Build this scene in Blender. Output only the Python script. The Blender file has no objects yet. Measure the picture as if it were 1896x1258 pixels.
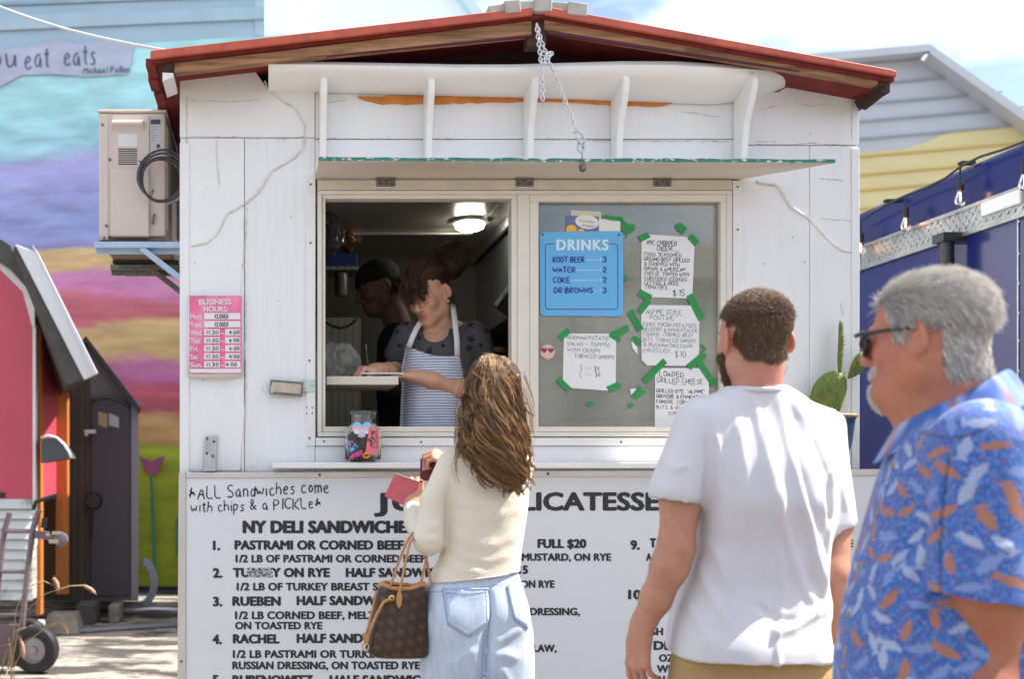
import bpy, math, random
import numpy as np
from mathutils import Vector, Matrix

S = bpy.context.scene
C = S.collection
rnd = random.Random(7)
R = math.radians

# ---------------------------------------------------------------- camera, world, sun, exposure
FPX, CX, CY, CAMY, CAMZ = 2000.0, 500.0, 865.0, -4.0, 1.30   # focal length and principal point measured on the 1896 px photograph
cam = bpy.data.cameras.new('camera')
cam_o = bpy.data.objects.new('camera', cam); C.objects.link(cam_o)
cam_o.location = (0, CAMY, CAMZ); cam_o.rotation_euler = (R(90), 0, 0)
cam.sensor_width = 36; cam.lens = 36 * FPX / 1896
cam.shift_x = (948 - CX) / 1896; cam.shift_y = (CY - 629) / 1896
cam.clip_end = 600
cam.dof.use_dof = True; cam.dof.focus_distance = 3.75; cam.dof.aperture_fstop = 3.0
S.camera = cam_o

SUN = Vector((0.58, 0.0, 0.81)).normalized()
w = bpy.data.worlds.new('World'); S.world = w; w.use_nodes = True
nt = w.node_tree; bg = nt.nodes['Background']
sky = nt.nodes.new('ShaderNodeTexSky'); sky.sky_type = 'NISHITA'; sky.sun_disc = False
sky.sun_elevation = math.asin(SUN.z); sky.sun_rotation = math.atan2(SUN.x, SUN.y)
sky.air_density = 1.0; sky.dust_density = 1.6; sky.ozone_density = 1.0
tc = nt.nodes.new('ShaderNodeTexCoord'); mp = nt.nodes.new('ShaderNodeMapping'); mp.inputs['Scale'].default_value = (2.2, 2.2, 5.0)
mp.inputs['Location'].default_value = (0.35, 0.1, 0.2)
cn = nt.nodes.new('ShaderNodeTexNoise'); cn.inputs['Scale'].default_value = 1.6; cn.inputs['Detail'].default_value = 7; cn.inputs['Roughness'].default_value = .55
cr = nt.nodes.new('ShaderNodeMapRange'); cr.inputs[1].default_value = .42; cr.inputs[2].default_value = .66
cm = nt.nodes.new('ShaderNodeMix'); cm.data_type = 'RGBA'
nt.links.new(tc.outputs['Generated'], mp.inputs[0]); nt.links.new(mp.outputs[0], cn.inputs[0]); nt.links.new(cn.outputs[0], cr.inputs[0])
nt.links.new(cr.outputs[0], cm.inputs[0]); nt.links.new(sky.outputs[0], cm.inputs[6]); cm.inputs[7].default_value = (8.5, 8.8, 9.2, 1)
nt.links.new(cm.outputs[2], bg.inputs[0]); bg.inputs[1].default_value = 0.11
sl = bpy.data.lights.new('sun', 'SUN'); sl.energy = 5.0; sl.angle = R(0.5); sl.color = (1, .95, .87)
so = bpy.data.objects.new('sun', sl); C.objects.link(so); so.rotation_euler = SUN.to_track_quat('Z', 'Y').to_euler()
S.view_settings.view_transform = 'Standard'; S.view_settings.look = 'None'; S.view_settings.gamma = 1
S.view_settings.use_curve_mapping = False; S.view_settings.exposure = 1.14
S.cycles.use_denoising = True; S.cycles.max_bounces = 8; S.cycles.transparent_max_bounces = 12
S.cycles.sample_clamp_indirect = 6; S.cycles.caustics_reflective = False; S.cycles.caustics_refractive = False

# ---------------------------------------------------------------- measuring: photograph pixel + distance -> metres
def P(px, py, Y):
    d = Y - CAMY
    return Vector(((px - CX) * d / FPX, Y, CAMZ - (py - CY) * d / FPX))
def K(Y): return (Y - CAMY) / FPX           # metres per pixel at that distance

# ---------------------------------------------------------------- materials
def mat(name, col=(.5, .5, .5), rough=.6, metal=0, var=0.0, vs=6.0, bump=0, bs=(40, 40, 40), attr=None, dirt=None, alpha=None,
        emit=None, spec=.5, sss=0, coat=0, trans=0, ior=None, sheen=0, wave=None, detail=4):
    m = bpy.data.materials.new(name); m.use_nodes = True
    t = m.node_tree; N = t.nodes; L = t.links; b = N['Principled BSDF']
    def sv(k, v):
        if k in b.inputs: b.inputs[k].default_value = v
    c4 = (*col, 1)
    sv('Base Color', c4); sv('Roughness', rough); sv('Metallic', metal); sv('Specular IOR Level', spec)
    if coat: sv('Coat Weight', coat); sv('Coat Roughness', .08)
    if sheen: sv('Sheen Weight', sheen)
    if trans: sv('Transmission Weight', trans)
    if ior: sv('IOR', ior)
    if sss: sv('Subsurface Weight', sss); sv('Subsurface Radius', (.012, .005, .003)); sv('Subsurface Scale', .6)
    if emit: sv('Emission Color', (*emit[0], 1)); sv('Emission Strength', emit[1])
    if alpha is not None: sv('Alpha', alpha)
    co = N.new('ShaderNodeTexCoord')
    def noise(scale, det=4, rough_=.55):
        mpn = N.new('ShaderNodeMapping'); mpn.inputs['Scale'].default_value = scale if hasattr(scale, '__len__') else (scale,) * 3
        n = N.new('ShaderNodeTexNoise'); n.inputs['Scale'].default_value = 1; n.inputs['Detail'].default_value = det; n.inputs['Roughness'].default_value = rough_
        L.new(co.outputs['Object'], mpn.inputs[0]); L.new(mpn.outputs[0], n.inputs[0]); return n.outputs[0]
    out = None
    if attr:
        a = N.new('ShaderNodeAttribute'); a.attribute_name = attr; out = a.outputs['Color']
    def mix(fac, A, B, mode='MIX'):
        x = N.new('ShaderNodeMix'); x.data_type = 'RGBA'; x.blend_type = mode
        if hasattr(fac, 'links'): L.new(fac, x.inputs[0])
        else: x.inputs[0].default_value = fac
        for i, v in ((6, A), (7, B)):
            if hasattr(v, 'links'): L.new(v, x.inputs[i])
            else: x.inputs[i].default_value = (*v, 1) if len(v) == 3 else v
        return x.outputs[2]
    def mrange(v, a, b_, c, d):
        r = N.new('ShaderNodeMapRange'); L.new(v, r.inputs[0])
        for i, q in enumerate((a, b_, c, d)): r.inputs[i + 1].default_value = q
        return r.outputs[0]
    if var:
        v = mrange(noise(vs, detail), .3, .7, 1 - var, 1 + var)
        cmb = N.new('ShaderNodeCombineColor'); [L.new(v, cmb.inputs[i]) for i in range(3)]
        out = mix(1.0, out if out else c4, cmb.outputs[0], 'MULTIPLY')
    if wave:                                   # (direction, scale, colour, duty)
        wv = N.new('ShaderNodeTexWave'); wv.bands_direction = wave[0]; wv.inputs['Scale'].default_value = wave[1]
        wv.inputs['Distortion'].default_value = wave[4] if len(wave) > 4 else .0
        wv.inputs['Detail Scale'].default_value = .6
        L.new(co.outputs['Object'], wv.inputs[0])
        out = mix(mrange(wv.outputs['Fac'], wave[3] - .1, wave[3] + .1, 0, 1), out if out else c4, wave[2])
    for dd in (dirt or ()):                    # (colour, scale, lo, hi, strength)
        f = mrange(noise(dd[1], 6, .65), dd[2], dd[3], 0, dd[4] if len(dd) > 4 else 1)
        out = mix(f, out if out else c4, dd[0])
    if out: L.new(out, b.inputs['Base Color'])
    if bump:
        bp = N.new('ShaderNodeBump'); bp.inputs['Strength'].default_value = min(1, bump); bp.inputs['Distance'].default_value = .004
        L.new(noise(bs, 5), bp.inputs['Height']); L.new(bp.outputs[0], b.inputs['Normal'])
    m['_b'] = 1
    return m

# ---------------------------------------------------------------- scene graph
def tag(o, label=None, cat=None, group=None, kind=None):
    if label: o['label'] = label
    if cat: o['category'] = cat
    if group: o['group'] = group
    if kind: o['kind'] = kind
    return o
def thing(name, loc, label, cat, group=None):
    o = bpy.data.objects.new(name, None); C.objects.link(o); o.location = loc; o.empty_display_size = .05
    return tag(o, label, cat, group)
def rootloc(parent):
    v = Vector((0, 0, 0))
    while parent is not None: v += Vector(parent.location); parent = parent.parent
    return v
def link_mesh(name, V, F, m, parent=None, smooth=False, mi=None, col=None, loc=None):
    V = np.asarray(V, float).reshape(-1, 3)
    off = rootloc(parent) if parent is not None else Vector(loc or (0, 0, 0))
    me = bpy.data.meshes.new(name)
    me.from_pydata((V - np.array(off)).tolist(), [], F if isinstance(F, list) else F.tolist())
    for q in (m if isinstance(m, (list, tuple)) else [m]): me.materials.append(q)
    if mi is not None: me.polygons.foreach_set('material_index', mi)
    if smooth is not False:
        me.polygons.foreach_set('use_smooth', [True] * len(me.polygons))
    if col is not None:
        a = me.color_attributes.new('Col', 'FLOAT_COLOR', 'POINT')
        cc = np.ones((len(V), 4)); cc[:, :3] = col; a.data.foreach_set('color', cc.ravel())
    me.update()
    o = bpy.data.objects.new(name, me); C.objects.link(o)
    if parent is not None: o.parent = parent
    elif loc: o.location = loc
    return o

class MB:
    """collects shapes in world metres, links them as ONE mesh"""
    def __init__(s): s.V = []; s.F = []; s.M = []; s.col = []
    def add(s, V, F, m=0, col=None):
        n = len(s.V); s.V += [tuple(v) for v in V]; s.F += [[i + n for i in f] for f in F]; s.M += [m] * len(F)
        s.col += [col or (1, 1, 1)] * len(V); return s
    def box(s, c, d, rot=None, m=0, taper=1):
        V = []
        for z in (-.5, .5):
            k = 1 if z < 0 else taper
            for x, y in ((-.5, -.5), (.5, -.5), (.5, .5), (-.5, .5)): V.append(Vector((x * d[0] * k, y * d[1] * k, z * d[2])))
        if rot is not None: V = [rot @ v for v in V]
        return s.add([v + Vector(c) for v in V], [[3, 2, 1, 0], [4, 5, 6, 7], [0, 1, 5, 4], [1, 2, 6, 5], [2, 3, 7, 6], [3, 0, 4, 7]], m)
    def bb(s, a, b, m=0):
        a = Vector(a); b = Vector(b); return s.box((a + b) / 2, [abs(x) for x in (b - a)], m=m)
    def beam(s, a, b, wd, ht, up=(0, 0, 1), m=0):
        a = Vector(a); b = Vector(b); d = (b - a); L = d.length; d.normalize(); u = Vector(up); x = d.cross(u)
        if x.length < 1e-4: x = d.cross(Vector((1, 0, 0)))
        x.normalize(); u = x.cross(d)
        Mx = Matrix((x, d, u)).transposed()
        return s.box((a + b) / 2, (wd, L, ht), Mx, m)
    def prism(s, poly, off, m=0):
        """poly: world points of a planar outline, off: extrusion vector"""
        n = len(poly); off = Vector(off); V = [Vector(p) for p in poly] + [Vector(p) + off for p in poly]
        nrm = Vector((0, 0, 0))
        for i in range(n): nrm += V[i].cross(V[(i + 1) % n])
        F = [list(range(n)), list(range(2 * n - 1, n - 1, -1))] + [[i + n, (i + 1) % n + n, (i + 1) % n, i] for i in range(n)]
        if nrm.dot(off) > 0: F = [f[::-1] for f in F]
        return s.add(V, F, m)
    def tube(s, pts, r, n=8, m=0, cap=True, col=None, closed=False):
        pts = [Vector(p) for p in pts]; k = len(pts); V = []; F = []
        rr = r if hasattr(r, '__len__') else [r] * k
        up = None
        for i, p in enumerate(pts):
            t = (pts[(i + 1) % k] - pts[i - 1]) if closed else (pts[min(i + 1, k - 1)] - pts[max(i - 1, 0)])
            if t.length < 1e-9: t = Vector((0, 0, 1))
            t.normalize()
            if up is None: up = t.orthogonal().normalized()
            up = (up - t * up.dot(t)); up = up.normalized() if up.length > 1e-6 else t.orthogonal().normalized()
            b = t.cross(up)
            for j in range(n):
                a = 2 * math.pi * j / n; V.append(p + (up * math.cos(a) + b * math.sin(a)) * rr[i])
        for i in range(k if closed else k - 1):
            i2 = (i + 1) % k
            for j in range(n):
                j2 = (j + 1) % n; F.append([i * n + j, i * n + j2, i2 * n + j2, i2 * n + j])
        if cap and not closed: F += [list(range(n))[::-1], list(range((k - 1) * n, k * n))]
        return s.add(V, F, m, col)
    def lathe(s, prof, c, n=32, m=0, axis=None):
        c = Vector(c); V = []; F = []; k = len(prof)
        A = Matrix.Identity(3) if axis is None else Vector(axis).to_track_quat('Z', 'Y').to_matrix()
        for r, z in prof:
            for j in range(n): a = 2 * math.pi * j / n; V.append(c + A @ Vector((r * math.cos(a), r * math.sin(a), z)))
        for i in range(k - 1):
            for j in range(n): j2 = (j + 1) % n; F.append([i * n + j, i * n + j2, (i + 1) * n + j2, (i + 1) * n + j])
        return s.add(V, F, m)
    def sheet(s, grid, m=0):
        """grid: rows of world points -> quads"""
        a = len(grid); b = len(grid[0]); V = [p for r in grid for p in r]
        return s.add(V, [[i * b + j, i * b + j + 1, (i + 1) * b + j + 1, (i + 1) * b + j] for i in range(a - 1) for j in range(b - 1)], m)
    def build(s, name, m, parent=None, smooth=False, bevel=0, loc=None, seg=2, vcol=False):
        o = link_mesh(name, s.V, s.F, m, parent, smooth, s.M, np.array(s.col) if vcol else None, loc)
        if bevel:
            b = o.modifiers.new('bevel', 'BEVEL'); b.width = bevel; b.segments = seg; b.limit_method = 'ANGLE'; b.angle_limit = R(35)
        if smooth == 'auto':
            o.data.set_sharp_from_angle(angle=R(35))
        return o

# ---------------------------------------------------------------- lettering
_tc = {}
def font_text(txt, size, bold=0.0, sx=1.0, space=1.0):
    key = (txt, bold, space)
    if key not in _tc:
        cu = bpy.data.curves.new('t', 'FONT'); cu.body = txt; cu.size = 1; cu.offset = bold; cu.space_character = space; cu.resolution_u = 3
        cu.fill_mode = 'FRONT'
        o = bpy.data.objects.new('t', cu); C.objects.link(o)
        bpy.context.view_layer.update()
        me = o.evaluated_get(bpy.context.evaluated_depsgraph_get()).to_mesh()
        _tc[key] = ([tuple(v.co) for v in me.vertices], [list(p.vertices) for p in me.polygons])
        bpy.data.objects.remove(o); bpy.data.curves.remove(cu)
    V, F = _tc[key]
    return [(x * size * sx, y * size) for x, y, z in V], F
def text_fit(mb, txt, x0, x1, yb, cap, Y, m=0, bold=.012, frame=None, space=1.0):
    """lettering whose baseline runs px x0..x1 at py yb with capital height cap px, on plane Y (or frame(px,py))"""
    V, F = font_text(txt, 1.0, 0, 1, space)
    if not V: return
    ax = min(v[0] for v in V); bx = max(v[0] for v in V)
    sx = (x1 - x0) / (bx - ax) if x1 is not None else cap / .72
    sy = cap / .72
    g = frame or (lambda a, b: P(a, b, Y))
    b = bold * sy * .9; offs = [(0, 0)] if bold <= 0 else [(-b, 0), (b, 0), (0, -b * .6), (0, b * .6), (-b * .6, b * .5), (b * .6, -b * .5), (b * .6, b * .5), (-b * .6, -b * .5)]
    sx = sx * (1 - 2 * b / max(1e-6, abs((x1 or x0 + 9) - x0))) if bold > 0 else sx
    for i, (ox, oy) in enumerate(offs):         # thickened by laying shifted copies a hair apart
        mb.add([g(x0 + b + ox + (v[0] - ax) * sx, yb - v[1] * sy + oy) + Vector((0, -.00004 * i, 0)) for v in V], F, m)

# single-stroke marker alphabet on a 0..1 box (x right, y up)
GL = {
 'A': [[(0,0),(.32,1),(.64,0)],[(.14,.38),(.52,.4)]], 'B': [[(0,0),(0,1),(.4,.95),(.5,.75),(.35,.55),(0,.5),(.45,.45),(.58,.22),(.4,0),(0,0)]],
 'C': [[(.6,.85),(.4,1),(.15,.9),(0,.5),(.12,.12),(.38,0),(.62,.14)]], 'D': [[(0,0),(.02,1),(.4,.88),(.6,.5),(.42,.1),(0,0)]],
 'E': [[(.55,1),(0,1),(0,0),(.58,0)],[(0,.52),(.45,.54)]], 'F': [[(.55,1),(0,1),(0,0)],[(0,.52),(.42,.54)]],
 'G': [[(.6,.86),(.35,1),(.08,.8),(0,.4),(.2,.02),(.55,.12),(.58,.45),(.34,.45)]], 'H': [[(0,0),(0,1)],[(.55,0),(.55,1)],[(0,.52),(.55,.52)]],
 'I': [[(.1,0),(.1,1)]], 'J': [[(.5,1),(.5,.2),(.3,0),(.05,.15)]], 'K': [[(0,0),(0,1)],[(.55,1),(.03,.45),(.6,0)]], 'L': [[(0,1),(0,0),(.52,0)]],
 'M': [[(0,0),(.08,1),(.36,.35),(.64,1),(.72,0)]], 'N': [[(0,0),(.02,1),(.54,0),(.56,1)]],
 'O': [[(.32,1),(.08,.82),(0,.45),(.15,.06),(.4,0),(.6,.3),(.58,.75),(.32,1)]], 'P': [[(0,0),(0,1),(.42,.95),(.55,.72),(.38,.48),(0,.46)]],
 'Q': [[(.32,1),(0,.5),(.3,0),(.6,.45),(.32,1)],[(.36,.24),(.62,-.05)]], 'R': [[(0,0),(0,1),(.42,.95),(.52,.72),(.36,.5),(0,.48),(.58,0)]],
 'S': [[(.52,.88),(.3,1),(.06,.82),(.12,.58),(.46,.42),(.52,.16),(.26,0),(0,.12)]], 'T': [[(0,1),(.62,1)],[(.31,1),(.31,0)]],
 'U': [[(0,1),(.02,.2),(.26,0),(.5,.18),(.54,1)]], 'V': [[(0,1),(.28,0),(.56,1)]], 'W': [[(0,1),(.16,0),(.38,.7),(.6,0),(.78,1)]],
 'X': [[(0,0),(.55,1)],[(0,1),(.55,0)]], 'Y': [[(0,1),(.28,.5)],[(.56,1),(.28,.5),(.24,0)]], 'Z': [[(0,1),(.54,1),(0,0),(.56,0)]],
 '0': [[(.28,1),(.04,.7),(.04,.3),(.26,0),(.5,.3),(.5,.7),(.28,1)]], '1': [[(.1,.78),(.26,1),(.26,0)]], '2': [[(.02,.78),(.24,1),(.5,.75),(.02,0),(.54,0)]],
 '3': [[(.02,.9),(.3,1),(.48,.78),(.2,.54),(.5,.3),(.28,0),(0,.1)]], '4': [[(.4,0),(.4,1),(0,.36),(.56,.36)]], '5': [[(.5,1),(.08,1),(.04,.56),(.36,.6),(.5,.3),(.28,0),(0,.08)]],
 '6': [[(.45,1),(.1,.6),(.02,.25),(.24,0),(.48,.22),(.3,.48),(.06,.34)]], '7': [[(0,1),(.52,1),(.2,0)]], '8': [[(.26,.54),(.04,.78),(.26,1),(.48,.78),(.26,.54),(.02,.24),(.26,0),(.5,.24),(.26,.54)]],
 '9': [[(.46,.6),(.2,.52),(.06,.76),(.28,1),(.48,.8),(.4,0)]], '$': [[(.5,.82),(.28,.92),(.06,.76),(.14,.54),(.44,.42),(.48,.18),(.24,.06),(.02,.16)],[(.27,1.1),(.27,-.1)]],
 '&': [[(.6,0),(.1,.7),(.24,1),(.42,.8),(.04,.3),(.2,0),(.58,.4)]], '.': [[(.06,0),(.1,.04)]], ',': [[(.1,.06),(.04,-.14)]], ':': [[(.08,.2),(.1,.26)],[(.08,.68),(.1,.74)]],
 '-': [[(.04,.46),(.4,.48)]], '"': [[(.05,1),(.03,.8)],[(.2,1),(.18,.8)]], "'": [[(.05,1),(.03,.8)]], '?': [[(.02,.8),(.25,1),(.46,.76),(.22,.46),(.22,.26)],[(.22,.04),(.24,0)]],
 '*': [[(.3,1),(.12,.2)],[(.1,.75),(.55,.35)],[(0,.4),(.55,.62)]], '/': [[(0,0),(.4,1)]], '~': [[(0,.4),(.15,.5),(.3,.4),(.45,.5),(.6,.4)]],
 'a': [[(.42,.6),(.2,.64),(.02,.34),(.16,.02),(.4,.2),(.42,.6),(.44,.1),(.52,0)]], 'c': [[(.42,.54),(.22,.64),(.02,.34),(.18,0),(.44,.12)]],
 'd': [[(.42,.5),(.2,.62),(.02,.3),(.18,0),(.4,.16),(.44,1),(.44,0)]], 'e': [[(.04,.34),(.42,.4),(.3,.64),(.08,.54),(.02,.24),(.2,0),(.46,.12)]],
 'h': [[(0,1),(0,0)],[(0,.4),(.2,.62),(.38,.44),(.4,0)]], 'i': [[(.08,.6),(.08,0)],[(.08,.82),(.1,.86)]], 'k': [[(0,1),(0,0)],[(.38,.6),(.02,.28),(.42,0)]],
 'l': [[(.08,1),(.08,0)]], 'm': [[(0,.6),(0,0)],[(0,.42),(.16,.62),(.28,.4),(.28,0)],[(.28,.42),(.44,.62),(.56,.4),(.58,0)]], 'n': [[(0,.6),(0,0)],[(0,.42),(.2,.62),(.38,.44),(.4,0)]],
 'o': [[(.22,.64),(.02,.34),(.18,0),(.42,.28),(.22,.64)]], 'p': [[(0,.62),(0,-.35)],[(0,.5),(.24,.64),(.42,.34),(.2,.02),(0,.14)]], 'r': [[(0,.6),(0,0)],[(0,.4),(.18,.6),(.32,.58)]],
 's': [[(.36,.54),(.18,.64),(.04,.48),(.32,.24),(.28,.02),(0,.06)]], 't': [[(.16,.9),(.16,.1),(.32,.02)],[(0,.64),(.34,.66)]], 'u': [[(0,.6),(.04,.1),(.2,0),(.38,.2),(.4,.6),(.44,0)]],
 'w': [[(0,.6),(.12,0),(.28,.46),(.44,0),(.58,.6)]], 'y': [[(0,.6),(.2,.1)],[(.42,.6),(.12,-.3)]], 'f': [[(.36,.9),(.18,.98),(.12,.7),(.12,0)],[(0,.56),(.32,.58)]],
 'g': [[(.42,.6),(.2,.64),(.02,.34),(.18,.04),(.4,.22),(.42,.6),(.4,-.2),(.1,-.3)]], 'b': [[(0,1),(0,0),(.26,0),(.42,.28),(.24,.58),(0,.44)]],
}
def stroke_text(mb, txt, x0, yb, cap, wd, frame, m=0, jit=.05, sp=.2, slope=0.0, x1=None, seed=1):
    """marker handwriting: ribbons along the strokes; frame(px,py)->world"""
    q = random.Random(seed); adv = 0; strokes = []
    for ch in txt:
        g = GL.get(ch)
        if g is None: adv += .42; continue
        gw = max(max(p[0] for p in s) for s in g)
        dy = q.uniform(-jit, jit); sk = q.uniform(-jit, jit)
        for s in g: strokes.append([(adv + x + sk * y + q.uniform(-1, 1) * jit * .4, y + dy + q.uniform(-1, 1) * jit * .4) for x, y in s])
        adv += gw + sp
    sx = cap if x1 is None else (x1 - x0) / max(adv - sp, .1)
    for s in strokes:
        pts = [(x0 + x * sx, yb - y * cap - slope * (x * sx)) for x, y in s]
        if len(pts) > 2:                       # round the corners a little
            r = [pts[0]]
            for i in range(len(pts) - 1):
                a, b = pts[i], pts[i + 1]
                r += [(a[0] * .75 + b[0] * .25, a[1] * .75 + b[1] * .25), (a[0] * .25 + b[0] * .75, a[1] * .25 + b[1] * .75)]
            pts = r + [pts[-1]]
        V = []; n = len(pts)
        for i in range(n):
            a = pts[max(i - 1, 0)]; b = pts[min(i + 1, n - 1)]; dx, dy = b[0] - a[0], b[1] - a[1]; l = math.hypot(dx, dy) or 1
            ww = wd * q.uniform(.8, 1.15) / 2
            V += [frame(pts[i][0] - dy / l * ww, pts[i][1] + dx / l * ww), frame(pts[i][0] + dy / l * ww, pts[i][1] - dx / l * ww)]
        mb.add(V, [[2 * i, 2 * i + 1, 2 * i + 3, 2 * i + 2] for i in range(n - 1)], m)

# ---------------------------------------------------------------- implicit bodies: smooth unions of limbs, meshed with surface nets
def nrm(v): v = np.asarray(v, float); return v / (np.linalg.norm(v) + 1e-12)
class Body:
    def __init__(s): s.p = []
    def cone(s, a, b, ra, rb, k=.02, flat=None, sub=False):
        s.p.append(('c', np.array(a, float), np.array(b, float), ra, rb, k, flat, sub)); return s
    def chain(s, pts, k=.02, flat=None):
        for (a, ra), (b, rb) in zip(pts[:-1], pts[1:]): s.cone(a, b, ra, rb, k, flat)
        return s
    def ell(s, c, r, Rm=None, k=.02, sub=False):
        s.p.append(('e', np.array(c, float), np.array(r if hasattr(r, '__len__') else (r,) * 3, float), np.array(Rm if Rm is not None else np.eye(3)), k, sub)); return s
    def tower(s, sec, k=.02, yaw=0, n=2.3, sub=False):
        """sec rows: z, x centre, y centre, half width, half depth"""
        a = np.array(sorted(sec), float); zz = np.linspace(a[0, 0], a[-1, 0], 60)
        cols = []
        for j in range(1, 5):                   # smoothed interpolation
            v = np.interp(zz, a[:, 0], a[:, j])
            for _ in range(3): v[1:-1] = (v[:-2] + 2 * v[1:-1] + v[2:]) / 4
            cols.append(v)
        s.p.append(('t', zz, cols, k, yaw, n, sub)); return s
    def box(s, q):
        if q[0] == 'c': r = max(q[3], q[4]) * (1.0 if not q[6] else max(1, q[6][1])); return np.minimum(q[1], q[2]) - r, np.maximum(q[1], q[2]) + r, q[5]
        if q[0] == 'e': r = q[2].max(); return q[1] - r, q[1] + r, q[4]
        zz, (xc, yc, a, b) = q[1], q[2]; r = max(a.max(), b.max())
        return np.array([xc.min() - r, yc.min() - r, zz[0]]), np.array([xc.max() + r, yc.max() + r, zz[-1]]), q[3]
    def mesh(s, lo, hi, h):
        lo = np.array(lo, float); hi = np.array(hi, float); n = np.ceil((hi - lo) / h).astype(int) + 1
        ax = [lo[i] + np.arange(n[i]) * h for i in range(3)]
        F = np.full(n, .06)
        for q in s.p:
            a, b, k = s.box(q); m_ = k + 2 * h + .02
            sl = []
            for i in range(3):
                i0 = max(0, int((a[i] - m_ - lo[i]) / h)); i1 = min(n[i], int((b[i] + m_ - lo[i]) / h) + 2); sl.append((i0, i1))
            if any(i1 <= i0 for i0, i1 in sl): continue
            X = ax[0][sl[0][0]:sl[0][1], None, None]; Y = ax[1][None, sl[1][0]:sl[1][1], None]; Z = ax[2][None, None, sl[2][0]:sl[2][1]]
            if q[0] == 'c':
                A, B, ra, rb = q[1:5]; D = B - A; L2 = D @ D + 1e-12
                px, py, pz = X - A[0], Y - A[1], Z - A[2]
                if q[6]:
                    nn, sc = nrm(q[6][0]), q[6][1]; dt = (px * nn[0] + py * nn[1] + pz * nn[2]) * (1 / sc - 1)
                    px, py, pz = px + dt * nn[0], py + dt * nn[1], pz + dt * nn[2]
                t = np.clip((px * D[0] + py * D[1] + pz * D[2]) / L2, 0, 1)
                d = np.sqrt((px - t * D[0]) ** 2 + (py - t * D[1]) ** 2 + (pz - t * D[2]) ** 2) - (ra + (rb - ra) * t)
                if q[6] and q[6][1] < 1: d = d * q[6][1]
                sub = q[7]
            elif q[0] == 'e':
                c, r, Rm = q[1], q[2], q[3]; px, py, pz = X - c[0], Y - c[1], Z - c[2]
                u = [(px * Rm[0, i] + py * Rm[1, i] + pz * Rm[2, i]) for i in range(3)]
                k0 = np.sqrt(sum((u[i] / r[i]) ** 2 for i in range(3))); k1 = np.sqrt(sum((u[i] / r[i] ** 2) ** 2 for i in range(3))) + 1e-9
                d = k0 * (k0 - 1) / k1; sub = q[5]
            else:
                zz, (xc, yc, aa, bb), k, yaw, ne, sub = q[1:]
                z = Z.ravel(); f = lambda v: np.interp(z, zz, v)[None, None, :]
                px, py = X - f(xc), Y - f(yc); cs, sn = math.cos(yaw), math.sin(yaw)
                ux, uy = px * cs + py * sn, -px * sn + py * cs; A_, B_ = f(aa), f(bb)
                rho = (np.abs(ux / A_) ** ne + np.abs(uy / B_) ** ne) ** (1 / ne)
                d = (rho - 1) * np.minimum(A_, B_)
                d = np.maximum(d, np.maximum(Z - zz[-1], zz[0] - Z))
            S_ = F[sl[0][0]:sl[0][1], sl[1][0]:sl[1][1], sl[2][0]:sl[2][1]]
            if sub:
                d = -d; hh = np.maximum(k - np.abs(S_ - d), 0) / max(k, 1e-6); S_[...] = np.maximum(S_, d) + hh * hh * k / 4
            else:
                hh = np.maximum(k - np.abs(S_ - d), 0) / max(k, 1e-6); S_[...] = np.minimum(S_, d) - hh * hh * k / 4
        return nets(F, lo, h)
def nets(F, lo, h):
    I = F < 0; n = np.array(F.shape); cn = n - 1
    acc = np.zeros((*cn, 3)); cnt = np.zeros(cn)
    sl = lambda o, ax_: tuple(slice(o[i], o[i] + (cn[i])) for i in range(3))
    for ax_ in range(3):
        for o1 in (0, 1):
            for o2 in (0, 1):
                o = [0, 0, 0]; oth = [i for i in range(3) if i != ax_]; o[oth[0]] = o1; o[oth[1]] = o2
                e = list(o); e[ax_] = 1
                a = F[sl(o, 0)]; b = F[sl(e, 0)]; m_ = (a < 0) != (b < 0)
                t = np.where(m_, a / np.where(m_, a - b, 1), 0)
                for i in range(3):
                    acc[..., i] += np.where(m_, (t if i == ax_ else o[i]), 0)
                cnt += m_
    act = cnt > 0; idx = np.full(cn, -1); idx[act] = np.arange(act.sum())
    ijk = np.argwhere(act); V = lo + (ijk + acc[act] / cnt[act][:, None]) * h
    Q = []
    for ax_ in range(3):
        u, v = [(1, 2), (2, 0), (0, 1)][ax_]
        s0 = [slice(0, n[i]) for i in range(3)]; s1 = list(s0)
        s0[ax_] = slice(0, n[ax_] - 1); s1[ax_] = slice(1, n[ax_])
        ch = I[tuple(s0)] != I[tuple(s1)]; e = np.argwhere(ch)
        e = e[(e[:, u] > 0) & (e[:, v] > 0) & (e[:, u] < cn[u]) & (e[:, v] < cn[v])]
        if not len(e): continue
        def ix(du, dv): q = e.copy(); q[:, u] -= du; q[:, v] -= dv; return idx[q[:, 0], q[:, 1], q[:, 2]]
        q = np.stack([ix(1, 1), ix(0, 1), ix(0, 0), ix(1, 0)], 1)
        ins = I[e[:, 0], e[:, 1], e[:, 2]]; q[~ins] = q[~ins][:, ::-1]
        Q.append(q[(q >= 0).all(1)])
    return V, (np.concatenate(Q) if Q else np.zeros((0, 4), int))
def normals(V, Q):
    N = np.zeros_like(V); a = np.cross(V[Q[:, 2]] - V[Q[:, 0]], V[Q[:, 3]] - V[Q[:, 1]])
    for i in range(4): np.add.at(N, Q[:, i], a)
    return N / (np.linalg.norm(N, axis=1, keepdims=True) + 1e-12)
def join(*ms):
    V = []; Q = []; n = 0
    for v, q in ms: V.append(v); Q.append(q + n); n += len(v)
    return np.concatenate(V), np.concatenate(Q)
_wr = np.random.RandomState(3)
_wd = _wr.normal(size=(40, 3)); _wd /= np.linalg.norm(_wd, axis=1, keepdims=True); _wp = _wr.uniform(0, 6.28, 40)
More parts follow.
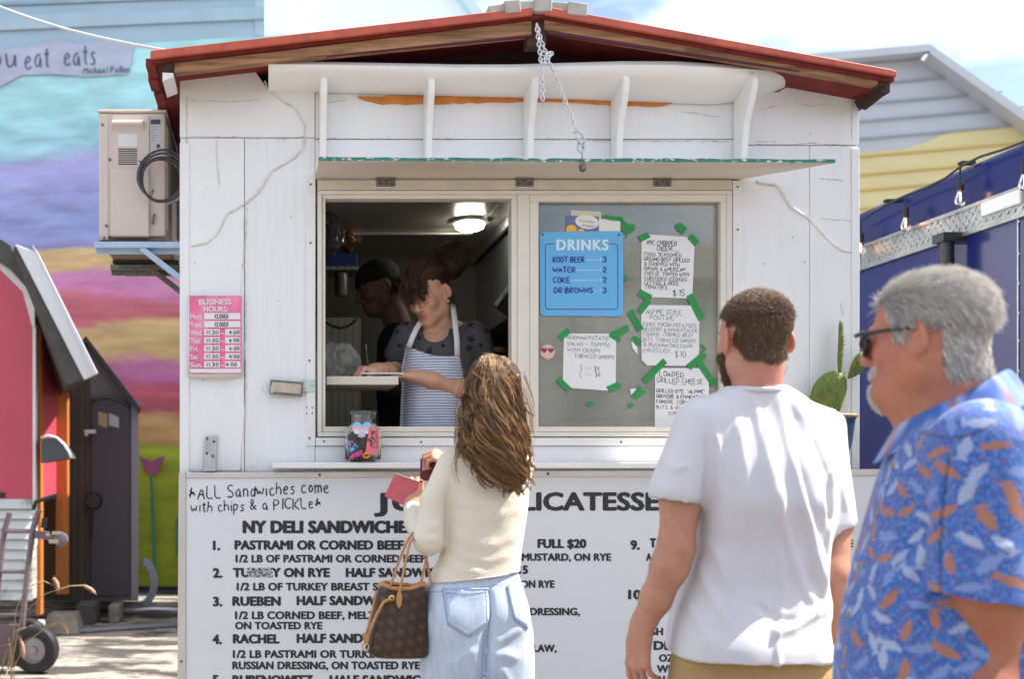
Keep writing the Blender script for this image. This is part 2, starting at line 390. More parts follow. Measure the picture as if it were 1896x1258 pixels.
def wob(V, sc, seed=0, n=9, st=(1, 1, 1)):
    """smooth pseudo noise -1..1"""
    r = np.zeros(len(V)); W = V * np.array(st) * sc
    for i in range(n):
        j = (i + seed * 5) % 40; r += np.sin(W @ _wd[j] * (1 + .35 * i) + _wp[j] + 1.3 * np.sin(W @ _wd[(j + 7) % 40] * .7 + _wp[(j + 3) % 40])) / (1 + .25 * i)
    return r / 3.2
def pix(V):
    d = V[:, 1] - CAMY; return CX + V[:, 0] / d * FPX, CY - (V[:, 2] - CAMZ) / d * FPX
def crackline(mb, pts, r, Y, q, m=0):
    for (x0, y0), (x1, y1) in zip(pts[:-1], pts[1:]):
        n = max(2, int(math.hypot(x1 - x0, y1 - y0) / 6)); w_ = [P(x0 + (x1 - x0) * i / n + q.uniform(-1, 1), y0 + (y1 - y0) * i / n + q.uniform(-1.3, 1.3), Y) for i in range(n + 1)]
        if q.random() < .85: mb.tube(w_, [r * q.uniform(.25, 1.3) for _ in w_], 4, m)
def pdist(u, v, pts):
    best = np.full(len(u), 1e9); sg = np.zeros(len(u)); T = np.zeros(len(u)); tot = 0
    for (x0, y0), (x1, y1) in zip(pts[:-1], pts[1:]):
        dx, dy = x1 - x0, y1 - y0; L2 = dx * dx + dy * dy + 1e-9; t = np.clip(((u - x0) * dx + (v - y0) * dy) / L2, 0, 1)
        d = np.hypot(u - x0 - t * dx, v - y0 - t * dy); m_ = d < best; best = np.where(m_, d, best)
        sg = np.where(m_, np.sign((u - x0) * dy - (v - y0) * dx), sg); T = np.where(m_, tot + t, T); tot += 1
    return best, sg, T / max(tot, 1)
def folds(V, Q, lst, front=True):
    """cloth folds measured on the photograph: raise / sink the side of the cloth that faces the camera along polylines (pts, width px, height m)"""
    N = normals(V, Q); u, v = pix(V); f = np.clip(-N[:, 1] * 2.5 + .3, 0, 1) if front else 1.0
    D = np.zeros(len(V))
    for pts, wd, ht in lst:
        d, sg, T = pdist(u, v, pts); e = np.clip(np.minimum(T, 1 - T) * 5 + .15, 0, 1)
        D += ht * np.exp(-(d / wd) ** 2) * e
    return V + N * (D * f)[:, None]
def inpoly(u, v, poly):
    r = np.zeros(len(u), bool); n = len(poly)
    for i in range(n):
        x0, y0 = poly[i]; x1, y1 = poly[(i + 1) % n]
        c = ((y0 > v) != (y1 > v)) & (u < (x1 - x0) * (v - y0) / ((y1 - y0) or 1e-9) + x0); r ^= c
    return r
def strands(name, paths, r0, r1, cols, m, parent, side=3, tips=None):
    """hair as thin tapering tubes; paths (n,k,3), cols (n,3)"""
    A = np.asarray(paths, float); n, k, _ = A.shape
    T = np.gradient(A, axis=1); T /= np.linalg.norm(T, axis=2, keepdims=True) + 1e-9
    up = np.array([.31, .52, .79]); B = np.cross(T, up); B /= np.linalg.norm(B, axis=2, keepdims=True) + 1e-9; E = np.cross(T, B)
    rr = np.broadcast_to(np.asarray(r0, float).reshape(-1, 1), (n, 1)) * np.linspace(1, r1, k)[None, :]
    ring = [A + (B * math.cos(a) + E * math.sin(a)) * rr[..., None] for a in [2 * math.pi * j / side for j in range(side)]]
    V = np.stack(ring, 2).reshape(-1, 3)
    b = (np.arange(n)[:, None] * k + np.arange(k - 1)[None, :]).reshape(-1) * side
    Q = np.concatenate([np.stack([b + j, b + (j + 1) % side, b + side + (j + 1) % side, b + side + j], 1) for j in range(side)])
    col = np.repeat(np.asarray(cols), k * side, axis=0)
    if tips is not None:                       # hair grown out: ends lighter than the roots
        tt = np.clip(np.tile(np.repeat(np.linspace(0, 1, k), side), n) * 1.35 - .35, 0, 1)[:, None]; col = col * (1 - tt) + np.repeat(np.asarray(tips), k * side, axis=0) * tt
    return link_mesh(name, V, Q, m, parent, True, None, col)

# ================================================================ materials of the place
WHITE = mat('white_painted_wood', (.84, .835, .83), .5, var=.03, vs=(6, 6, 1.2), bump=.6, bs=(130, 130, 8),
            dirt=[((.58, .53, .46), (7, 7, 2.2), .60, .86, .35), ((.40, .36, .31), (30, 30, 9), .70, .80, .5)])
WGRAIN = mat('white_grained_wood', (.83, .83, .835), .5, var=.03, vs=(40, 40, 2), bump=1, bs=(95, 95, 4),
             dirt=[((.52, .48, .43), (14, 14, 2), .62, .85, .35)])
WTRIM = mat('white_trim_paint', (.80, .79, .77), .45, var=.04, vs=(12, 12, 12), bump=.2, bs=(60, 60, 60),
            dirt=[((.35, .30, .24), (26, 26, 26), .68, .78, .45)])
CREAM = mat('cream_vinyl', (.72, .67, .58), .42, var=.05, vs=(9, 9, 9), dirt=[((.30, .25, .19), (22, 22, 22), .66, .78, .5)])
CRACK = mat('crackled_cream_paint', (.66, .60, .50), .7, var=.08, vs=20, bump=.9, bs=(120, 120, 120), dirt=[((.12, .09, .07), (90, 90, 90), .66, .70, .8)])
VAL = mat('valance_white', (.86, .85, .82), .4, var=.03, vs=5, dirt=[((.60, .54, .45), (7, 7, 16), .62, .85, .3)])
RED = mat('red_roof_metal', (.50, .095, .052), .5, var=.22, vs=5, dirt=[((.20, .035, .028), (9, 9, 9), .50, .75, .7), ((.55, .30, .22), (26, 26, 26), .66, .74, .5)])
DKRED = mat('dark_red_shingle', (.20, .022, .018), .8, var=.3, vs=14, bump=.6)
BROWN = mat('weathered_rafter_wood', (.36, .19, .095), .75, var=.5, vs=(3, 60, 60), bump=.7, bs=(5, 120, 120),
            dirt=[((.04, .025, .017), (5, 18, 18), .54, .74, .9)])
BROWND = mat('dark_wood', (.06, .03, .018), .8, var=.3, vs=20, bump=.5)
GABLE = mat('dark_maroon_sheet', (.035, .016, .022), .6, var=.2, vs=6)
ORANGE = mat('exposed_orange_paint', (.62, .20, .025), .55, var=.2, vs=(14, 14, 14), dirt=[((.16, .06, .02), (26, 26, 60), .62, .72, .8)])
GREENP = mat('chipped_green_paint', (.022, .19, .14), .6, var=.15, vs=10, dirt=[((.72, .70, .64), (34, 34, 90), .57, .60, 1)])
PLY = mat('bare_plywood', (.68, .60, .52), .75, var=.10, vs=(2, 9, 9), bump=.3, bs=(5, 60, 60), dirt=[((.25, .20, .16), (5, 22, 22), .62, .8, .5)])
STEEL = mat('galvanised_steel', (.50, .53, .56), .42, 1, var=.15, vs=30)
DKSTEEL = mat('old_hinge_steel', (.20, .19, .17), .5, .9, var=.3, vs=60)
CHROME = mat('white_metal', (.78, .78, .80), .3, .6)
SCREW = mat('screw_head', (.10, .085, .07), .5, .7)
CAULK = mat('old_caulk', (.74, .72, .67), .7, var=.12, vs=20, dirt=[((.26, .21, .16), (24, 24, 24), .5, .75, .6)])
DARKGAP = mat('dark_gap', (.012, .011, .011), .9)
ALU = mat('aluminium_edge', (.62, .60, .58), .38, .85, var=.08, vs=(3, 3, 3))
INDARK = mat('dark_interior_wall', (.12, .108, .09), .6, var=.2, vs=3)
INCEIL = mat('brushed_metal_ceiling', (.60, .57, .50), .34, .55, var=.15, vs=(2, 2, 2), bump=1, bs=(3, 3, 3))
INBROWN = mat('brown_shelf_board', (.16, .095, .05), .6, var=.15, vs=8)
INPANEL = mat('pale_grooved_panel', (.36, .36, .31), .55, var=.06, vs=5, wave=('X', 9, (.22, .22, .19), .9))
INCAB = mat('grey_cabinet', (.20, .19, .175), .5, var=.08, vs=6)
COUNTER = mat('cream_laminate', (.70, .64, .52), .4, var=.04, vs=10)
BEIGE = mat('beige_interior_board', (.50, .47, .41), .7, var=.1, vs=2)
BLACKR = mat('black_rubber', (.018, .018, .019), .5, var=.2, vs=20)

def poly(pts, Y): return [P(x, y, Y) for x, y in pts]
def board(mb, pts, Yf, th, m=0): mb.prism(poly(pts, Yf), (0, th, 0), m)
def rect(x0, y0, x1, y1): return [(x0, y0), (x1, y0), (x1, y1), (x0, y1)]
def screw(mb, px, py, Y, r=.006, m=0): mb.lathe([(0, .003), (r * .7, .0025), (r, 0)], P(px, py, Y), 10, m, axis=(0, -1, 0))

# ================================================================ ground
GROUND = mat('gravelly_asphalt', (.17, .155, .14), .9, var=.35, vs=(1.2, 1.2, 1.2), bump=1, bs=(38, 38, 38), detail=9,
             dirt=[((.42, .37, .31), (2.6, 2.6, 2.6), .42, .56, .85), ((.035, .03, .027), (1.3, 3.4, 1), .50, .55, .9)])  # pale and dark noise patches in the ground colour
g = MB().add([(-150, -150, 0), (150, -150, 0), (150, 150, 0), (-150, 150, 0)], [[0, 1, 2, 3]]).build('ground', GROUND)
tag(g, 'grey gravelly asphalt with dark patches in front of the booth', 'ground', kind='structure')

# ================================================================ the food booth
booth = thing('food_booth', (.92, 0, 0), 'white painted wooden deli booth with red gable roof and sliding service window', 'booth')
XL, XR = -.334, 2.176
b = MB()
board(b, [(333, 137), (452, 122), (472, 130), (484, 148), (497, 166), (583, 168), (583, 254), (333, 254)], -.002, .05)
board(b, rect(334, 255.5, 452, 874), 0, .05); board(b, rect(453, 255.5, 583, 874), .002, .05, 1)
board(b, rect(583.8, 168, 1368, 257), .003, .05); board(b, rect(583.8, 258.5, 1368, 332), .001, .05)
board(b, [(1369, 168), (1440, 170), (1490, 142), (1590, 155), (1590, 268), (1369, 268)], -.002, .05)
board(b, rect(1369, 269.5, 1499, 874), .001, .05); board(b, rect(1500, 269.5, 1588, 874), -.001, .05)
board(b, rect(583.8, 827, 1368, 874), .001, .05)
b.bb((XL, -.006, .3), (XL + .035, -.001, 2.50)); b.bb((XR - .025, -.007, .3), (XR + .004, -.0025, 2.48))
b.build('front_wall', [WHITE, WGRAIN], booth, bevel=.003)
s = MB()
s.prism([(XL, .0505, .3), (XL, 2, .3), (XL, 2, 2.72), (XL, .0505, 2.72)], (.04, 0, 0)); s.prism([(XR, .0505, .3), (XR, 2, .3), (XR, 2, 2.66), (XR, .0505, 2.66)], (-.04, 0, 0))
s.prism([(XL + .04, 1.99, .3), (XR - .04, 1.99, .3), (XR - .04, 1.99, 2.66), (XL + .04, 1.99, 2.72)], (0, -.04, 0))
s.bb((XL + .05, .0, .3), (XR - .05, .05, .86))
s.build('side_and_back_walls', WHITE, booth)
c = MB()                                       # hardened caulk lines left where a bigger sign was cut away
for pts in ([(490, 150), (497, 166), (522, 186), (550, 205), (565, 236), (562, 272), (545, 292), (502, 318), (478, 355), (455, 376), (420, 397), (408, 424), (385, 449), (345, 459)],
            [(1400, 337), (1440, 343), (1462, 381), (1500, 406), (1530, 441), (1557, 463), (1584, 468)]):
    q = []
    for (x0, y0), (x1, y1) in zip(pts[:-1], pts[1:]): q += [P(x0 + (x1 - x0) * i / 4 + rnd.uniform(-1, 1), y0 + (y1 - y0) * i / 4 + rnd.uniform(-1, 1), -.0025) for i in range(4)]
    c.tube(q, [.0028 + rnd.uniform(0, .0026) for _ in q], 8)
q = [P(451 + 5 * math.sin(y * .02) + rnd.uniform(-1, 1), y, .0015) for y in range(385, 872, 9)]; c.tube(q, .0035, 6)
c.build('caulk_seam', CAULK, booth, smooth=True)
m_ = MB(); q = random.Random(21)                # cracks and grime along the board joints
for pts in ([(350, 186), (420, 188), (480, 184)], [(352, 252), (440, 254), (520, 257), (562, 253)], [(400, 258), (402, 300), (406, 340)], [(1400, 266), (1450, 268), (1500, 265), (1572, 270)], [(1405, 204), (1440, 196), (1478, 180)], [(1400, 262), (1438, 261)], [(1470, 190), (1500, 196), (1530, 192)],
            [(588, 256), (700, 257), (850, 258)], [(1000, 258), (1150, 260), (1350, 262)], [(590, 206), (600, 190), (640, 186)], [(1262, 206), (1330, 216), (1362, 224)], [(345, 870), (450, 872), (560, 870)], [(1518, 330), (1560, 334)], [(1520, 405), (1575, 408)], [(585, 340), (584, 480), (583, 640)], [(586, 650), (585, 800)], [(1556, 560), (1561, 585)], [(452, 400), (456, 600), (452, 860)], [(346, 180), (345, 330)], [(1578, 180), (1577, 260)]):
    crackline(m_, pts, .0011, -.0029, q)
for _ in range(45):                             # knocks and specks in the paint
    x, y = (q.uniform(345, 575), q.uniform(150, 860)) if q.random() < .6 else (q.uniform(1385, 1580), q.uniform(170, 860)); c_ = P(x, y, -.0026); k = q.uniform(.001, .0032); m_.add([c_ + Vector((k * math.cos(t) * q.uniform(.5, 1.2), 0, k * math.sin(t) * q.uniform(.6, 2))) for t in (0, 1, 2, 3.1, 4.2, 5.3)], [[5, 4, 3, 2, 1, 0]])
m_.build('paint_crack', mat('crack_grime', (.44, .39, .33), .9, var=.4, vs=30), booth)
# floor and inside
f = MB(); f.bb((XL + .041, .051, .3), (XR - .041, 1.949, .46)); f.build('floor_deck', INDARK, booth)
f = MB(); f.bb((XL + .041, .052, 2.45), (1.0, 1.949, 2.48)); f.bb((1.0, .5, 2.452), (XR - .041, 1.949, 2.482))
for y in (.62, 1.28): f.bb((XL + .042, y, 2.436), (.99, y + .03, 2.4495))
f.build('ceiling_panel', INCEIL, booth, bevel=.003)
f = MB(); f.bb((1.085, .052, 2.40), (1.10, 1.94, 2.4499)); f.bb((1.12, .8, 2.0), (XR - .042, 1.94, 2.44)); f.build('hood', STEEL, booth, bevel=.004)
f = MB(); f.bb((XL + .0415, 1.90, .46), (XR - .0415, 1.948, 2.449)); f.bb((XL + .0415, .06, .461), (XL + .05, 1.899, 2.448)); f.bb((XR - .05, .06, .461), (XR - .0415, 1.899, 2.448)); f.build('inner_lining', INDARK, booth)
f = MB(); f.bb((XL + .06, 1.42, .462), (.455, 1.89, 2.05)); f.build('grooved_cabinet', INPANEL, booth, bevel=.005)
f = MB(); f.bb((.9, 1.45, 1.88), (1.95, 1.89, 1.905)); f.bb((.9, 1.60, 1.35), (1.95, 1.889, 1.879)); f.build('back_shelf', INBROWN, booth, bevel=.003)
f = MB(); f.bb((XL + .06, .55, .462), (.44, .95, 1.42)); f.bb((XL + .06, .52, 1.4205), (.46, .96, 1.445), 1)
for x in (-.1, .19): f.bb((x, .545, .9), (x + .23, .549, 1.38))
f.build('low_cabinet', [INCAB, INPANEL], booth, bevel=.003)
f = MB(); f.bb((1.06, .42, .462), (XR - .06, .46, 2.28))
for x in (1.22, 1.5, 1.66): f.bb((x, .40, .5), (x + .03, .4195, 2.27), 1)
for z in (1.62, 1.95): f.bb((1.07, .36, z), (2.05, .4195, z + .02), 1)
f.build('beige_board', [BEIGE, INBROWN], booth)
f = MB(); f.prism(poly([(604, 697), (738, 697), (738, 713), (604, 713)], .085), (0, .34, 0)); f.build('order_counter', COUNTER, booth, bevel=.003)
# roof
YR0, YR1 = -.21, 2.12
def pr(x, y, Y=YR0): return P(x, y, Y)
el, pk, er = pr(279, 100), pr(1003, 15), pr(1656, 134)
r_ = MB()
for a, c_ in ((el, pk), (pk, er)):
    r_.prism([a, c_, c_ - Vector((0, 0, .03)), a - Vector((0, 0, .03))], (0, YR1 - YR0, 0))
roof = r_.build('roof', DKRED, booth)
r_ = MB()
for (x0, y0, x1, y1, h0, h1) in ((279, 98, 984, 18, 14, 13), (1005, 15, 1656, 134, 14, 10)):
    r_.prism([pr(x0, y0, YR0 - .004), pr(x1, y1, YR0 - .004), pr(x1, y1 + h1, YR0 - .004), pr(x0, y0 + h0, YR0 - .004)], (0, -.016, 0))
    a = pr(x0, y0, YR0 - .02); c_ = pr(x1, y1, YR0 - .02); r_.prism([a + Vector((0, 0, .004)), c_ + Vector((0, 0, .004)), c_ + Vector((0, 1.1, .004)), a + Vector((0, 1.1, .004))], (0, 0, .006))
r_.build('drip_edge', RED, roof, bevel=.003)
r_ = MB()                                      # shingle ends showing along the left eave
for i in range(19):
    y = YR0 + i * .12 + rnd.uniform(-.01, .01); r_.box((el.x - .004 + rnd.uniform(-.006, .006), y + .06, el.z - .024 - .008 * (i % 3)), (.035, .112, .028), Matrix.Rotation(R(rnd.uniform(-9, 5)), 3, 'Y'))
r_.build('shingle', DKRED, roof, bevel=.002)
r_ = MB()                                      # grey ridge tiles
xs = [907, 935, 962, 990, 1020, 1052, 1086]
for i in range(6):
    y0 = 14 - 10 * math.sin((i + .5) / 6 * math.pi); tilt = (i - 2.5) * -3.2
    r_.box(P((xs[i] + xs[i + 1]) / 2, y0 + 6, YR0 - .015) + Vector((0, .24, 0)), ((xs[i + 1] - xs[i]) * .00205, .48 + .02 * (i % 2), .040 + .006 * (i % 2)), Matrix.Rotation(R(-tilt), 3, 'Y'))
r_.build('ridge_cap', mat('grey_ridge_tile', (.42, .40, .36), .85, var=.25, vs=12, bump=.7), roof, bevel=.004)
for nm, pts in (('rafter', [(322, 115), (500, 95), (985, 37), (985, 63), (500, 113), (322, 134)]), ('rafter', [(1008, 31), (1459, 107), (1627, 138), (1627, 156), (1459, 126), (1008, 54)])):
    m_ = MB(); m_.prism(poly(pts, YR0 + .02), (0, .045, 0)); m_.build(nm, BROWN, roof, bevel=.004)
m_ = MB(); m_.prism(poly(rect(976, 18, 1012, 84), YR0 + .03), (0, .06, 0)); m_.prism(poly([(300, 113), (321, 112), (321, 134), (300, 134)], YR0 + .02), (0, .06, 0))
m_.prism(poly([(1628, 138), (1645, 140), (1645, 156), (1628, 157)], YR0 + .02), (0, .05, 0))
m_.build('rafter_end', BROWND, roof, bevel=.004)
m_ = MB(); m_.prism([pr(301, 134), pr(321, 135), pr(321, 142), pr(301, 150)], (0, .17, 0)); m_.prism(poly([(322, 133), (480, 113), (484, 119), (322, 142)], -.03), (0, .027, 0)); m_.build('soffit', WTRIM, roof)
m_ = MB(); m_.beam(P(1640, 158, -.16), P(1640, 158, -.16) + Vector((-.01, 1.9, 0)), .03, .05); m_.beam(P(1638, 160, -.1), P(1592, 196, -.02), .05, .03); m_.build('eave_board', BROWND, roof)
m_ = MB(); m_.prism(poly([(335, 150), (1000, 52), (1590, 150), (1590, 185), (335, 200)], .09), (0, .02, 0))
for i in range(16):
    x = 360 + i * 78; m_.bb(P(x, 160, .085), P(x + 30, 62 + abs(x + 15 - 1000) * .168, .088))
m_.build('gable_panel', GABLE, booth)
m_ = MB()                                       # corrugated underside of the roof seen in the gable
for i in range(9):
    y = -.1 + i * .02; m_.beam(P(500, 112, -.18 + i * .03), P(985, 66, -.18 + i * .03), .016, .008); m_.beam(P(1012, 60, -.18 + i * .03), P(1480, 130, -.18 + i * .03), .016, .008)
m_.build('roof_batten', mat('maroon_underside', (.10, .015, .03), .6, var=.2, vs=9), roof)
# valance: a long rounded white board carried by five fins
TOP = [(497, 113), (600, 114), (700, 116), (850, 119), (950, 119), (1050, 116), (1150, 113), (1250, 113), (1320, 117), (1400, 123), (1450, 127), (1492, 131)]
BOT = [(497, 169), (600, 171), (700, 174), (850, 179), (950, 181), (1050, 184), (1150, 188), (1250, 191), (1320, 193), (1400, 184), (1450, 163), (1492, 135)]
rows = []
for (x, ty), (x2, by) in zip(TOP, BOT):
    dp = .165 if x < 1400 else (.14 if x < 1440 else .10 if x < 1480 else .04); row = [P(x, ty + 2, -.002)]
    for i in range(13):
        t = i / 12; Y = -dp * (math.cos(t * math.pi / 2) ** .85 if t < 1 else 0) if t > .12 else -dp * (1 - .12 * ((.12 - t) / .12) ** 2)
        row.append(P(x, ty + (by - ty) * t ** .95, min(Y, -.002)))
    rows.append(row)
v = MB(); v.sheet([r__[::-1] for r__ in rows]); v.add(rows[0], [list(range(len(rows[0])))]); v.add(rows[-1], [list(range(len(rows[-1])))[::-1]])
val = v.build('valance', VAL, booth, smooth='auto')
for px, w_ in ((601, 1), (800, 1.05), (991, 1.1), (1158, 1.15), (1392, 1.25)):
    X = (px - CX) * (4 - .13) / FPX; pts = [(.0, 150), (-.10, 139), (-.125, 143), (-.135, 152), (-.128, 172), (-.105, 200), (-.08, 230), (-.068, 262), (-.062, 297), (.0, 297)]
    fb = MB(); fb.prism([(X - .014, min(Y * w_, -.0035), CAMZ - (y - CY) * (4 + Y) / FPX) for Y, y in pts], (.024, 0, 0)); fb.build('bracket', VAL, val, bevel=.006, seg=3)
ob = MB(); up = []; lo = []
for i in range(41):
    x = 662 + 594 * i / 40; e = min(i, 40 - i) / 4; y0 = 176 + (x - 662) * .014; up.append((x, y0 + (2 if e < 1 else 0))); lo.append((x, y0 + min(1, .25 + e) * (11 + 4 * math.sin(x * .011)) + rnd.uniform(-1.5, 1.5)))
ob.prism(poly(up + lo[::-1], -.0062), (0, .009, 0)); ob.build('exposed_paint_strip', ORANGE, booth, bevel=.001)
# hinged awning board
a0, a1, a2, a3 = P(590, 298, -.2), P(1546, 302, -.2), P(1372, 332, -.004), P(584, 330, -.004)
m_ = MB(); m_.prism([a0, a1, a2, a3], (0, 0, .010)); aw = m_.build('awning_board', PLY, booth, bevel=.001)
m_ = MB(); n_ = 46; V0 = []
for i in range(n_ + 1):
    p = a0.lerp(a1, i / n_); V0.append((p + Vector((0, -.0025, rnd.uniform(-.001, .002))), p + Vector((0, -.0025, .0125 + rnd.uniform(-.0015, .002)))))
for i in range(n_): m_.add([V0[i][0], V0[i + 1][0], V0[i + 1][1], V0[i][1]], [[0, 1, 2, 3]])
m_.build('green_edge', GREENP, aw)
m_ = MB(); m_.prism([q + Vector((0, 0, .0102)) for q in (a0, a1, a2, a3)], (0, 0, .004)); m_.build('top_skin', WTRIM, aw)
m_ = MB(); m_.tube([a3 + Vector((0, -.03, .012)), a3 + Vector((-.012, -.05, .0)), a3 + Vector((-.035, -.06, -.03))], .003, 6); m_.build('paint_flake', WTRIM, aw)
for x0, x1 in ((697, 732), (955, 988), (1210, 1243)):
    h_ = MB(); board(h_, rect(x0, 329, x1, 345), -.0155, .003); h_.tube([P(x0, 330, -.017), P(x1, 330, -.017)], .004, 8); [screw(h_, x0 + (x1 - x0) * t, 340 - 5 * (i % 2), -.0157, .004, 1) for i, t in enumerate((.2, .5, .8))]
    h_.build('hinge', [DKSTEEL, SCREW], aw)
m_ = MB(); m_.lathe([(0, 0), (.013, .0), (.013, .012), (.008, .02), (0, .022)], P(1079, 307, -.19) , 12, axis=(0, 0, -1)); m_.build('eye_bolt', DKSTEEL, aw, smooth=True)

# window
win = MB()
board(win, rect(588, 333, 1356, 352), -.012, .02); win_o = win.build('window_header', CRACK, booth, bevel=.002)
t_ = MB(); board(t_, rect(567, 322, 584, 826), -.008, .012); board(t_, rect(1357, 334, 1376, 826), -.010, .014); board(t_, rect(585, 811, 1356, 826), -.011, .018)
for x, y in ((575, 341), (575, 450), (573, 668), (573, 812), (600, 818), (780, 819), (1150, 819), (1366, 346), (1366, 425)): screw(t_, x, y, -.0115, .004, 1)
for x, y in ((568, 755), (578, 755), (568, 766), (578, 766)): screw(t_, x, y, -.0082, .003, 1)
t_.build('window_trim', [WTRIM, SCREW], booth, bevel=.002)
fr = MB()
def ring(mb, x0, y0, x1, y1, wl, wt, wr, wb, Yf, th, m=0):
    board(mb, rect(x0, y0, x1, y0 + wt), Yf, th, m); board(mb, rect(x0, y1 - wb, x1, y1), Yf, th, m)
    board(mb, rect(x0, y0 + wt, x0 + wl, y1 - wb), Yf, th, m); board(mb, rect(x1 - wr, y0 + wt, x1, y1 - wb), Yf, th, m)
ring(fr, 588, 352.5, 1356, 809, 8, 7, 10, 8, -.016, .07)
ring(fr, 596.5, 360, 958, 800.5, 6, 8, 11, 10, -.006, .055)
board(fr, rect(958.5, 360, 981, 800.5), -.011, .06)
ring(fr, 981.5, 360, 1345.5, 800.5, 16, 13, 11, 10, -.014, .03)
frame = fr.build('window_frame', CREAM, booth, bevel=.0025)
sh = MB(); ring(sh, 996, 371, 1336, 793, 3, 22, 26, 16, .024, .03); sh.build('inner_sash', CREAM, frame, bevel=.003)
GLASS = bpy.data.materials.new('dusty_hazed_glass'); GLASS.use_nodes = True
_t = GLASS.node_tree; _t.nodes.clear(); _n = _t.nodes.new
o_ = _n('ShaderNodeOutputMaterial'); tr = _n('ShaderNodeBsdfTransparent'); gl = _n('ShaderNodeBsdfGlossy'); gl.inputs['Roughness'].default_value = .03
df = _n('ShaderNodeBsdfDiffuse'); df.inputs[0].default_value = (.58, .58, .50, 1); fz = _n('ShaderNodeFresnel'); fz.inputs[0].default_value = 2.0  # pale diffuse film: dust, plus reflected brightness painted into the pane
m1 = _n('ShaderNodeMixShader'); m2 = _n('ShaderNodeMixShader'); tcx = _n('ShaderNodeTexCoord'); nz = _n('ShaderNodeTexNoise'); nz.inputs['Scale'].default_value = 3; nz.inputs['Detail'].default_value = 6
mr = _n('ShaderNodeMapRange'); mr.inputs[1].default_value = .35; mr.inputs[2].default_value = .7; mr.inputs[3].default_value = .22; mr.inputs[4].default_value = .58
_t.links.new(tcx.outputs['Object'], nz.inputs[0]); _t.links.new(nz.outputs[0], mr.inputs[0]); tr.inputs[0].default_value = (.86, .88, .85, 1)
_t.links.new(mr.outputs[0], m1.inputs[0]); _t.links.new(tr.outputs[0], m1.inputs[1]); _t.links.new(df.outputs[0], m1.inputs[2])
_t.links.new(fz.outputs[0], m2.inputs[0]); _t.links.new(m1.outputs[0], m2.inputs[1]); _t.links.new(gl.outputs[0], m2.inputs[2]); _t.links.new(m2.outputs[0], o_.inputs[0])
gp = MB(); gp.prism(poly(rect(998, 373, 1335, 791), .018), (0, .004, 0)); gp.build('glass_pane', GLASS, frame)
YG = .0165                                     # outer face of that pane, where notes are stuck
sl_ = MB(); sl_.prism([P(505, 857, -.13), P(1560, 857, -.13), P(1560, 857, -.0125), P(505, 857, -.0125)], (0, 0, -.021)); sl_.build('counter_shelf', WTRIM, booth, bevel=.003)
lt = MB()                                      # open hasp, steel angle
Mx = Matrix.Rotation(R(5), 3, 'Y')
lt.box(P(530, 719, -.016), (.122, .02, .052), Mx); lt.box(P(530, 719, -.0275), (.108, .003, .036), Mx, 1); lt.box(P(504, 721, -.0285), (.012, .003, .03), Mx, 2)
hp = lt.build('hasp', [DKSTEEL, mat('worn_tan_metal', (.55, .45, .36), .4, .3, var=.2, vs=(60, 8, 8)), STEEL], booth, bevel=.002)
lt = MB(); board(lt, [(557, 704), (583, 703), (583, 725), (557, 726)], -.0125, .003); [screw(lt, x, y, -.0128, .004, 1) for x, y in ((563, 709), (578, 714), (564, 721))]; lt.build('hasp_plate', [mat('mint_metal', (.55, .66, .58), .45, .3, var=.1, vs=20), STEEL], hp)
lt = MB(); board(lt, [(380, 808), (402, 808), (399, 872), (377, 872)], -.011, .005); [screw(lt, x, y, -.0115, .005, 1) for x, y in ((384, 813), (396, 818), (383, 840), (394, 845))]
lt.prism(poly(rect(377, 868, 399, 873), -.075), (0, .064, 0)); lt.build('steel_angle', [STEEL, SCREW], booth, bevel=.001)

# lamp on the booth's ceiling
LAMPM = mat('lit_lamp_lens', (.9, .88, .8), .4, emit=((1, .95, .82), 17))
lc = Vector((.93, 1.03, 2.45))
lm = thing('ceiling_lamp', lc, 'lit round dome lamp on the dark ceiling inside the booth', 'lamp')
m_ = MB(); m_.lathe([(0, 0), (.085, 0), (.085, -.015), (.071, -.02)], lc, 28); m_.build('lamp_base', CHROME, lm, smooth='auto')
m_ = MB(); m_.lathe([(.070, -.018), (.064, -.036), (.042, -.048), (0, -.053)], lc, 28); m_.build('lamp_lens', LAMPM, lm, smooth=True)

# chain from the ridge down to the awning
ch = thing('hanging_chain', P(996, 45, -.2), 'thin pale metal chain hanging from the roof peak down to the awning', 'chain')
def chain(name, pts, n, rl=.0115, rw=.0062):
    m_ = MB(); P_ = [Vector(p) for p in pts]; L = [(P_[i + 1] - P_[i]).length for i in range(len(P_) - 1)]; T = sum(L)
    for i in range(n):
        s_ = T * (i + .5) / n; k = 0
        while s_ > L[k] and k < len(L) - 1: s_ -= L[k]; k += 1
        c_ = P_[k].lerp(P_[k + 1], s_ / L[k]); d = (P_[k + 1] - P_[k]).normalized(); x = d.cross(Vector((0, 1, .2))).normalized(); y = d.cross(x)
        u = x if i % 2 else y; l = T / n * .74
        m_.tube([c_ + d * math.cos(a) * l + u * math.sin(a) * rw for a in [2 * math.pi * j / 10 for j in range(10)]], .0022, 5, closed=True)
    return m_.build(name, CHROME, ch, smooth=True)
chain('long_strand', [P(994, 44, -.215), P(1002, 75, -.22), P(1015, 110, -.22), P(1040, 170, -.215), P(1058, 215, -.21), P(1068, 244, -.21)], 30)
chain('loose_strand', [P(993, 44, -.22), P(997, 75, -.225), P(1001, 110, -.225), P(1004, 150, -.222), P(1005, 185, -.22)], 20)
m_ = MB(); k_ = MB()
for j in range(7): a = P(1006 + rnd.uniform(0, 14), 105 + rnd.uniform(-9, 12), -.228); m_.tube([a + Vector((math.cos(t) * .010, rnd.uniform(-.003, .003), math.sin(t) * .008)) for t in [2 * math.pi * i / 9 for i in range(9)]], .0024, 5, closed=True)
m_.build('knotted_links', CHROME, ch, smooth=True)
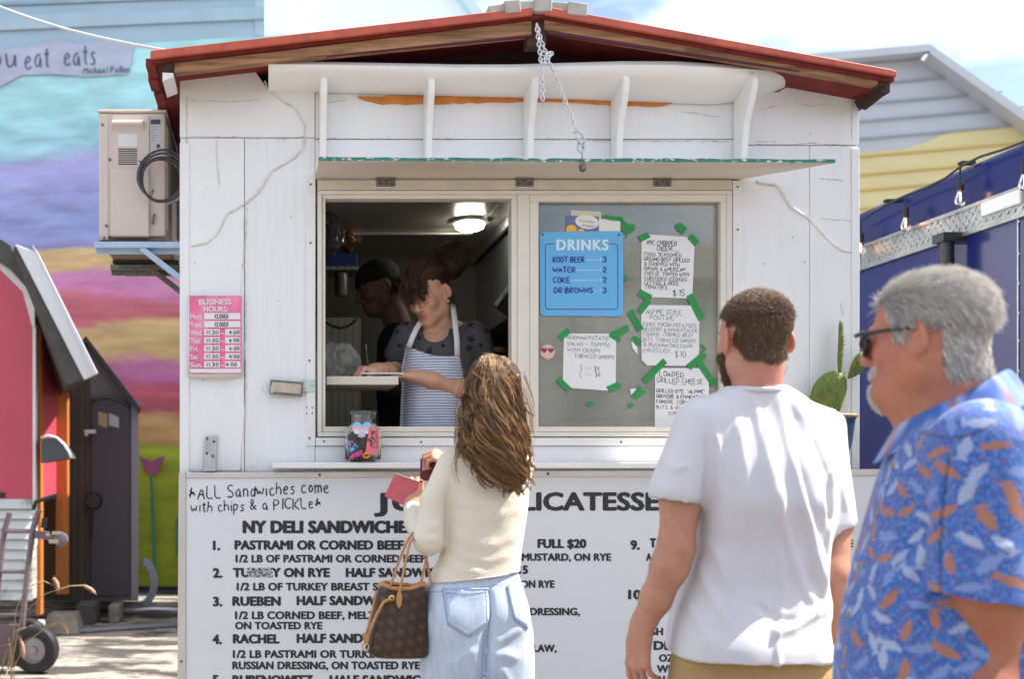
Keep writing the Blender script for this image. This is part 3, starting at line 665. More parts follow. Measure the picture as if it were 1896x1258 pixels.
m_ = MB(); m_.tube([P(x, y, -.212) for x, y in ((1062, 246), (1070, 242), (1078, 250), (1083, 262), (1080, 272), (1072, 262), (1066, 254))], .0035, 7); m_.tube([P(x, y, -.208) for x, y in ((1072, 262), (1069, 276), (1076, 284), (1082, 274), (1079, 264), (1078, 296))], .003, 7); m_.build('snap_hook', STEEL, ch, smooth=True)

# ================================================================ signs and notes
INK = mat('black_vinyl_lettering', (.022, .021, .025), .5)
MARK = mat('black_marker', (.03, .03, .035), .7)
PENCIL = mat('thin_grey_marker', (.10, .10, .11), .7)
BOARDW = mat('white_sign_panel', (.74, .75, .78), .35, var=.02, vs=4, dirt=[((.55, .54, .52), (5, 5, 5), .66, .85, .3)])
YB = -.06
mb_root = thing('menu_board', P(980, 1258, YB), 'large white deli menu board with black lettering across the booth front', 'sign')
m_ = MB(); m_.prism([P(338, 880, YB), P(1705, 880, YB), Vector((P(1705, 880, YB).x, YB, .08)), Vector((P(338, 880, YB).x, YB, .08))], (0, .03, 0)); m_.build('panel', BOARDW, mb_root)
m_ = MB(); m_.prism([P(331, 875, YB - .006), P(344, 875, YB - .006), Vector((P(344, 0, YB).x, YB - .006, .08)), Vector((P(327, 0, YB).x, YB - .006, .08))], (0, .042, 0))
m_.prism(poly([(344.5, 875), (1705, 869), (1705, 881), (344.5, 886)], YB - .005), (0, .04, 0)); [screw(m_, x, y, YB - .006, .005, 1) for x, y in ((592, 880), (1015, 878), (1500, 875), (336, 1226))]
m_.build('frame', [ALU, SCREW], mb_root, bevel=.002)
T = MB(); YT = YB - .0012
def line(txt, x0, x1, yb, cap, bold=.016, sp=1.03): text_fit(T, txt, x0, x1, yb, cap, YT, 0, bold * (2.1 if cap > 30 else 3.2), space=sp)
line('JU', 692, 782, 946, 33, .03); line('DELICATESSEN', 896, 1262, 945, 33, .03)
line('NY DELI SANDWICHES', 449, 768, 987, 22, .026)
for n, x, y in (('1.', 394, 1019), ('2.', 394, 1070), ('3.', 394, 1123), ('4.', 393, 1193), ('5.', 393, 1268), ('9.', 1167, 1018), ('10.', 1163, 1110)): line(n, x, x + {'1.': 14, '10.': 30}.get(n, 18), y, 17, .024)
line('PASTRAMI OR CORNED BEEF', 434, 748, 1018, 16.5, .024); line('HALF', 786, 856, 1018, 16.5, .024); line('$15', 872, 925, 1018, 16.5, .024); line('FULL $20', 995, 1086, 1015, 16, .024)
line('1/2 LB OF PASTRAMI OR CORNED BEEF', 436, 788, 1042, 14, .02); line('MUSTARD, ON RYE', 966, 1132, 1039, 13.5, .02)
line('TURKEY ON RYE', 431, 611, 1069, 16.5, .024); line('HALF SANDWICH', 640, 826, 1069, 16.5, .024); line('$15', 946, 978, 1063, 15, .024)
line('1/2 LB OF TURKEY BREAST SERVED', 438, 762, 1094, 14, .02); line('ON RYE', 964, 1027, 1089, 13.5, .02)
line('RUEBEN', 430, 520, 1122, 16.5, .024); line('HALF SANDWICH', 549, 735, 1121, 16.5, .024)
line('1/2 LB CORNED BEEF, MELTED', 435, 722, 1147, 14, .02); line('DRESSING,', 981, 1074, 1140, 13.5, .02)
line('ON TOASTED RYE', 435, 597, 1166, 13.5, .02)
line('RACHEL', 431, 518, 1192, 16.5, .024); line('HALF SANDWICH', 549, 735, 1191, 16.5, .024)
line('1/2 LB PASTRAMI OR TURKEY', 431, 708, 1219, 14, .02); line('SLAW,', 978, 1031, 1208, 13.5, .02)
line('RUSSIAN DRESSING, ON TOASTED RYE', 430, 778, 1240, 14, .02)
line('RUBENOWITZ', 430, 580, 1268, 16.5, .024); line('HALF SANDWICH', 610, 796, 1268, 16.5, .024)
line('T', 1203, 1215, 1014, 16.5, .024); line('A', 1196, 1207, 1039, 13.5, .02); line('E', 1570, 1580, 1014, 13.5, .02)
line('SH', 1205, 1228, 1177, 13.5, .02); line('DELI', 1210, 1262, 1204, 16, .024); line('OZ', 1220, 1248, 1226, 13.5, .02); line('WISE', 1216, 1262, 1246, 13.5, .02); line('AUE', 1214, 1250, 1266, 13.5, .02); line('$1.', 1530, 1554, 1219, 15, .024)
T.build('lettering', INK, mb_root)
T = MB(); fB = lambda x, y: P(x, y, YT)
stroke_text(T, '*ALL Sandwiches come', 350, 926, 24, 2.4, fB, x1=609, slope=.05, seed=4, jit=.07)
stroke_text(T, 'with chips & a PICKLe*', 354, 949, 20, 2.3, fB, x1=594, slope=.03, seed=9, jit=.07)
T.build('handwriting', MARK, mb_root)
T = MB(); q = random.Random(5)                  # scraped patch across TURKEY
for i in range(95):
    x, y = 457 + q.random() * 44, 1054 + q.random() * 15; a = q.uniform(-.5, .5); l = q.uniform(2, 6); h = q.uniform(.5, 1.5)
    T.add([P(x - l * math.cos(a), y - l * math.sin(a), YT - .0006), P(x, y - h, YT - .0006), P(x + l * math.cos(a), y + l * math.sin(a), YT - .0006), P(x, y + h, YT - .0006)], [[0, 1, 2, 3]])
T.build('scraped_patch', BOARDW, mb_root)

# business hours
YH = -.014
hr = thing('hours_sign', P(400, 698, YH), 'faded pink business hours sign screwed to the white booth wall', 'sign')
PINKH = mat('faded_pink_print', (.78, .16, .30), .4, var=.22, vs=(9, 9, 9), dirt=[((.85, .55, .62), (14, 14, 8), .50, .75, .8)])
HW = mat('hours_sign_white', (.80, .78, .80), .35)
m_ = MB(); g_ = []
for i in range(9):
    x = 347.5 + 103 * i / 8; c_ = .012 * math.sin(i / 8 * math.pi); g_.append([P(x, 545 + (2 if i in (0, 8) else 0), YH - c_), P(x, 700 - (3 if i in (0, 8) else 0), YH - c_)])
m_.sheet([[a[0], a[1]] for a in g_][::-1]); o = m_.build('panel', HW, hr, smooth=True); sm = o.modifiers.new('th', 'SOLIDIFY'); sm.thickness = .0015; sm.offset = 1
def hf(x, y, e=.0012): return P(x, y, YH - .012 * math.sin(min(1, max(0, (x - 347.5) / 103)) * math.pi) - e)
def hq(mb, x0, y0, x1, y1, e, m=0, n=8):
    for i in range(n): a, c_ = x0 + (x1 - x0) * i / n, x0 + (x1 - x0) * (i + 1) / n; mb.add([hf(a, y0, e), hf(c_, y0, e), hf(c_, y1, e), hf(a, y1, e)], [[0, 1, 2, 3]], m)
m_ = MB(); hq(m_, 350.5, 547.5, 447.5, 693, .0035); m_.build('printed_ground', PINKH, hr)
m_ = MB()
for k in range(7):
    y = 580 + k * 14.9
    if k < 2: hq(m_, 378, y, 445, y + 11.5, .0047)
    else: hq(m_, 378, y, 407, y + 11.5, .0047); hq(m_, 417, y, 445, y + 11.5, .0047)
hq(m_, 352, 683.5, 446, 690.5, .0047); m_.build('blank_slot', HW, hr)
m_ = MB(); fh = lambda x, y: hf(x, y, .0055)
text_fit(m_, 'BUSINESS', 368.5, 428, 564, 10.5, 0, 0, .03, fh); text_fit(m_, 'HOURS:', 377, 422, 577.5, 10.5, 0, 0, .03, fh)
for k, d in enumerate(('Mon.', 'Tues.', 'Wed.', 'Thur.', 'Fri.', 'Sat.', 'Sun.')):
    text_fit(m_, d, 352.5, 352.5 + (22 if k not in (4, 5) else 15), 591 + k * 14.9, 9.5, 0, 0, .02, fh)
    if k > 1: text_fit(m_, 'to', 409, 415.5, 589.5 + k * 14.9, 5, 0, 0, .01, fh)
m_.build('white_lettering', HW, hr)
m_ = MB()
for k in range(7):
    yb = 589.5 + k * 14.9
    if k < 2: stroke_text(m_, 'CLOSED', 398, yb, 7.2, 1.5, fh, x1=422.5, jit=.02, seed=k)
    else: stroke_text(m_, '11:30', 381, yb, 6.8, 1.5, fh, x1=404, jit=.02, seed=k); stroke_text(m_, '4:00', 424 - (6 if k == 6 else 0), yb, 7, 1.5, fh, x1=443 - (5 if k == 6 else 0), jit=.05, seed=k)
m_.build('marker_hours', MARK, hr)

# drinks sign
YD = YG - .004
dr = thing('drinks_sign', P(1076, 585, YD), 'sky blue drinks price sign with rounded corners on the window glass', 'sign')
BLUEP = mat('sky_blue_sign', (.13, .43, .74), .35, var=.03, vs=6); NAVY = mat('navy_marker', (.012, .04, .30), .6); DW = mat('pale_blue_white_lettering', (.62, .80, .90), .5)
m_ = MB(); pts = []
for cx, cy, a0_ in ((1146, 436, -90), (1146, 578, 0), (1008, 577, 90), (1007, 437, 180)):
    for i in range(6): a = R(a0_ + 18 * i); pts.append((cx + 8 * math.cos(a), cy + 8 * math.sin(a)))
m_.prism(poly(pts, YD), (0, .003, 0)); m_.build('panel', BLUEP, dr)
m_ = MB(); fd = lambda x, y: P(x, y, YD - .001); bl = [(1027, 452), (1012, 452), (1010, 455), (1010, 568), (1013, 573), (1140, 573), (1144, 569), (1144, 455), (1141, 452), (1130, 452)]
for (x0, y0), (x1, y1) in zip(bl[:-1], bl[1:]): dx, dy = x1 - x0, y1 - y0; l = math.hypot(dx, dy); nx, ny = -dy / l * .6, dx / l * .6; m_.add([fd(x0 + nx, y0 + ny), fd(x1 + nx, y1 + ny), fd(x1 - nx, y1 - ny), fd(x0 - nx, y0 - ny)], [[0, 1, 2, 3]])
for k, (t, x1) in enumerate((('ROOT BEER', 1082), ('WATER', 1065), ('COKE', 1055), ('DR.BROWNS', 1097))):
    yb = 485.5 + k * 19; stroke_text(m_, t, 1024 + (2 if k == 3 else 0), yb, 10, 2.1, fd, x1=x1, jit=.03, seed=k + 3); stroke_text(m_, '3223'[k], 1115.5, yb, 10, 2.1, fd, x1=1123.5, jit=.02, seed=k)
m_.build('price_lettering', NAVY, dr)
m_ = MB(); text_fit(m_, 'DRINKS', 1030, 1127, 463, 20, 0, 0, .055, fd, space=1.15)
for k, (x0, x1) in enumerate(((1085, 1108), (1067, 1108), (1057, 1108), (1099, 1108))):
    y = 481 + k * 19; n = max(2, int((x1 - x0) / 5))
    for i in range(n): a = x0 + (x1 - x0) * i / n; c_ = x0 + (x1 - x0) * (i + 1) / n; s1 = (-1) ** i; m_.add([fd(a, y - s1), fd(c_, y + s1), fd(c_, y + s1 + 1), fd(a, y - s1 + 1)], [[0, 1, 2, 3]])
    stroke_text(m_, '$', 1110, y + 3, 7, 1, fd, jit=0)
m_.build('white_lettering', DW, dr)
m_ = MB(); [screw(m_, x, y, YD - .001, .004) for x, y in ((1005, 434), (1146, 435))]; m_.build('screw', SCREW, dr)

# cards tucked behind the top of the drinks sign
YN = YG - .0012
CARD = mat('cream_card', (.66, .62, .48), .6); CARDB = mat('slate_blue_card', (.13, .17, .34), .5); CARDW = mat('white_card', (.78, .77, .72), .6); YEL = mat('yellow_print', (.82, .45, .05), .5)
cd = thing('bagel_card', P(1080, 430, YN), 'slate blue card with a white speech bubble above the drinks sign', 'card')
m_ = MB(); board(m_, [(1048, 399), (1109, 401), (1109, 432), (1048, 432)], YN - .0009, .0006); m_.build('card', CARDB, cd)
m_ = MB(); board(m_, [(1108, 405), (1144, 406), (1149, 411), (1149, 432), (1108, 432)], YN, .0006); board(m_, [(1057, 389), (1113, 392), (1113, 405), (1057, 402)], YN - .0001, .0006, 1); m_.build('backing_card', [CARDW, CARD], cd)
m_ = MB(); m_.add([P(1087 + 22 * math.cos(t), 411 + 13 * math.sin(t) + .1 * 22 * math.cos(t), YN - .0014) for t in [2 * math.pi * i / 24 for i in range(24)]], [list(range(24))[::-1]]); m_.build('speech_bubble', CARDW, cd)
m_ = MB(); m_.add([P(1058 + 10 * math.cos(t), 425 + 9 * math.sin(t), YN - .0013) for t in [2 * math.pi * i / 16 for i in range(16)]], [list(range(16))[::-1]]); m_.add([P(1076 + 6 * math.cos(t), 427 + 4 * math.sin(t), YN - .0012) for t in [2 * math.pi * i / 16 for i in range(16)]], [list(range(16))[::-1]]); m_.build('yellow_figure', YEL, cd)
m_ = MB(); fn = lambda x, y: P(x, y, YN - .0019); text_fit(m_, 'Do you dream', 1073, 1101, 410, 4, 0, 0, .0, lambda x, y: fn(x, y + (x - 1073) * .12)); text_fit(m_, 'of bagels?', 1077, 1101, 418, 4, 0, 0, .0, lambda x, y: fn(x, y + (x - 1073) * .12)); m_.build('lettering', INK, cd)

# handwritten menu notes taped to the glass
PAPER = mat('white_paper', (.78, .77, .76), .75, var=.02, vs=8); TAPE = mat('green_masking_tape', (.025, .27, .065), .65, var=.10, vs=40, bump=.2, bs=(300, 300, 300))
def tape(mb, pts, e, w_=12):
    (x0, y0), (x1, y1) = pts; dx, dy = x1 - x0, y1 - y0; l = math.hypot(dx, dy); nx, ny = -dy / l * w_ / 2, dx / l * w_ / 2; k = rnd.uniform(-2, 2)
    p = [P(x0 + nx, y0 + ny, e), P(x1 + nx + k, y1 + ny, e), P(x1 - nx, y1 - ny + k, e), P(x0 - nx - k * .5, y0 - ny, e)]
    mb.prism(p, (0, .0004, 0))
def note(label, corners, lines, tapes, e=0.0, thin=False, seed=1):
    Y = YN - e; cx_ = sum(p[0] for p in corners) / len(corners); yb_ = max(p[1] for p in corners)
    n = thing('menu_note', P(cx_, yb_, Y), label, 'note', 'handwritten menu notes taped to the window')
    m_ = MB(); m_.prism(poly(corners, Y), (0, .0004, 0)); m_.build('paper', PAPER, n)
    m_ = MB(); fq = lambda x, y: P(x, y, Y - .0006)
    for i, (t, x0, x1, yb, cap, wd) in enumerate(lines): stroke_text(m_, t, x0, yb, cap, wd * .8, fq, x1=x1, slope=-.03, jit=.10, seed=seed * 20 + i)
    m_.build('handwriting', PENCIL if thin else MARK, n)
    for t in tapes:
        m_ = MB(); tape(m_, t, Y - .0012 - .0006 * rnd.random()); m_.build('tape_strip', TAPE, n)
    return n
note('white taped note about chopped cheese, the one with bold writing nearest the drinks sign\'s top', [(1188, 438), (1201, 434), (1272, 439), (1286, 450), (1282, 553), (1187, 550)],
     [('NYC CHOPPED', 1198, 1253, 454, 9, 1.5), ('CHEESE', 1216, 1246, 463, 8, 1.4), ('~ ~', 1225, 1258, 467, 4, 1), ('FOOD SEASONED', 1192, 1262, 474, 7, 1.2), ('GROUND BEEF GRILLED', 1192, 1277, 483, 7, 1.3), ('& CHOPPED WITH', 1193, 1258, 492, 7, 1.2),
      ('ONIONS & AMERICAN', 1193, 1268, 501, 7, 1.2), ('CHEESE. TOPPED WITH', 1193, 1275, 510, 7, 1.2), ('SHREDDED ICEBERG', 1193, 1272, 519, 7, 1.2), ('LETTUCE & DICED', 1194, 1256, 527, 7, 1.2), ('TOMATOES...', 1195, 1240, 535, 7, 1.2), ('$15', 1246, 1268, 547, 11, 1.4)],
     [((1184, 443), (1201, 434)), ((1277, 437), (1291, 452))], seed=1)
note('white taped note about poutine, between the chopped cheese and grilled cheese notes', [(1199, 565), (1281, 566), (1295, 580), (1294, 665), (1280, 678), (1198, 677), (1188, 667), (1187, 576)],
     [('"ALPINE STYLE', 1193, 1262, 581, 9, 1.1), ('POUTINE"', 1204, 1252, 592, 9, 1), ('FRIED YUKON POTATOES', 1191, 1288, 604, 7, .9), ('GRUYERE & EMMENTALER', 1190, 1291, 613, 7, .9), ('FONDUE. CORNED BEEF', 1191, 1284, 622, 7, .9), ('BITS. TOBACCO ONIONS', 1191, 1288, 632, 7, .9),
      ('& RUSSIAN DRESSING', 1192, 1282, 642, 7, .9), ('DRIZZLED', 1192, 1240, 652, 7, .9), ('$10', 1250, 1270, 662, 12, 1.2)],
     [((1183, 541), (1205, 553)), ((1202, 555), (1184, 578)), ((1166, 576), (1187, 612)), ((1276, 546), (1300, 592)), ((1232, 668), (1192, 706)), ((1275, 681), (1304, 655))], .0016, True, 2)
note('white taped note about potato salad with few thin lines, under the drinks sign', [(1050, 618), (1128, 618), (1141, 630), (1140, 712), (1128, 724), (1056, 719), (1042, 707), (1044, 624)],
     [('GERMAN POTATO', 1049, 1126, 628, 7, 1.1), ('SALAD - TOPPED', 1050, 1130, 640, 7, 1), ('WITH CRISPY', 1051, 1112, 652, 7, 1), ('TOBACCO ONIONS', 1064, 1137, 663, 7, 1), ('S --- $4', 1074, 1110, 686, 10, 1), ('L --- $6', 1074, 1112, 698, 10, 1)],
     [((1035, 627), (1054, 612)), ((1133, 622), (1164, 608)), ((1130, 618), (1147, 630)), ((1033, 702), (1054, 722)), ((1126, 722), (1147, 711))], 0, True, 3)
note('white note about grilled cheese, lowest and partly behind the man', [(1213, 683), (1226, 682), (1296, 682), (1312, 690), (1314, 800), (1212, 800)],
     [('LOADED', 1221, 1266, 697, 9, 1.5), ('GRILLED CHEESE.', 1216, 1304, 709, 9, 1.3), ('~ ~ ~', 1245, 1285, 714, 4, .9), ('GRILLED RYE, "ALPINE"', 1215, 1305, 727, 7, 1.3), ('GRUYERE & EMMENTALER', 1215, 1311, 737, 7, 1.4), ('FONDUE. CORNED BEEF', 1215, 1310, 747, 7, 1.3), ('BITS & RUSSIAN', 1216, 1290, 758, 7, 1.1), ('DRESSING', 1238, 1290, 769, 7, 1.1)],
     [((1292, 668), (1323, 714))], .0002, False, 4)
# torn scraps of tape on the glass
sc_l = ['torn green tape scrap hanging alone high on the glass', 'shredded green tape tuft beside the blue card', 'small torn green tape bit under the tape tuft', 'green tape strip with torn white paper left of the poutine note',
        'green tape strip with torn paper left of the grilled cheese note', 'tiny curled green scrap below the potato salad note', 'tiny green scrap left of the lowest note', 'small ragged green scrap right of the poutine note', 'thin green scrap just right of the drinks sign']
for i, pts in enumerate(([(1250, 416), (1260, 412), (1273, 422), (1264, 434), (1252, 424)], [(1113, 402), (1124, 397), (1140, 402), (1150, 400), (1160, 414), (1176, 416), (1174, 428), (1160, 434), (1149, 425), (1150, 409), (1130, 408)], [(1158, 436), (1162, 432), (1160, 442)],
                         [(1175, 621), (1189, 632), (1184, 641), (1167, 630)], [(1168, 733), (1184, 715), (1196, 727), (1177, 740)], [(1085, 746), (1096, 743), (1100, 749), (1094, 754), (1086, 751)], [(1162, 749), (1173, 747), (1172, 754), (1168, 757)], [(1297, 636), (1304, 640), (1308, 648), (1296, 656), (1302, 646)], [(1154, 510), (1160, 508), (1160, 522), (1155, 518)])):
    m_ = MB(); m_.prism(poly(pts, YN - .0022), (0, .0005, 0)); tp = m_.build('tape_scrap', TAPE, None, loc=P(pts[0][0], pts[0][1], YN)); tag(tp, sc_l[i], 'tape', 'torn green tape scraps on the window')
    if i in (3, 4):
        m_ = MB(); x, y = pts[0]; m_.prism(poly([(x - 7, y + 8), (x + 5, y + 22), (x + 6, y + 36), (x - 4, y + 24)] if i == 3 else [(x - 1, y - 12), (x + 8, y - 14), (x + 12, y - 6), (x, y - 1)], YN - .0014), (0, .0003, 0)); m_.build('torn_paper', PAPER, tp)
st = MB(); st.add([P(1014 + 13.5 * math.cos(t), 652 + 13.5 * math.sin(t), YN - .0006) for t in [2 * math.pi * i / 28 for i in range(28)]], [list(range(28))[::-1]])
stk = st.build('round_sticker', mat('pale_pink_sticker', (.72, .47, .43), .5), None, loc=P(1014, 652, YN)); tag(stk, 'round pale pink sticker with two dark red hearts on the glass', 'sticker')
st = MB()
for cx_ in (1007.5, 1020):
    hp_ = [(16 * math.sin(t) ** 3, -(13 * math.cos(t) - 5 * math.cos(2 * t) - 2 * math.cos(3 * t) - math.cos(4 * t))) for t in [2 * math.pi * i / 24 for i in range(24)]]
    st.add([P(cx_ + x * .36, 649 + y * .36, YN - .0012) for x, y in hp_], [list(range(24))])
st.build('heart_print', mat('dark_red_print', (.28, .03, .06), .5), stk)

# tip jar on the counter shelf
YJ = -.075; KJ = K(YJ); jc = P(672, 855, YJ); jz = P(505, 857, -.13).z + .0005; jc.z = jz; hJ = (855 - 754) * KJ
jar = thing('tip_jar', jc, 'clear glass jar covered in stickers standing on the counter shelf', 'jar')
CG = mat('clear_jar_glass', (1, 1, 1), .02, trans=1, ior=1.45)
rj = .066; m_ = MB()
prof = [(0, .002), (rj * .8, .0), (rj, .012), (rj, .095), (rj * .98, .118), (rj * .72, .134), (rj * .70, .142), (rj * .71, .172), (rj * .77, .178), (rj * .77, hJ - .014), (rj * .74, hJ - .012), (rj * .67, hJ - .02), (rj * .66, .14), (rj * .9, .115), (rj * .94, .09), (rj * .94, .014), (0, .008)]
prof = [(r__, z * (hJ / .195)) for r__, z in prof]
m_.lathe(prof, jc, 40); m_.build('glass_body', CG, jar, smooth=True)
m_ = MB(); q = random.Random(3)
for i in range(26):
    a, rr_ = q.uniform(0, 6.28), q.uniform(.0, .034); Mx = Euler = Matrix.Rotation(q.uniform(0, 6), 3, 'X') @ Matrix.Rotation(q.uniform(0, 6), 3, 'Z')
    m_.box(jc + Vector((rr_ * math.cos(a), rr_ * math.sin(a), .024 + i * .0034)), (.04, .022, .002), Mx, i % 4)
m_.build('paper_money', [mat('dollar_green', (.28, .34, .24), .7), mat('folded_receipt', (.7, .66, .6), .7), mat('grey_green_bill', (.38, .42, .36), .7), mat('yellow_slip', (.7, .5, .1), .7)], jar)
def jw(x, y, e=.0012):
    """wrap a sticker pixel round the jar"""
    s_ = (x - 672) * KJ / rj; a = -math.pi / 2 + s_; rr_ = rj + e; return Vector((jc.x + rr_ * math.cos(a), jc.y + rr_ * math.sin(a), jc.z + (855 - y) * KJ))
def sticker(name, pts, m, e=.0012, par=jar):
    m_ = MB(); x0, x1 = min(p[0] for p in pts), max(p[0] for p in pts); n = 12; u = []; l = []
    for i in range(n + 1):
        x = x0 + (x1 - x0) * (i / n) * .998 + .02; ys = []
        for (a, b_), (c_, d) in zip(pts, pts[1:] + pts[:1]):
            if (a - x) * (c_ - x) <= 0 and a != c_: ys.append(b_ + (d - b_) * (x - a) / (c_ - a))
        if len(ys) >= 2: u.append(jw(x, min(ys), e)); l.append(jw(x, max(ys), e))
    m_.sheet([u, l][::-1]); return m_.build(name, m, par, smooth=True)
hp_ = [(667 + 16 * math.sin(t) ** 3 * 1.15, 794 - (13 * math.cos(t) - 5 * math.cos(2 * t) - 2 * math.cos(3 * t) - math.cos(4 * t)) * 1.05) for t in [2 * math.pi * i / 40 for i in range(40)]]
LB = mat('light_blue_print', (.25, .58, .85), .5); LP = mat('light_pink_print', (.85, .42, .58), .5); SW = mat('sticker_white', (.8, .8, .8), .5)
hs = sticker('heart_sticker', hp_, LB)
for y0, y1, mm in ((790, 796.5, LP), (796.5, 803, SW), (803, 809, LP)):
    x0 = min(p[0] for p in hp_ if abs(p[1] - (y0 + y1) / 2) < 4) + 1; x1 = max(p[0] for p in hp_ if abs(p[1] - (y0 + y1) / 2) < 4) - 1
    m_ = MB(); m_.sheet([[jw(x0 + (x1 - x0) * i / 8, y1, .002) for i in range(9)], [jw(x0 + (x1 - x0) * i / 8, y0, .002) for i in range(9)]]); m_.build('stripe', mm, hs)
m_ = MB(); fj = lambda x, y: jw(x, y, .0028)
for t, yb, x0, x1, mm in (('Protect', 795.5, 657, 676, 0), ('Trans', 802, 660, 674, 1), ('Youth', 808, 661, 674, 0)): text_fit(m_, t, x0, x1, yb, 4.2, 0, mm, .01, fj)
m_.build('lettering', [SW, LB], hs)
bs = sticker('black_sticker', [(638, 805), (652, 798), (670, 836), (645, 852), (639, 838)], mat('black_sticker', (.03, .028, .03), .4), .003)
m_ = MB(); q = random.Random(8)
for i in range(26):
    x, y = 641 + q.random() * 19, 813 + q.random() * 24; s_ = q.uniform(1, 3.2); m_.add([fj(x + s_ * math.cos(t) * 1, y + s_ * math.sin(t)) + Vector((0, -.0015 - i * .00004, 0)) for t in (0, 1, 2.1, 3, 4.2, 5.2)], [[5, 4, 3, 2, 1, 0]], 0 if q.random() < .72 else 1)
stroke_text(m_, 'MOTHER', 645, 850, 7, 2.4, lambda x, y: jw(x, y - (x - 645) * .42, .0048), m=1, x1=668, jit=.1)
m_.build('blue_and_pink_print', [mat('bright_blue_print', (.10, .42, .80), .5), mat('magenta_print', (.72, .05, .28), .5)], bs)
ps = sticker('pink_sticker', [(680, 790), (703, 795), (700, 842), (673, 839)], mat('coral_pink_sticker', (.80, .20, .24), .5), .0022)
m_ = MB(); q = random.Random(2)
for i in range(34):
    x, y = 680 + q.random() * 18, 797 + q.random() * 32; a = q.uniform(0, 6.28); pts = [(x, y)]
    for k in range(4): a += q.uniform(-1.4, 1.4); pts.append((pts[-1][0] + 1.8 * math.cos(a), pts[-1][1] + 1.8 * math.sin(a)))
    V_ = []
    for (x, y) in pts: V_ += [jw(x - .45, y - .4, .0035), jw(x + .45, y + .4, .0035)]
    m_.add(V_, [[2 * k, 2 * k + 1, 2 * k + 3, 2 * k + 2] for k in range(4)])
m_.build('ink_scribble', MARK, ps)
os_ = sticker('orange_dot', [(675 + 6.2 * math.cos(t), 842 + 6.2 * math.sin(t)) for t in [2 * math.pi * i / 20 for i in range(20)]], mat('orange_sticker', (.85, .27, .02), .5), .0042)
m_ = MB(); m_.add([jw(x, y, .0052) for x, y in ((670.5, 840), (673, 841.5), (675, 840.5), (677, 841.5), (679.5, 840), (678, 844), (676, 843.5), (675, 845), (674, 843.5), (672, 844))], [list(range(10))]); m_.build('moth_print', MARK, os_)
sticker('yellow_strip', [(706, 805), (709, 808), (707, 846), (703, 840)], YEL, .001)

# ================================================================ behind and beside the booth
# ---- painted wall
MURAL = bpy.data.materials.new('painted_mural'); MURAL.use_nodes = True
_t = MURAL.node_tree; _N = _t.nodes; _L = _t.links; _b = _N['Principled BSDF']; _b.inputs['Roughness'].default_value = .8
def _nd(t, **k):
    n = _N.new(t)
    for a, v_ in k.items(): n.inputs[a].default_value = v_
    return n
_tc = _nd('ShaderNodeTexCoord'); _sp = _nd('ShaderNodeSeparateXYZ'); _L.new(_tc.outputs['Object'], _sp.inputs[0])
_mp = _nd('ShaderNodeMapping'); _mp.inputs['Scale'].default_value = (.9, .9, 2.6); _L.new(_tc.outputs['Object'], _mp.inputs[0])
_nz = _nd('ShaderNodeTexNoise'); _nz.inputs['Scale'].default_value = 1.0; _nz.inputs['Detail'].default_value = 5; _L.new(_mp.outputs[0], _nz.inputs[0])
_m1 = _N.new('ShaderNodeMath'); _m1.operation = 'MULTIPLY_ADD'; _m1.inputs[1].default_value = .55; _m1.inputs[2].default_value = -.275; _L.new(_nz.outputs[0], _m1.inputs[0])
_m2 = _N.new('ShaderNodeMath'); _m2.operation = 'MULTIPLY_ADD'; _m2.inputs[1].default_value = .0; _L.new(_sp.outputs['X'], _m2.inputs[0]); _L.new(_sp.outputs['Z'], _m2.inputs[2])
_m3 = _N.new('ShaderNodeMath'); _m3.operation = 'ADD'; _L.new(_m1.outputs[0], _m3.inputs[0]); _L.new(_m2.outputs[0], _m3.inputs[1])
_m4 = _N.new('ShaderNodeMath'); _m4.operation = 'DIVIDE'; _m4.inputs[1].default_value = 7.0; _L.new(_m3.outputs[0], _m4.inputs[0])
_cr = _N.new('ShaderNodeValToRGB'); _L.new(_m4.outputs[0], _cr.inputs[0])
def ramp(cr_, stops):
    e = cr_.color_ramp.elements
    while len(e) > 1: e.remove(e[0])
    e[0].position = stops[0][0]; e[0].color = (*stops[0][1], 1)
    for p_, c_ in stops[1:]: q_ = e.new(p_); q_.color = (*[min(.82, c * 1.48 + .012) for c in c_], 1)
YM = 7.0
def mz(py): return (P(0, py, YM).z + .0) / 7.0
ramp(_cr, [(mz(1100), (.22, .25, .012)), (mz(838), (.28, .33, .018)), (mz(815), (.30, .36, .03)), (mz(808), (.46, .25, .09)), (mz(770), (.48, .27, .11)), (mz(757), (.42, .085, .11)), (mz(712), (.42, .08, .12)), (mz(700), (.42, .13, .29)), (mz(668), (.44, .15, .25)),
           (mz(655), (.52, .36, .14)), (mz(600), (.54, .37, .17)), (mz(585), (.48, .12, .14)), (mz(555), (.50, .14, .17)), (mz(540), (.50, .19, .34)), (mz(505), (.50, .22, .36)), (mz(490), (.55, .39, .17)), (mz(462), (.55, .40, .19)), (mz(450), (.23, .24, .44)), (mz(400), (.22, .27, .47)), (mz(285), (.29, .30, .52)), (mz(258), (.26, .50, .56)), (mz(120), (.28, .56, .60)), (mz(40), (.26, .52, .58))])
_mx = _N.new('ShaderNodeMix'); _mx.data_type = 'RGBA'; _mx.blend_type = 'MULTIPLY'; _mx.inputs[0].default_value = 1
_n2 = _nd('ShaderNodeTexNoise'); _n2.inputs['Scale'].default_value = 1.0; _n2.inputs['Detail'].default_value = 8
_mp2 = _nd('ShaderNodeMapping'); _mp2.inputs['Scale'].default_value = (2, 2, 9); _L.new(_tc.outputs['Object'], _mp2.inputs[0]); _L.new(_mp2.outputs[0], _n2.inputs[0])
_mr = _N.new('ShaderNodeMapRange'); _mr.inputs[1].default_value = .3; _mr.inputs[2].default_value = .7; _mr.inputs[3].default_value = .78; _mr.inputs[4].default_value = 1.2; _L.new(_n2.outputs[0], _mr.inputs[0])
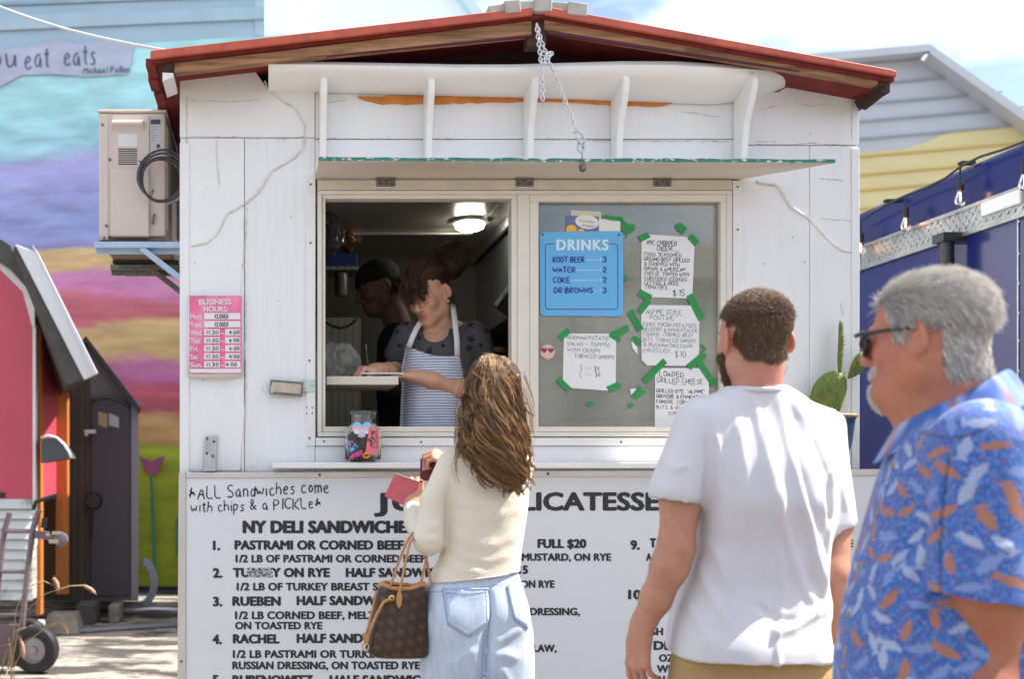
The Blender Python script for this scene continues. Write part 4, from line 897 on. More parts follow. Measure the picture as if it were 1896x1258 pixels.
_cb = _N.new('ShaderNodeCombineColor'); [_L.new(_mr.outputs[0], _cb.inputs[i]) for i in range(3)]
_L.new(_cr.outputs[0], _mx.inputs[6]); _L.new(_cb.outputs[0], _mx.inputs[7]); _L.new(_mx.outputs[2], _b.inputs['Base Color'])
mu = thing('mural_building', Vector((0, YM, 0)), 'building wall with a painted mural in bands of blue, orange, pink and green', 'building')
mu.location = (0, 0, 0)
MA = R(8)                                       # the wall runs slightly away to the left
def mw(px, py, e=0.0):
    """point on the mural wall seen at that pixel"""
    k = math.tan(MA); t = (px - CX) / FPX; # X = t*d, Y = YM + k*X  (wall: further back to the left)
    d = (YM + 4) / (1 + k * t) if True else 0
    return Vector((t * d, CAMY + d - e, CAMZ - (py - CY) * d / FPX))
m_ = MB()
bz = [0.02]; z = .02
a, c_ = mw(-700, 0), mw(730, 0)
for i in range(44):                             # lap siding
    z0, z1 = i * .19, (i + 1) * .19
    lim = 99
    m_.add([Vector((a.x, a.y - .0015, z0)), Vector((c_.x, c_.y - .0015, z0)), Vector((c_.x, c_.y, z1)), Vector((a.x, a.y, z1)), Vector((a.x, a.y, z0)), Vector((c_.x, c_.y, z0))], [[0, 1, 2, 3], [4, 5, 1, 0]] if z1 < 5.75 else [])
TALL = mw(490, 0)
m_.build('wall', MURAL, mu)
m_ = MB()
for i in range(30, 46):
    z0, z1 = i * .19, (i + 1) * .19
    m_.add([Vector((a.x, a.y - .0015, z0)), Vector((TALL.x, TALL.y - .0025, z0)), Vector((TALL.x, TALL.y, z1)), Vector((a.x, a.y, z1)), Vector((a.x, a.y, z0)), Vector((TALL.x, TALL.y, z0))], [[0, 1, 2, 3], [4, 5, 1, 0]])
m_.prism([TALL * 1, Vector((TALL.x, TALL.y, 8.7)), Vector((TALL.x, TALL.y + 4, 8.7)), Vector((TALL.x, TALL.y + 4, 5.7)), Vector((TALL.x, TALL.y, 5.7))][1:], (-.1, 0, 0))
m_.build('upper_wall', mat('pale_blue_siding', (.36, .54, .63), .7, var=.1, vs=(1, 1, 4)), mu)
m_ = MB()
for y0, y1, x1 in ((14, 48, 490), (-6, 0, 490)):
    m_.prism([mw(-650, y0 + 38, .03), mw(x1, y0, .03), mw(x1, y1 - 12, .03), mw(-650, y1 + 38, .03)], (0, .02, 0))
m_.build('trim_board', mat('grey_blue_trim', (.38, .55, .64), .7, var=.1, vs=3), mu)
m_ = MB(); m_.prism([mw(-700, 1093, .1), mw(1500, 1093, .1), Vector((mw(1500, 1093, .1).x, mw(1500, 1093, .1).y, 0)), Vector((mw(-700, 1093, .1).x, mw(-700, 1093, .1).y, 0))], (0, .08, 0)); m_.build('plinth', mat('dark_plinth', (.06, .055, .06), .8, var=.2, vs=5), mu)
q = random.Random(6); m_ = MB(); pts = [(-60, 168), (0, 162), (40, 140), (100, 138), (160, 143), (236, 138), (243, 118), (248, 84), (200, 76), (150, 82), (100, 76), (70, 86), (20, 92), (-60, 108)]
m_.add([mw(x, y, .020) for x, y in pts], [list(range(len(pts)))[::-1]]); m_.build('lavender_patch', mat('lavender_paint', (.46, .53, .66), .8, var=.12, vs=(3, 3, 6)), mu)
m_ = MB(); fm = lambda x, y: mw(x, y, .026)
stroke_text(m_, 'you', -38, 132, 44, 3.2, fm, x1=30, slope=.09, seed=3, jit=.03); stroke_text(m_, 'eat', 47, 130, 40, 3.2, fm, x1=92, slope=.07, seed=4, jit=.04); stroke_text(m_, 'eats', 119, 124, 38, 3.2, fm, x1=177, slope=.07, seed=5, jit=.04); stroke_text(m_, 'Michael Pollan', 155, 138, 12, 1.8, fm, x1=240, slope=.04, seed=6)
m_.build('lettering', mat('faded_grey_lettering', (.10, .15, .20), .8), mu)
m_ = MB(); m_.add([mw(x, y, .022) for x, y in ((258, 842), (268, 850), (282, 855), (296, 848), (306, 844), (300, 862), (290, 878), (280, 880), (268, 872))], [list(range(9))[::-1]]); m_.build('painted_tulip', mat('magenta_tulip_paint', (.42, .10, .22), .8, var=.15, vs=6), mu)
m_ = MB(); m_.add([mw(x, y, .021) for x, y in ((279, 880), (283, 880), (285, 930), (289, 1010), (289, 1085), (284, 1085), (283, 1010), (280, 930))], [list(range(8))[::-1]])
m_.add([mw(x, y, .021) for x, y in ((326, 960), (330, 958), (330, 1030), (326, 1030))], [[3, 2, 1, 0]]); m_.build('painted_stem', mat('teal_stem_paint', (.04, .24, .16), .8), mu)

wg = MB(); wg.bb((.62, 4.25, 0), (4.5, 6.4, 4.25)); wg.build('added_shade_wing', mat('pale_plaster', (.6, .6, .6), .8, var=.06, vs=2), mu)  # unseen wing, added to cast shade on the ground behind the booth

# ---- white building above the roof line
WB = mat('sunlit_white_siding', (.90, .93, .94), .6, var=.02, vs=(1, 1, 3))
wb = thing('white_building', Vector((3, 12, 0)), 'tall white gabled building rising behind the red roof', 'building')
m_ = MB(); YW = 10.0; lo_ = P(492, 300, YW)
m_.prism([P(480, 120, YW), P(480, -150, YW), P(760, -130, YW), P(905, 52, YW), P(905, 500, YW), P(480, 500, YW)], (0, 3, 0)); m_.build('wall', WB, wb)
m_ = MB(); m_.prism([P(740, -150, YW - .15), P(762, -152, YW - .15), P(912, 46, YW - .15), P(902, 60, YW - .15)], (0, 3.2, 0)); m_.prism([P(480, 84, YW - .05), P(905, 56, YW - .05), P(905, 66, YW - .05), P(480, 94, YW - .05)], (0, .04, 0))
m_.build('rake_board', mat('pale_blue_trim', (.62, .74, .80), .6), wb); m_ = MB(); m_.tube([P(543, -20, YW - .1), P(533, 70, YW - .1)], .02, 8); m_.build('downpipe', WB, wb)

# ---- grey and yellow gable house on the right
YG2 = 10.0
gh = thing('gable_house', P(1722, 900, YG2), 'grey blue and pale yellow clapboard gable house behind the blue truck', 'house')
SID = mat('grey_blue_siding', (.47, .51, .56), .6, var=.05, vs=(1, 1, 3)); SIY = mat('pale_yellow_siding', (.66, .57, .30), .6, var=.05, vs=(1, 1, 3)); SIJ = mat('siding_shadow_groove', (.30, .33, .40), .7); SIJY = mat('yellow_groove', (.55, .40, .10), .7)
def gl_(x, y): return y - .085 * (x - 1590)    # siding courses rise to the right
GOUT = [(1480, 900), (1480, 112), (1722, 92), (2150, 394), (2150, 900)]
m_ = MB(); m_.prism(poly(GOUT, YG2), (0, 4, 0)); m_.build('wall', SID, gh)
m_ = MB(); yp = [(1480, 291), (1600, 282), (1680, 275), (1715, 262), (1760, 243), (1900, 229), (1910, 236), (2150, 405), (2150, 900), (1480, 900)]
m_.prism(poly(yp, YG2 - .02), (0, .018, 0)); m_.build('yellow_siding', SIY, gh)
for k, (x0, x1, ys, mm) in enumerate(((1480, 1960, (115, 154, 190, 222, 255), SIJ), (1480, 2150, (288, 322, 351, 385, 420, 455), SIJY))):
    m_ = MB()
    for y in ys:
        xr = x1
        if k == 0: xr = min(1950, 1722 + (gl_(1722, y) - 92) / .71 * 1.05 + 6)
        p0, p1 = P(1480, gl_(1480, y), YG2 - .045), P(xr, gl_(xr, y), YG2 - .045)
        m_.prism([p0, p1, p1 - Vector((0, 0, .022)), p0 - Vector((0, 0, .022))], (0, .024, 0))
    m_.build('siding_course', mm, gh)
m_ = MB(); Yr = YG2 - .25
m_.prism(poly([(1480, 101), (1722, 81), (1722, 94), (1480, 116)], Yr), (0, 4.4, 0)); m_.prism(poly([(1722, 81), (2160, 390), (2160, 412), (1722, 98)], Yr), (0, 4.4, 0)); m_.build('rake_board', mat('pale_grey_trim', (.50, .53, .58), .6, var=.04, vs=3), gh)
m_ = MB(); m_.tube([P(1718, 98, YG2 - .2), P(1706, 113, YG2 - .3)], .025, 6); m_.build('outlook_bracket', SIJ, gh)

# ---- blue food truck, its long side running away from the camera
TX = 3.0
def tp(px, py, e=0.0):
    d = (TX - e) * FPX / (px - CX); return Vector((TX - e, CAMY + d, CAMZ - (py - CY) * d / FPX))
tk = thing('food_truck', Vector((TX + 1, 1, 0)), 'glossy deep blue food truck with a diamond plate strip', 'truck')
NAVYP = mat('glossy_navy_paint', (.013, .020, .125), .22, coat=.15, var=.12, vs=(1, 1, 2)); DP = mat('diamond_plate', (.46, .48, .47), .35, .85, var=.2, vs=8, bump=1, bs=(1, 55, 55))
zt = tp(1590, 394).z; zp0, zp1 = tp(1590, 463).z, tp(1590, 500).z
m_ = MB(); m_.bb((TX, -1.2, .35), (TX + 2.1, 4.6, zt)); m_.build('body', NAVYP, tk, bevel=.02)
m_ = MB(); m_.bb((TX - .012, -1.18, zp1), (TX - .0005, 4.58, zp0)); m_.bb((TX - .02, -1.18, zp0 - .004), (TX - .0005, 4.58, zp0 + .012)); m_.bb((TX - .022, -1.18, zp1 - .012), (TX - .0005, 4.58, zp1 + .006))
q = random.Random(1)
for i in range(150):                            # raised lozenges
    y = .2 + i * .022
    for k in range(2): m_.box((TX - .0135, y, zp1 + .026 + .045 * k + .02 * (i % 2)), (.003, .016, .006), Matrix.Rotation(R(45 if (i + k) % 2 else -45), 3, 'X'))
m_.build('diamond_plate_strip', DP, tk)
m_ = MB(); m_.bb((TX - .03, .28, zp0 - .06), (TX - .0005, .52, zp0 + .0)); m_.build('marker_light', mat('white_plastic', (.8, .8, .8), .3), tk, bevel=.008)
m_ = MB(); a_ = tp(1779, 420); m_.tube([Vector((TX - .06, a_.y, zp1 - .02)), Vector((TX - .06, a_.y, .5))], .028, 16); m_.bb((TX - .10, a_.y - .04, zp1 - .03), (TX - .0005, a_.y + .04, zp1 + .008)); m_.build('awning_post', mat('black_post', (.02, .022, .025), .35), tk, smooth='auto')
m_ = MB(); wp = [tp(x, y, .012) for x, y in ((1853, 600), (1960, 560), (1960, 880), (1850, 880))]; m_.prism([Vector((TX - .012, .27, 1.33)), Vector((TX - .012, .27, 1.95)), Vector((TX - .012, -.9, 1.95)), Vector((TX - .012, -.9, 1.33))], (.011, 0, 0)); m_.build('reflection_sheet', mat('pale_grey_reflection', (.55, .56, .60), .25, var=.05, vs=3), tk, bevel=.004)  # flat pale sheet paints in a white reflection on the truck side
m_ = MB()
for y in (410, 470, 525, 580, 632, 688, 745): p_ = tp(1886, y, .014); m_.lathe([(0, .004), (.006, .002), (.007, 0)], p_, 8, axis=(-1, 0, 0))
m_.bb((TX - .004, tp(1886, 500).y - .004, .5), (TX - .0006, tp(1886, 500).y + .004, zp1 - .012)); m_.build('rivet_seam', STEEL, tk)
for y in (3.4, .2):
    m_ = MB(); m_.lathe([(0, .02), (.22, .02), (.40, .03), (.42, .12), (.40, .24), (0, .24)], (TX + .02, y, .42), 30, axis=(1, 0, 0)); wv_ = m_.build('wheel', BLACKR, tk, smooth='auto')
# string of bulbs along the truck
st_ = thing('string_light', tp(1777, 330, .05), 'string of clear filament bulbs on black cord along the blue truck', 'string lights')
EX = .06
cp = [tp(x, y, EX) for x, y in ((1575, 418), (1600, 404), (1640, 380), (1682, 360), (1715, 348), (1750, 330), (1782, 306), (1815, 290), (1860, 276), (1896, 262), (1960, 232))]
m_ = MB(); m_.tube(cp, .0055, 6)
for x, y in ((1650, 372), (1790, 302)): c0 = tp(x, y, .03); m_.box(c0, (.06, .03, .012))
m_.build('cord', BLACKR, st_, smooth='auto')
GB = mat('clear_bulb_glass', (1, 1, 1), .03, trans=1, ior=1.35); FIL = mat('glowing_filament', (1, .5, .15), .5, emit=((1, .42, .10), 9))
for x, y, on in ((1594, 432, 1), (1677, 384, 1), (1778, 333, 1), (1897, 300, 1)):
    t0 = tp(x, y, EX); s_ = (t0.y + 4) / FPX; top = t0 + Vector((0, 0, 24 * s_))
    bl = MB(); bl.tube([top, t0 + Vector((0, .004, 0))], .004, 6); bl.lathe([(0, .0), (.011, 0), (.014, -.012), (.014, -.042), (.011, -.046), (0, -.046)], t0, 14); bo = bl.build('bulb', BLACKR, st_, smooth='auto')
    bl = MB(); bl.lathe([(.010, -.046), (.013, -.056), (.0215, -.08), (.022, -.095), (.014, -.110), (0, -.115)], t0, 16); bl.build('glass_envelope', GB, bo, smooth=True)
    bl = MB(); bl.tube([t0 + Vector((0, .004 * math.cos(k * 2.1), -.05 - k * .006)) for k in range(8)], .0035, 5); bl.build('filament', FIL, bo)

# ---- clapboard building across the yard, seen only as a reflection in the window
ob_ = thing('clapboard_building', Vector((1, -15, 0)), 'pale clapboard building across the yard reflected in the window glass', 'building')
m_ = MB()
for i in range(17): z_ = i * .27; m_.prism([Vector((-7, -15, z_)), Vector((9, -15, z_)), Vector((9, -15.03, z_ + .268)), Vector((-7, -15.03, z_ + .268))], (0, -.1, 0))
m_.bb((-7, -19, 0), (9, -15.2, 4.5)); m_.build('wall', mat('pale_clapboard', (.72, .70, .64), .7, var=.06, vs=2), ob_)
m_ = MB(); m_.prism([Vector((-7.4, -14.6, 4.5)), Vector((9.4, -14.6, 4.5)), Vector((9.4, -17, 5.6)), Vector((-7.4, -17, 5.6))], (0, 0, .08)); m_.build('roof', DKSTEEL, ob_)

# ---- overhead cable on the left
m_ = MB(); a_, c_ = P(-60, -12, .9), P(318, 95, -.05); m_.tube([a_.lerp(c_, i / 20) - Vector((0, 0, .03 * math.sin(math.pi * i / 20))) for i in range(21)], .006, 8)
o = m_.build('overhead_cable', mat('white_cable', (.62, .66, .68), .5), None, True, loc=c_); tag(o, 'white overhead cable running from the red roof corner past the mural', 'cable')

# ---- heat pump on the booth's left side
YA = .25; KA = K(YA)
ac = thing('heat_pump', P(244, 448, YA), 'beige outdoor air conditioner on blue brackets beside the booth', 'air conditioner')
ACB = mat('beige_casing', (.66, .56, .50), .45, var=.04, vs=5, dirt=[((.40, .27, .20), (4, 4, 2), .58, .8, .35)]); ACD = mat('vent_dark', (.03, .028, .028), .7); ACW = mat('white_label', (.75, .75, .75), .5)
A0, A1 = P(183, 203, YA), P(306, 448, YA); dA = .78
m_ = MB(); m_.bb((A0.x, YA, A1.z + .02), (A1.x, YA + dA, A0.z - .012)); cas = m_.build('casing', ACB, ac, bevel=.008, seg=3)
m_ = MB(); m_.bb((A0.x - .004, YA - .006, A0.z - .0115), (A1.x + .006, YA + dA, A0.z)); m_.build('lid', ACB, ac, bevel=.004)
m_ = MB(); m_.bb((A0.x + .004, YA + .01, A1.z), (A1.x - .004, YA + dA - .01, A1.z + .0195)); m_.build('base_pan', mat('rusty_base_pan', (.24, .15, .10), .7, var=.3, vs=12), ac)
m_ = MB(); board(m_, rect(208, 214, 276, 440), YA - .007, .0068); board(m_, rect(186, 210, 200, 444), YA - .003, .0028); pan_ = m_.build('service_panel', ACB, ac, bevel=.003)
m_ = MB(); m_.tube([P(208, 228, YA - .018), P(266, 228, YA - .018)], .012, 10); m_.prism([P(208, 232, YA - .02), P(266, 232, YA - .02), P(266, 242, YA - .007), P(208, 242, YA - .007)], (0, .004, 0)); m_.build('grab_handle', ACB, ac, smooth='auto')
m_ = MB(); board(m_, [(205, 312), (262, 312), (276, 318), (276, 438), (205, 438)], YA - .02, .0128); m_.build('valve_cover', ACB, ac, bevel=.006, seg=3)
m_ = MB()
for i in range(8): board(m_, rect(219, 275 + i * 4, 254, 277 + i * 4), YA - .0076, .001)
m_.build('vent_slot', ACD, ac)
m_ = MB(); board(m_, rect(219, 248, 254, 271), YA - .0078, .001); m_.build('blank_label', ACW, ac)
m_ = MB(); board(m_, rect(277, 215, 298, 283), YA - .001, .0009); board(m_, rect(279, 221, 297, 230), YA - .0016, .0005, 1); board(m_, rect(290, 267, 296, 274), YA - .0016, .0005, 1)
for i in range(6): board(m_, rect(280, 234 + i * 5, 292 - (i % 3) * 3, 235 + i * 5), YA - .0016, .0005, 2)
m_.build('rating_plate', [mat('silver_label', (.55, .56, .58), .4), mat('dark_label_band', (.06, .06, .09), .5), mat('grey_print', (.25, .25, .27), .5)], ac)
m_ = MB()
for i in range(30): y = YA + .04 + i * .024; m_.bb((A1.x - .001, y, A1.z + .06), (A1.x + .006, y + .012, A0.z - .05))
m_.build('fin_grille', mat('beige_fin', (.60, .50, .42), .5), ac)
m_ = MB(); [screw(m_, x, y, YA - .0075, .006) for x, y in ((190, 230), (203, 295), (193, 440), (197, 418))]; m_.tube([P(283, 415, YA - .01), P(283, 405, YA - .012), P(286, 396, YA - .01)], .005, 6); m_.build('screw', DKSTEEL, ac)
BB = mat('pale_blue_bracket', (.42, .55, .72), .45, .3, var=.1, vs=8, dirt=[((.22, .15, .10), (14, 14, 14), .58, .75, .6)])
for yb_, c0, mm in ((.2, 453, BB), (.62, 478, DKSTEEL)):
    z_ = P(0, 453, .2).z - (0 if yb_ < .5 else .01); m_ = MB()
    m_.bb((A0.x - .01, yb_, z_ - .012), (XL - .001, yb_ + .04, z_ + .012)); m_.bb((A0.x - .01, yb_ + .037, z_ - .03), (XL - .001, yb_ + .041, z_ + .012))
    m_.beam((A0.x + .17, yb_ + .02, z_ - .01), (XL - .002, yb_ + .02, z_ - .14), .03, .022); m_.build('bracket', mm, ac, bevel=.002)
m_ = MB(); m_.bb((A0.x, YA - .02, A1.z - .013), (A1.x + .02, YA + .03, A1.z - .0005)); m_.bb((A0.x, YA + .37, A1.z - .013), (A1.x + .02, YA + .41, A1.z - .0005)); m_.build('rubber_foot', BLACKR, ac)
m_ = MB(); m_.tube([P(x, y, YA + .03 + (i * .02)) for i, (x, y) in enumerate(((282, 396), (296, 384), (312, 374), (330, 366), (344, 362)))], .012, 8); m_.tube([P(322, 372, .34), P(322, 440, .34), P(330, 470, .3)], .012, 8); m_.build('line_set', mat('wrapped_pipe', (.62, .56, .52), .7), ac, smooth=True)
co_ = MB(); q = random.Random(4); hcl = P(301, 328, .20)
for k in range(4):
    rx = (.095 - .0062 * k); co_.tube([hcl + Vector((math.cos(t) * rx + q.uniform(-.001, .001), -.02 - .007 * (k % 2) + .004 * math.sin(3 * t + k), math.sin(t) * (rx + .004) - .006 * k + .003 * math.sin(2 * t + k))) for t in [2 * math.pi * i / 36 for i in range(36)]], .0048, 8, closed=True)
for t in (2.6, 4.2, .4): c0 = hcl + Vector((math.cos(t) * .083, -.033, math.sin(t) * .085)); co_.tube([c0 + Vector((math.cos(t) * .02, 0, math.sin(t) * .02)), c0 + Vector((0, -.026, 0)), c0 - Vector((math.cos(t) * .02, 0, math.sin(t) * .02)), c0 + Vector((0, .022, 0))], .002, 5, closed=True)
hz = co_.build('hose_coil', mat('black_conduit', (.05, .05, .055), .35, var=.2, vs=30), None, True, loc=hcl); tag(hz, 'coil of black flexible conduit hung on the air conditioner', 'hose')

# ---- pink cart with a grey lower wall and a steep white edged roof
YP = 4.0
def pp(px, py, Y=YP): return P(px, py, Y)
PINK = mat('pink_red_panel', (.58, .075, .12), .35, var=.08, vs=(2, 2, 1)); LOWS = mat('pale_corrugated_metal', (.60, .61, .58), .45, .2, var=.06, vs=4, dirt=[((.06, .07, .05), (2.4, 2.4, 1.6), .50, .62, .7)]); ORW = mat('orange_stained_post', (.50, .17, .035), .6, var=.2, vs=(14, 14, 2))
pc = thing('pink_cart', Vector((-3, YP, 0)), 'pink food cart with pale corrugated skirt and a steep white edged roof', 'food cart')
zf = P(0, 925, YP).z
m_ = MB(); m_.prism([Vector((-5.0, YP, zf)), Vector((pp(62, 0).x, YP, zf)), pp(62, 600), pp(45, 540), pp(0, 487), pp(-60, 440), Vector((-5.0, YP, 4))], (0, .9, 0)); m_.build('wall', PINK, pc)
m_ = MB()
for i in range(10): z_ = zf - .0 - i * .075; m_.prism([Vector((-5, YP - .005, z_)), Vector((pp(60, 0).x, YP - .005, z_)), Vector((pp(60, 0).x, YP - .03, z_ - .07)), Vector((-5, YP - .03, z_ - .07))], (0, .2, 0))
m_.build('skirt', LOWS, pc)
m_ = MB(); board(m_, rect(60.5, 600, 66, 1010), YP - .01, .06); board(m_, [(-60, 424), (45, 524), (64, 560), (64, 606), (60, 606), (42, 540), (-60, 440)], YP - .03, .05); m_.build('corner_trim', WTRIM, pc)
m_ = MB(); board(m_, rect(-10, 913, 9, 922), YP - .012, .01); m_.build('vent_slot', ACD, pc)
GUT = mat('white_metal_fascia', (.72, .72, .73), .3, .2); RFD = mat('dark_grey_roofing', (.085, .08, .075), .8, var=.2, vs=10)
g0, g1 = [pp(30, 455, 3.6), pp(72, 470, 3.6), pp(178, 692, 3.6), pp(165, 700, 3.6)], None
m_ = MB(); m_.prism([pp(28, 452, 3.6), pp(70, 468, 3.6), pp(182, 692, 3.6), pp(156, 704, 3.6)], (-.01, .06, 0)); m_.prism([pp(60, 452, 3.58), pp(72, 470, 3.58), pp(182, 692, 3.58), pp(174, 696, 3.58)], (-.016, .07, 0)); m_.build('gutter', GUT, pc, bevel=.006)
m_ = MB(); m_.prism([pp(25, 456, 3.661), pp(60, 470, 3.661), pp(160, 700, 3.661), pp(126, 712, 3.661)], (-.32, 1.3, 0)); m_.prism([pp(-100, 380, 3.9), pp(20, 455, 3.9), pp(30, 480, 3.9), pp(60, 545, 3.9), pp(20, 500, 3.9), pp(-100, 420, 3.9)], (0, .9, 0)); m_.build('roof', RFD, pc)
m_ = MB(); m_.beam(pp(66, 540, 4.1), pp(128, 700, 4.1), .05, .09); m_.beam(pp(66, 590, 4.4), pp(120, 640, 4.4), .05, .08); m_.beam(pp(66, 672, 4.5), pp(128, 672, 4.5), .05, .07); m_.build('porch_rafter', BROWND, pc)
for x0, x1, y0, y1, Y_ in ((66, 76, 600, 1140, 4.15), (103, 125, 690, 1102, 4.85)):
    m_ = MB(); m_.prism([pp(x0, y0, Y_), pp(x1, y0, Y_), pp(x1, y1, Y_), pp(x0, y1, Y_)], (0, .09, 0)); m_.build('porch_post', ORW, pc, bevel=.005)
m_ = MB(); m_.prism([pp(98, 705, 4.86), pp(101, 720, 4.86), pp(98, 790, 4.86), pp(82, 855, 4.86), pp(74, 855, 4.86), pp(88, 760, 4.86)], (0, .03, 0)); m_.build('bracing_board', mat('pale_raw_timber', (.50, .32, .16), .7, var=.2, vs=8), pc)
m_ = MB(); m_.prism([pp(76, 650, 5.0), pp(112, 650, 5.0), pp(112, 1080, 5.0), pp(76, 1080, 5.0)], (0, .05, 0)); m_.build('porch_back_panel', mat('brown_back_panel', (.13, .075, .04), .8, var=.3, vs=(14, 14, 2)), pc)
ho = thing('scoop_hood', pp(102, 855, 3.9), 'dark grey curved hood with a white rim on the cart post', 'hood')
m_ = MB(); rows = []
for k in range(2): rows.append([pp(x, y, 3.9 + .25 * k) for x, y in ((76, 812), (90, 808), (105, 812), (118, 824), (127, 838), (131, 848))])
m_.sheet(rows); m_.prism([pp(x, y, 3.9) for x, y in ((76, 814), (90, 811), (104, 815), (116, 826), (126, 842), (130, 849), (76, 858))], (0, .24, 0)); m_.build('shell', mat('dark_grey_plastic', (.075, .08, .085), .5), ho)
m_ = MB(); m_.tube([pp(x, y, 3.88) for x, y in ((76, 811), (90, 807), (105, 811), (118, 823), (127, 837), (132, 849))], .010, 8); m_.build('rim', GUT, ho, smooth=True)

# ---- grey plastic garden shed
YS = 5.2
sd = thing('garden_shed', P(165, 1120, YS), 'dark grey plastic garden shed with an arched door and brown side', 'shed')
SHG = mat('grey_shed_wall', (.115, .108, .108), .6, var=.12, vs=(3, 3, 2)); SHB = mat('brown_shed_planks', (.075, .055, .042), .75, var=.25, vs=(3, 3, .8), wave=('X', 5, (.03, .022, .018), .92)); SHD = mat('navy_grey_door', (.042, .042, .054), .5, var=.08, vs=3)
def sp_(x, y, Y=YS): return P(x, y, Y)
m_ = MB(); m_.prism([sp_(150, 1113), sp_(150, 640), sp_(160, 632), sp_(256, 760), sp_(256, 1113)], (-.20, 1.3, 0)); m_.build('wall', SHG, sd)
m_ = MB(); m_.prism([sp_(60, 1113, YS - .004), sp_(60, 690, YS - .004), sp_(149.5, 690, YS - .004), sp_(168, 705, YS - .004), sp_(168, 1113, YS - .004)], (0, .0035, 0)); m_.prism([sp_(60, 1113), sp_(60, 760), sp_(149, 650), sp_(149, 1113)], (-.20, 1.3, 0)); m_.build('plank_wall', SHB, sd)
m_ = MB(); m_.prism([sp_(159, 622, YS - .1), sp_(262, 758, YS - .1), sp_(258, 766, YS - .1), sp_(159, 634, YS - .1)], (-.22, 1.5, 0)); m_.prism([sp_(159, 622, YS - .1), sp_(159, 634, YS - .1), sp_(50, 780, YS - .1), sp_(46, 770, YS - .1)], (-.22, 1.5, 0)); m_.build('roof', mat('dark_shed_roof', (.03, .03, .038), .7), sd)
m_ = MB(); pts = [(169, 1105), (169, 742)] + [(169 + 72 * i / 8, 742 - 17 * math.sin(math.pi * (i / 8) * .55 + .0) + 30 * (i / 8) ** 2) for i in range(1, 9)] + [(241, 1105)]
m_.prism([sp_(x, y, YS - .03) for x, y in pts], (0, .026, 0)); dr_ = m_.build('door', SHD, sd, bevel=.006)
m_ = MB(); m_.tube([sp_(x, y, YS - .035) for x, y in pts[1:-1]], .016, 8); m_.build('arch_trim', SHD, dr_, smooth=True)
for x0, x1 in ((182, 199), (202, 220)):
    m_ = MB(); m_.prism([sp_(x0, 762 + (x0 - 182) * .14, YS - .034), sp_(x1, 762 + (x1 - 182) * .3, YS - .034), sp_(x1, 793, YS - .034), sp_(x0, 788, YS - .034)], (0, .003, 0)); m_.build('window_pane', mat('shed_window', (.34, .36, .36) if x0 > 190 else (.28, .22, .12), .15), dr_)
m_ = MB(); m_.box(sp_(167, 800, YS - .06), (.10, .03, .035)); m_.box(sp_(160, 803, YS - .07), (.03, .03, .05)); m_.build('latch', STEEL, dr_, bevel=.004)
m_ = MB(); m_.lathe([(0, .03), (.06, .03), (.075, 0), (.075, -.02)], sp_(173, 928, YS - .05), 20, axis=(0, -1, 0)); m_.tube([sp_(170, 950, YS - .05), sp_(168, 1000, YS - .05)], .012, 6); m_.build('coiled_handle', BLACKR, dr_, smooth='auto')
m_ = MB(); board(m_, rect(243, 740, 256, 1110), YS - .012, .011); m_.build('corner_post', mat('pale_grey_post', (.22, .22, .25), .5), sd)
# blocks under shed and posts
CON = mat('concrete_block', (.25, .23, .20), .9, var=.25, vs=12, bump=.8)
def block(label, px, py, w_, h_, d_, Y_, tp_=1.0, m=CON):
    p = P(px, py, Y_); p.z = 0; o = MB().box((p.x, p.y, h_ / 2), (w_, d_, h_), None, 0, tp_).build('concrete_block', m, None, bevel=.012, loc=p); return tag(o, label, 'block', 'concrete blocks on the ground')
block('sloped concrete pier block, the wide one in front of the shed', 118, 1150, .30, .16, .28, 4.45, .72)
block('small pale block under the front porch post', 66, 1150, .13, .135, .13, 4.18, .95, mat('pale_block', (.45, .42, .37), .9, var=.2, vs=12))
block('dark concrete block under the shed beside its door', 163, 1130, .16, .17, .3, 5.0, .95, mat('dark_block', (.10, .09, .085), .9, var=.2, vs=12))
block('narrow grey block under the shed nearest the green wall', 215, 1128, .09, .15, .3, 5.1, 1)
block('small pale block under the rear porch post', 118, 1112, .09, .09, .1, 4.9, .95)
# pipes and cable on the ground
for nm, lab, pts, r_p, mm in (('conduit_pipe', 'long grey conduit lying on the gravel behind the booth', [(95, 1182, 4.3), (200, 1170, 4.5), (340, 1157, 4.75)], .018, mat('grey_pvc', (.24, .26, .29), .5)),
                              ('conduit_pipe', 'shorter shiny conduit running along the foot of the green wall', [(230, 1136, 5.2), (280, 1133, 5.3), (345, 1136, 5.2)], .022, mat('shiny_conduit', (.5, .5, .52), .3, .7))):
    m_ = MB(); q_ = []
    for x, y, Y_ in pts: p = P(x, y, Y_); p.z = r_p + .001 + (.05 if 'shiny' in lab else 0); q_.append(p)
    m_.tube(q_, r_p, 10); o = m_.build(nm, mm, None, True, loc=q_[0]); tag(o, lab, 'pipe')
m_ = MB(); c0 = P(272, 1080, 5.3)
for k in range(3): m_.tube([c0 + Vector((math.sin(t) * (.10 + .02 * k) - .06, .01 * k, math.cos(t) * (.17 + .02 * k))) for t in [.1 + 3.0 * i / 14 for i in range(15)]], .013, 8)
o = m_.build('cable_loop', mat('grey_cable', (.26, .29, .33), .5), None, True, loc=c0); tag(o, 'loops of grey cable beside the shed at the green wall', 'cable')
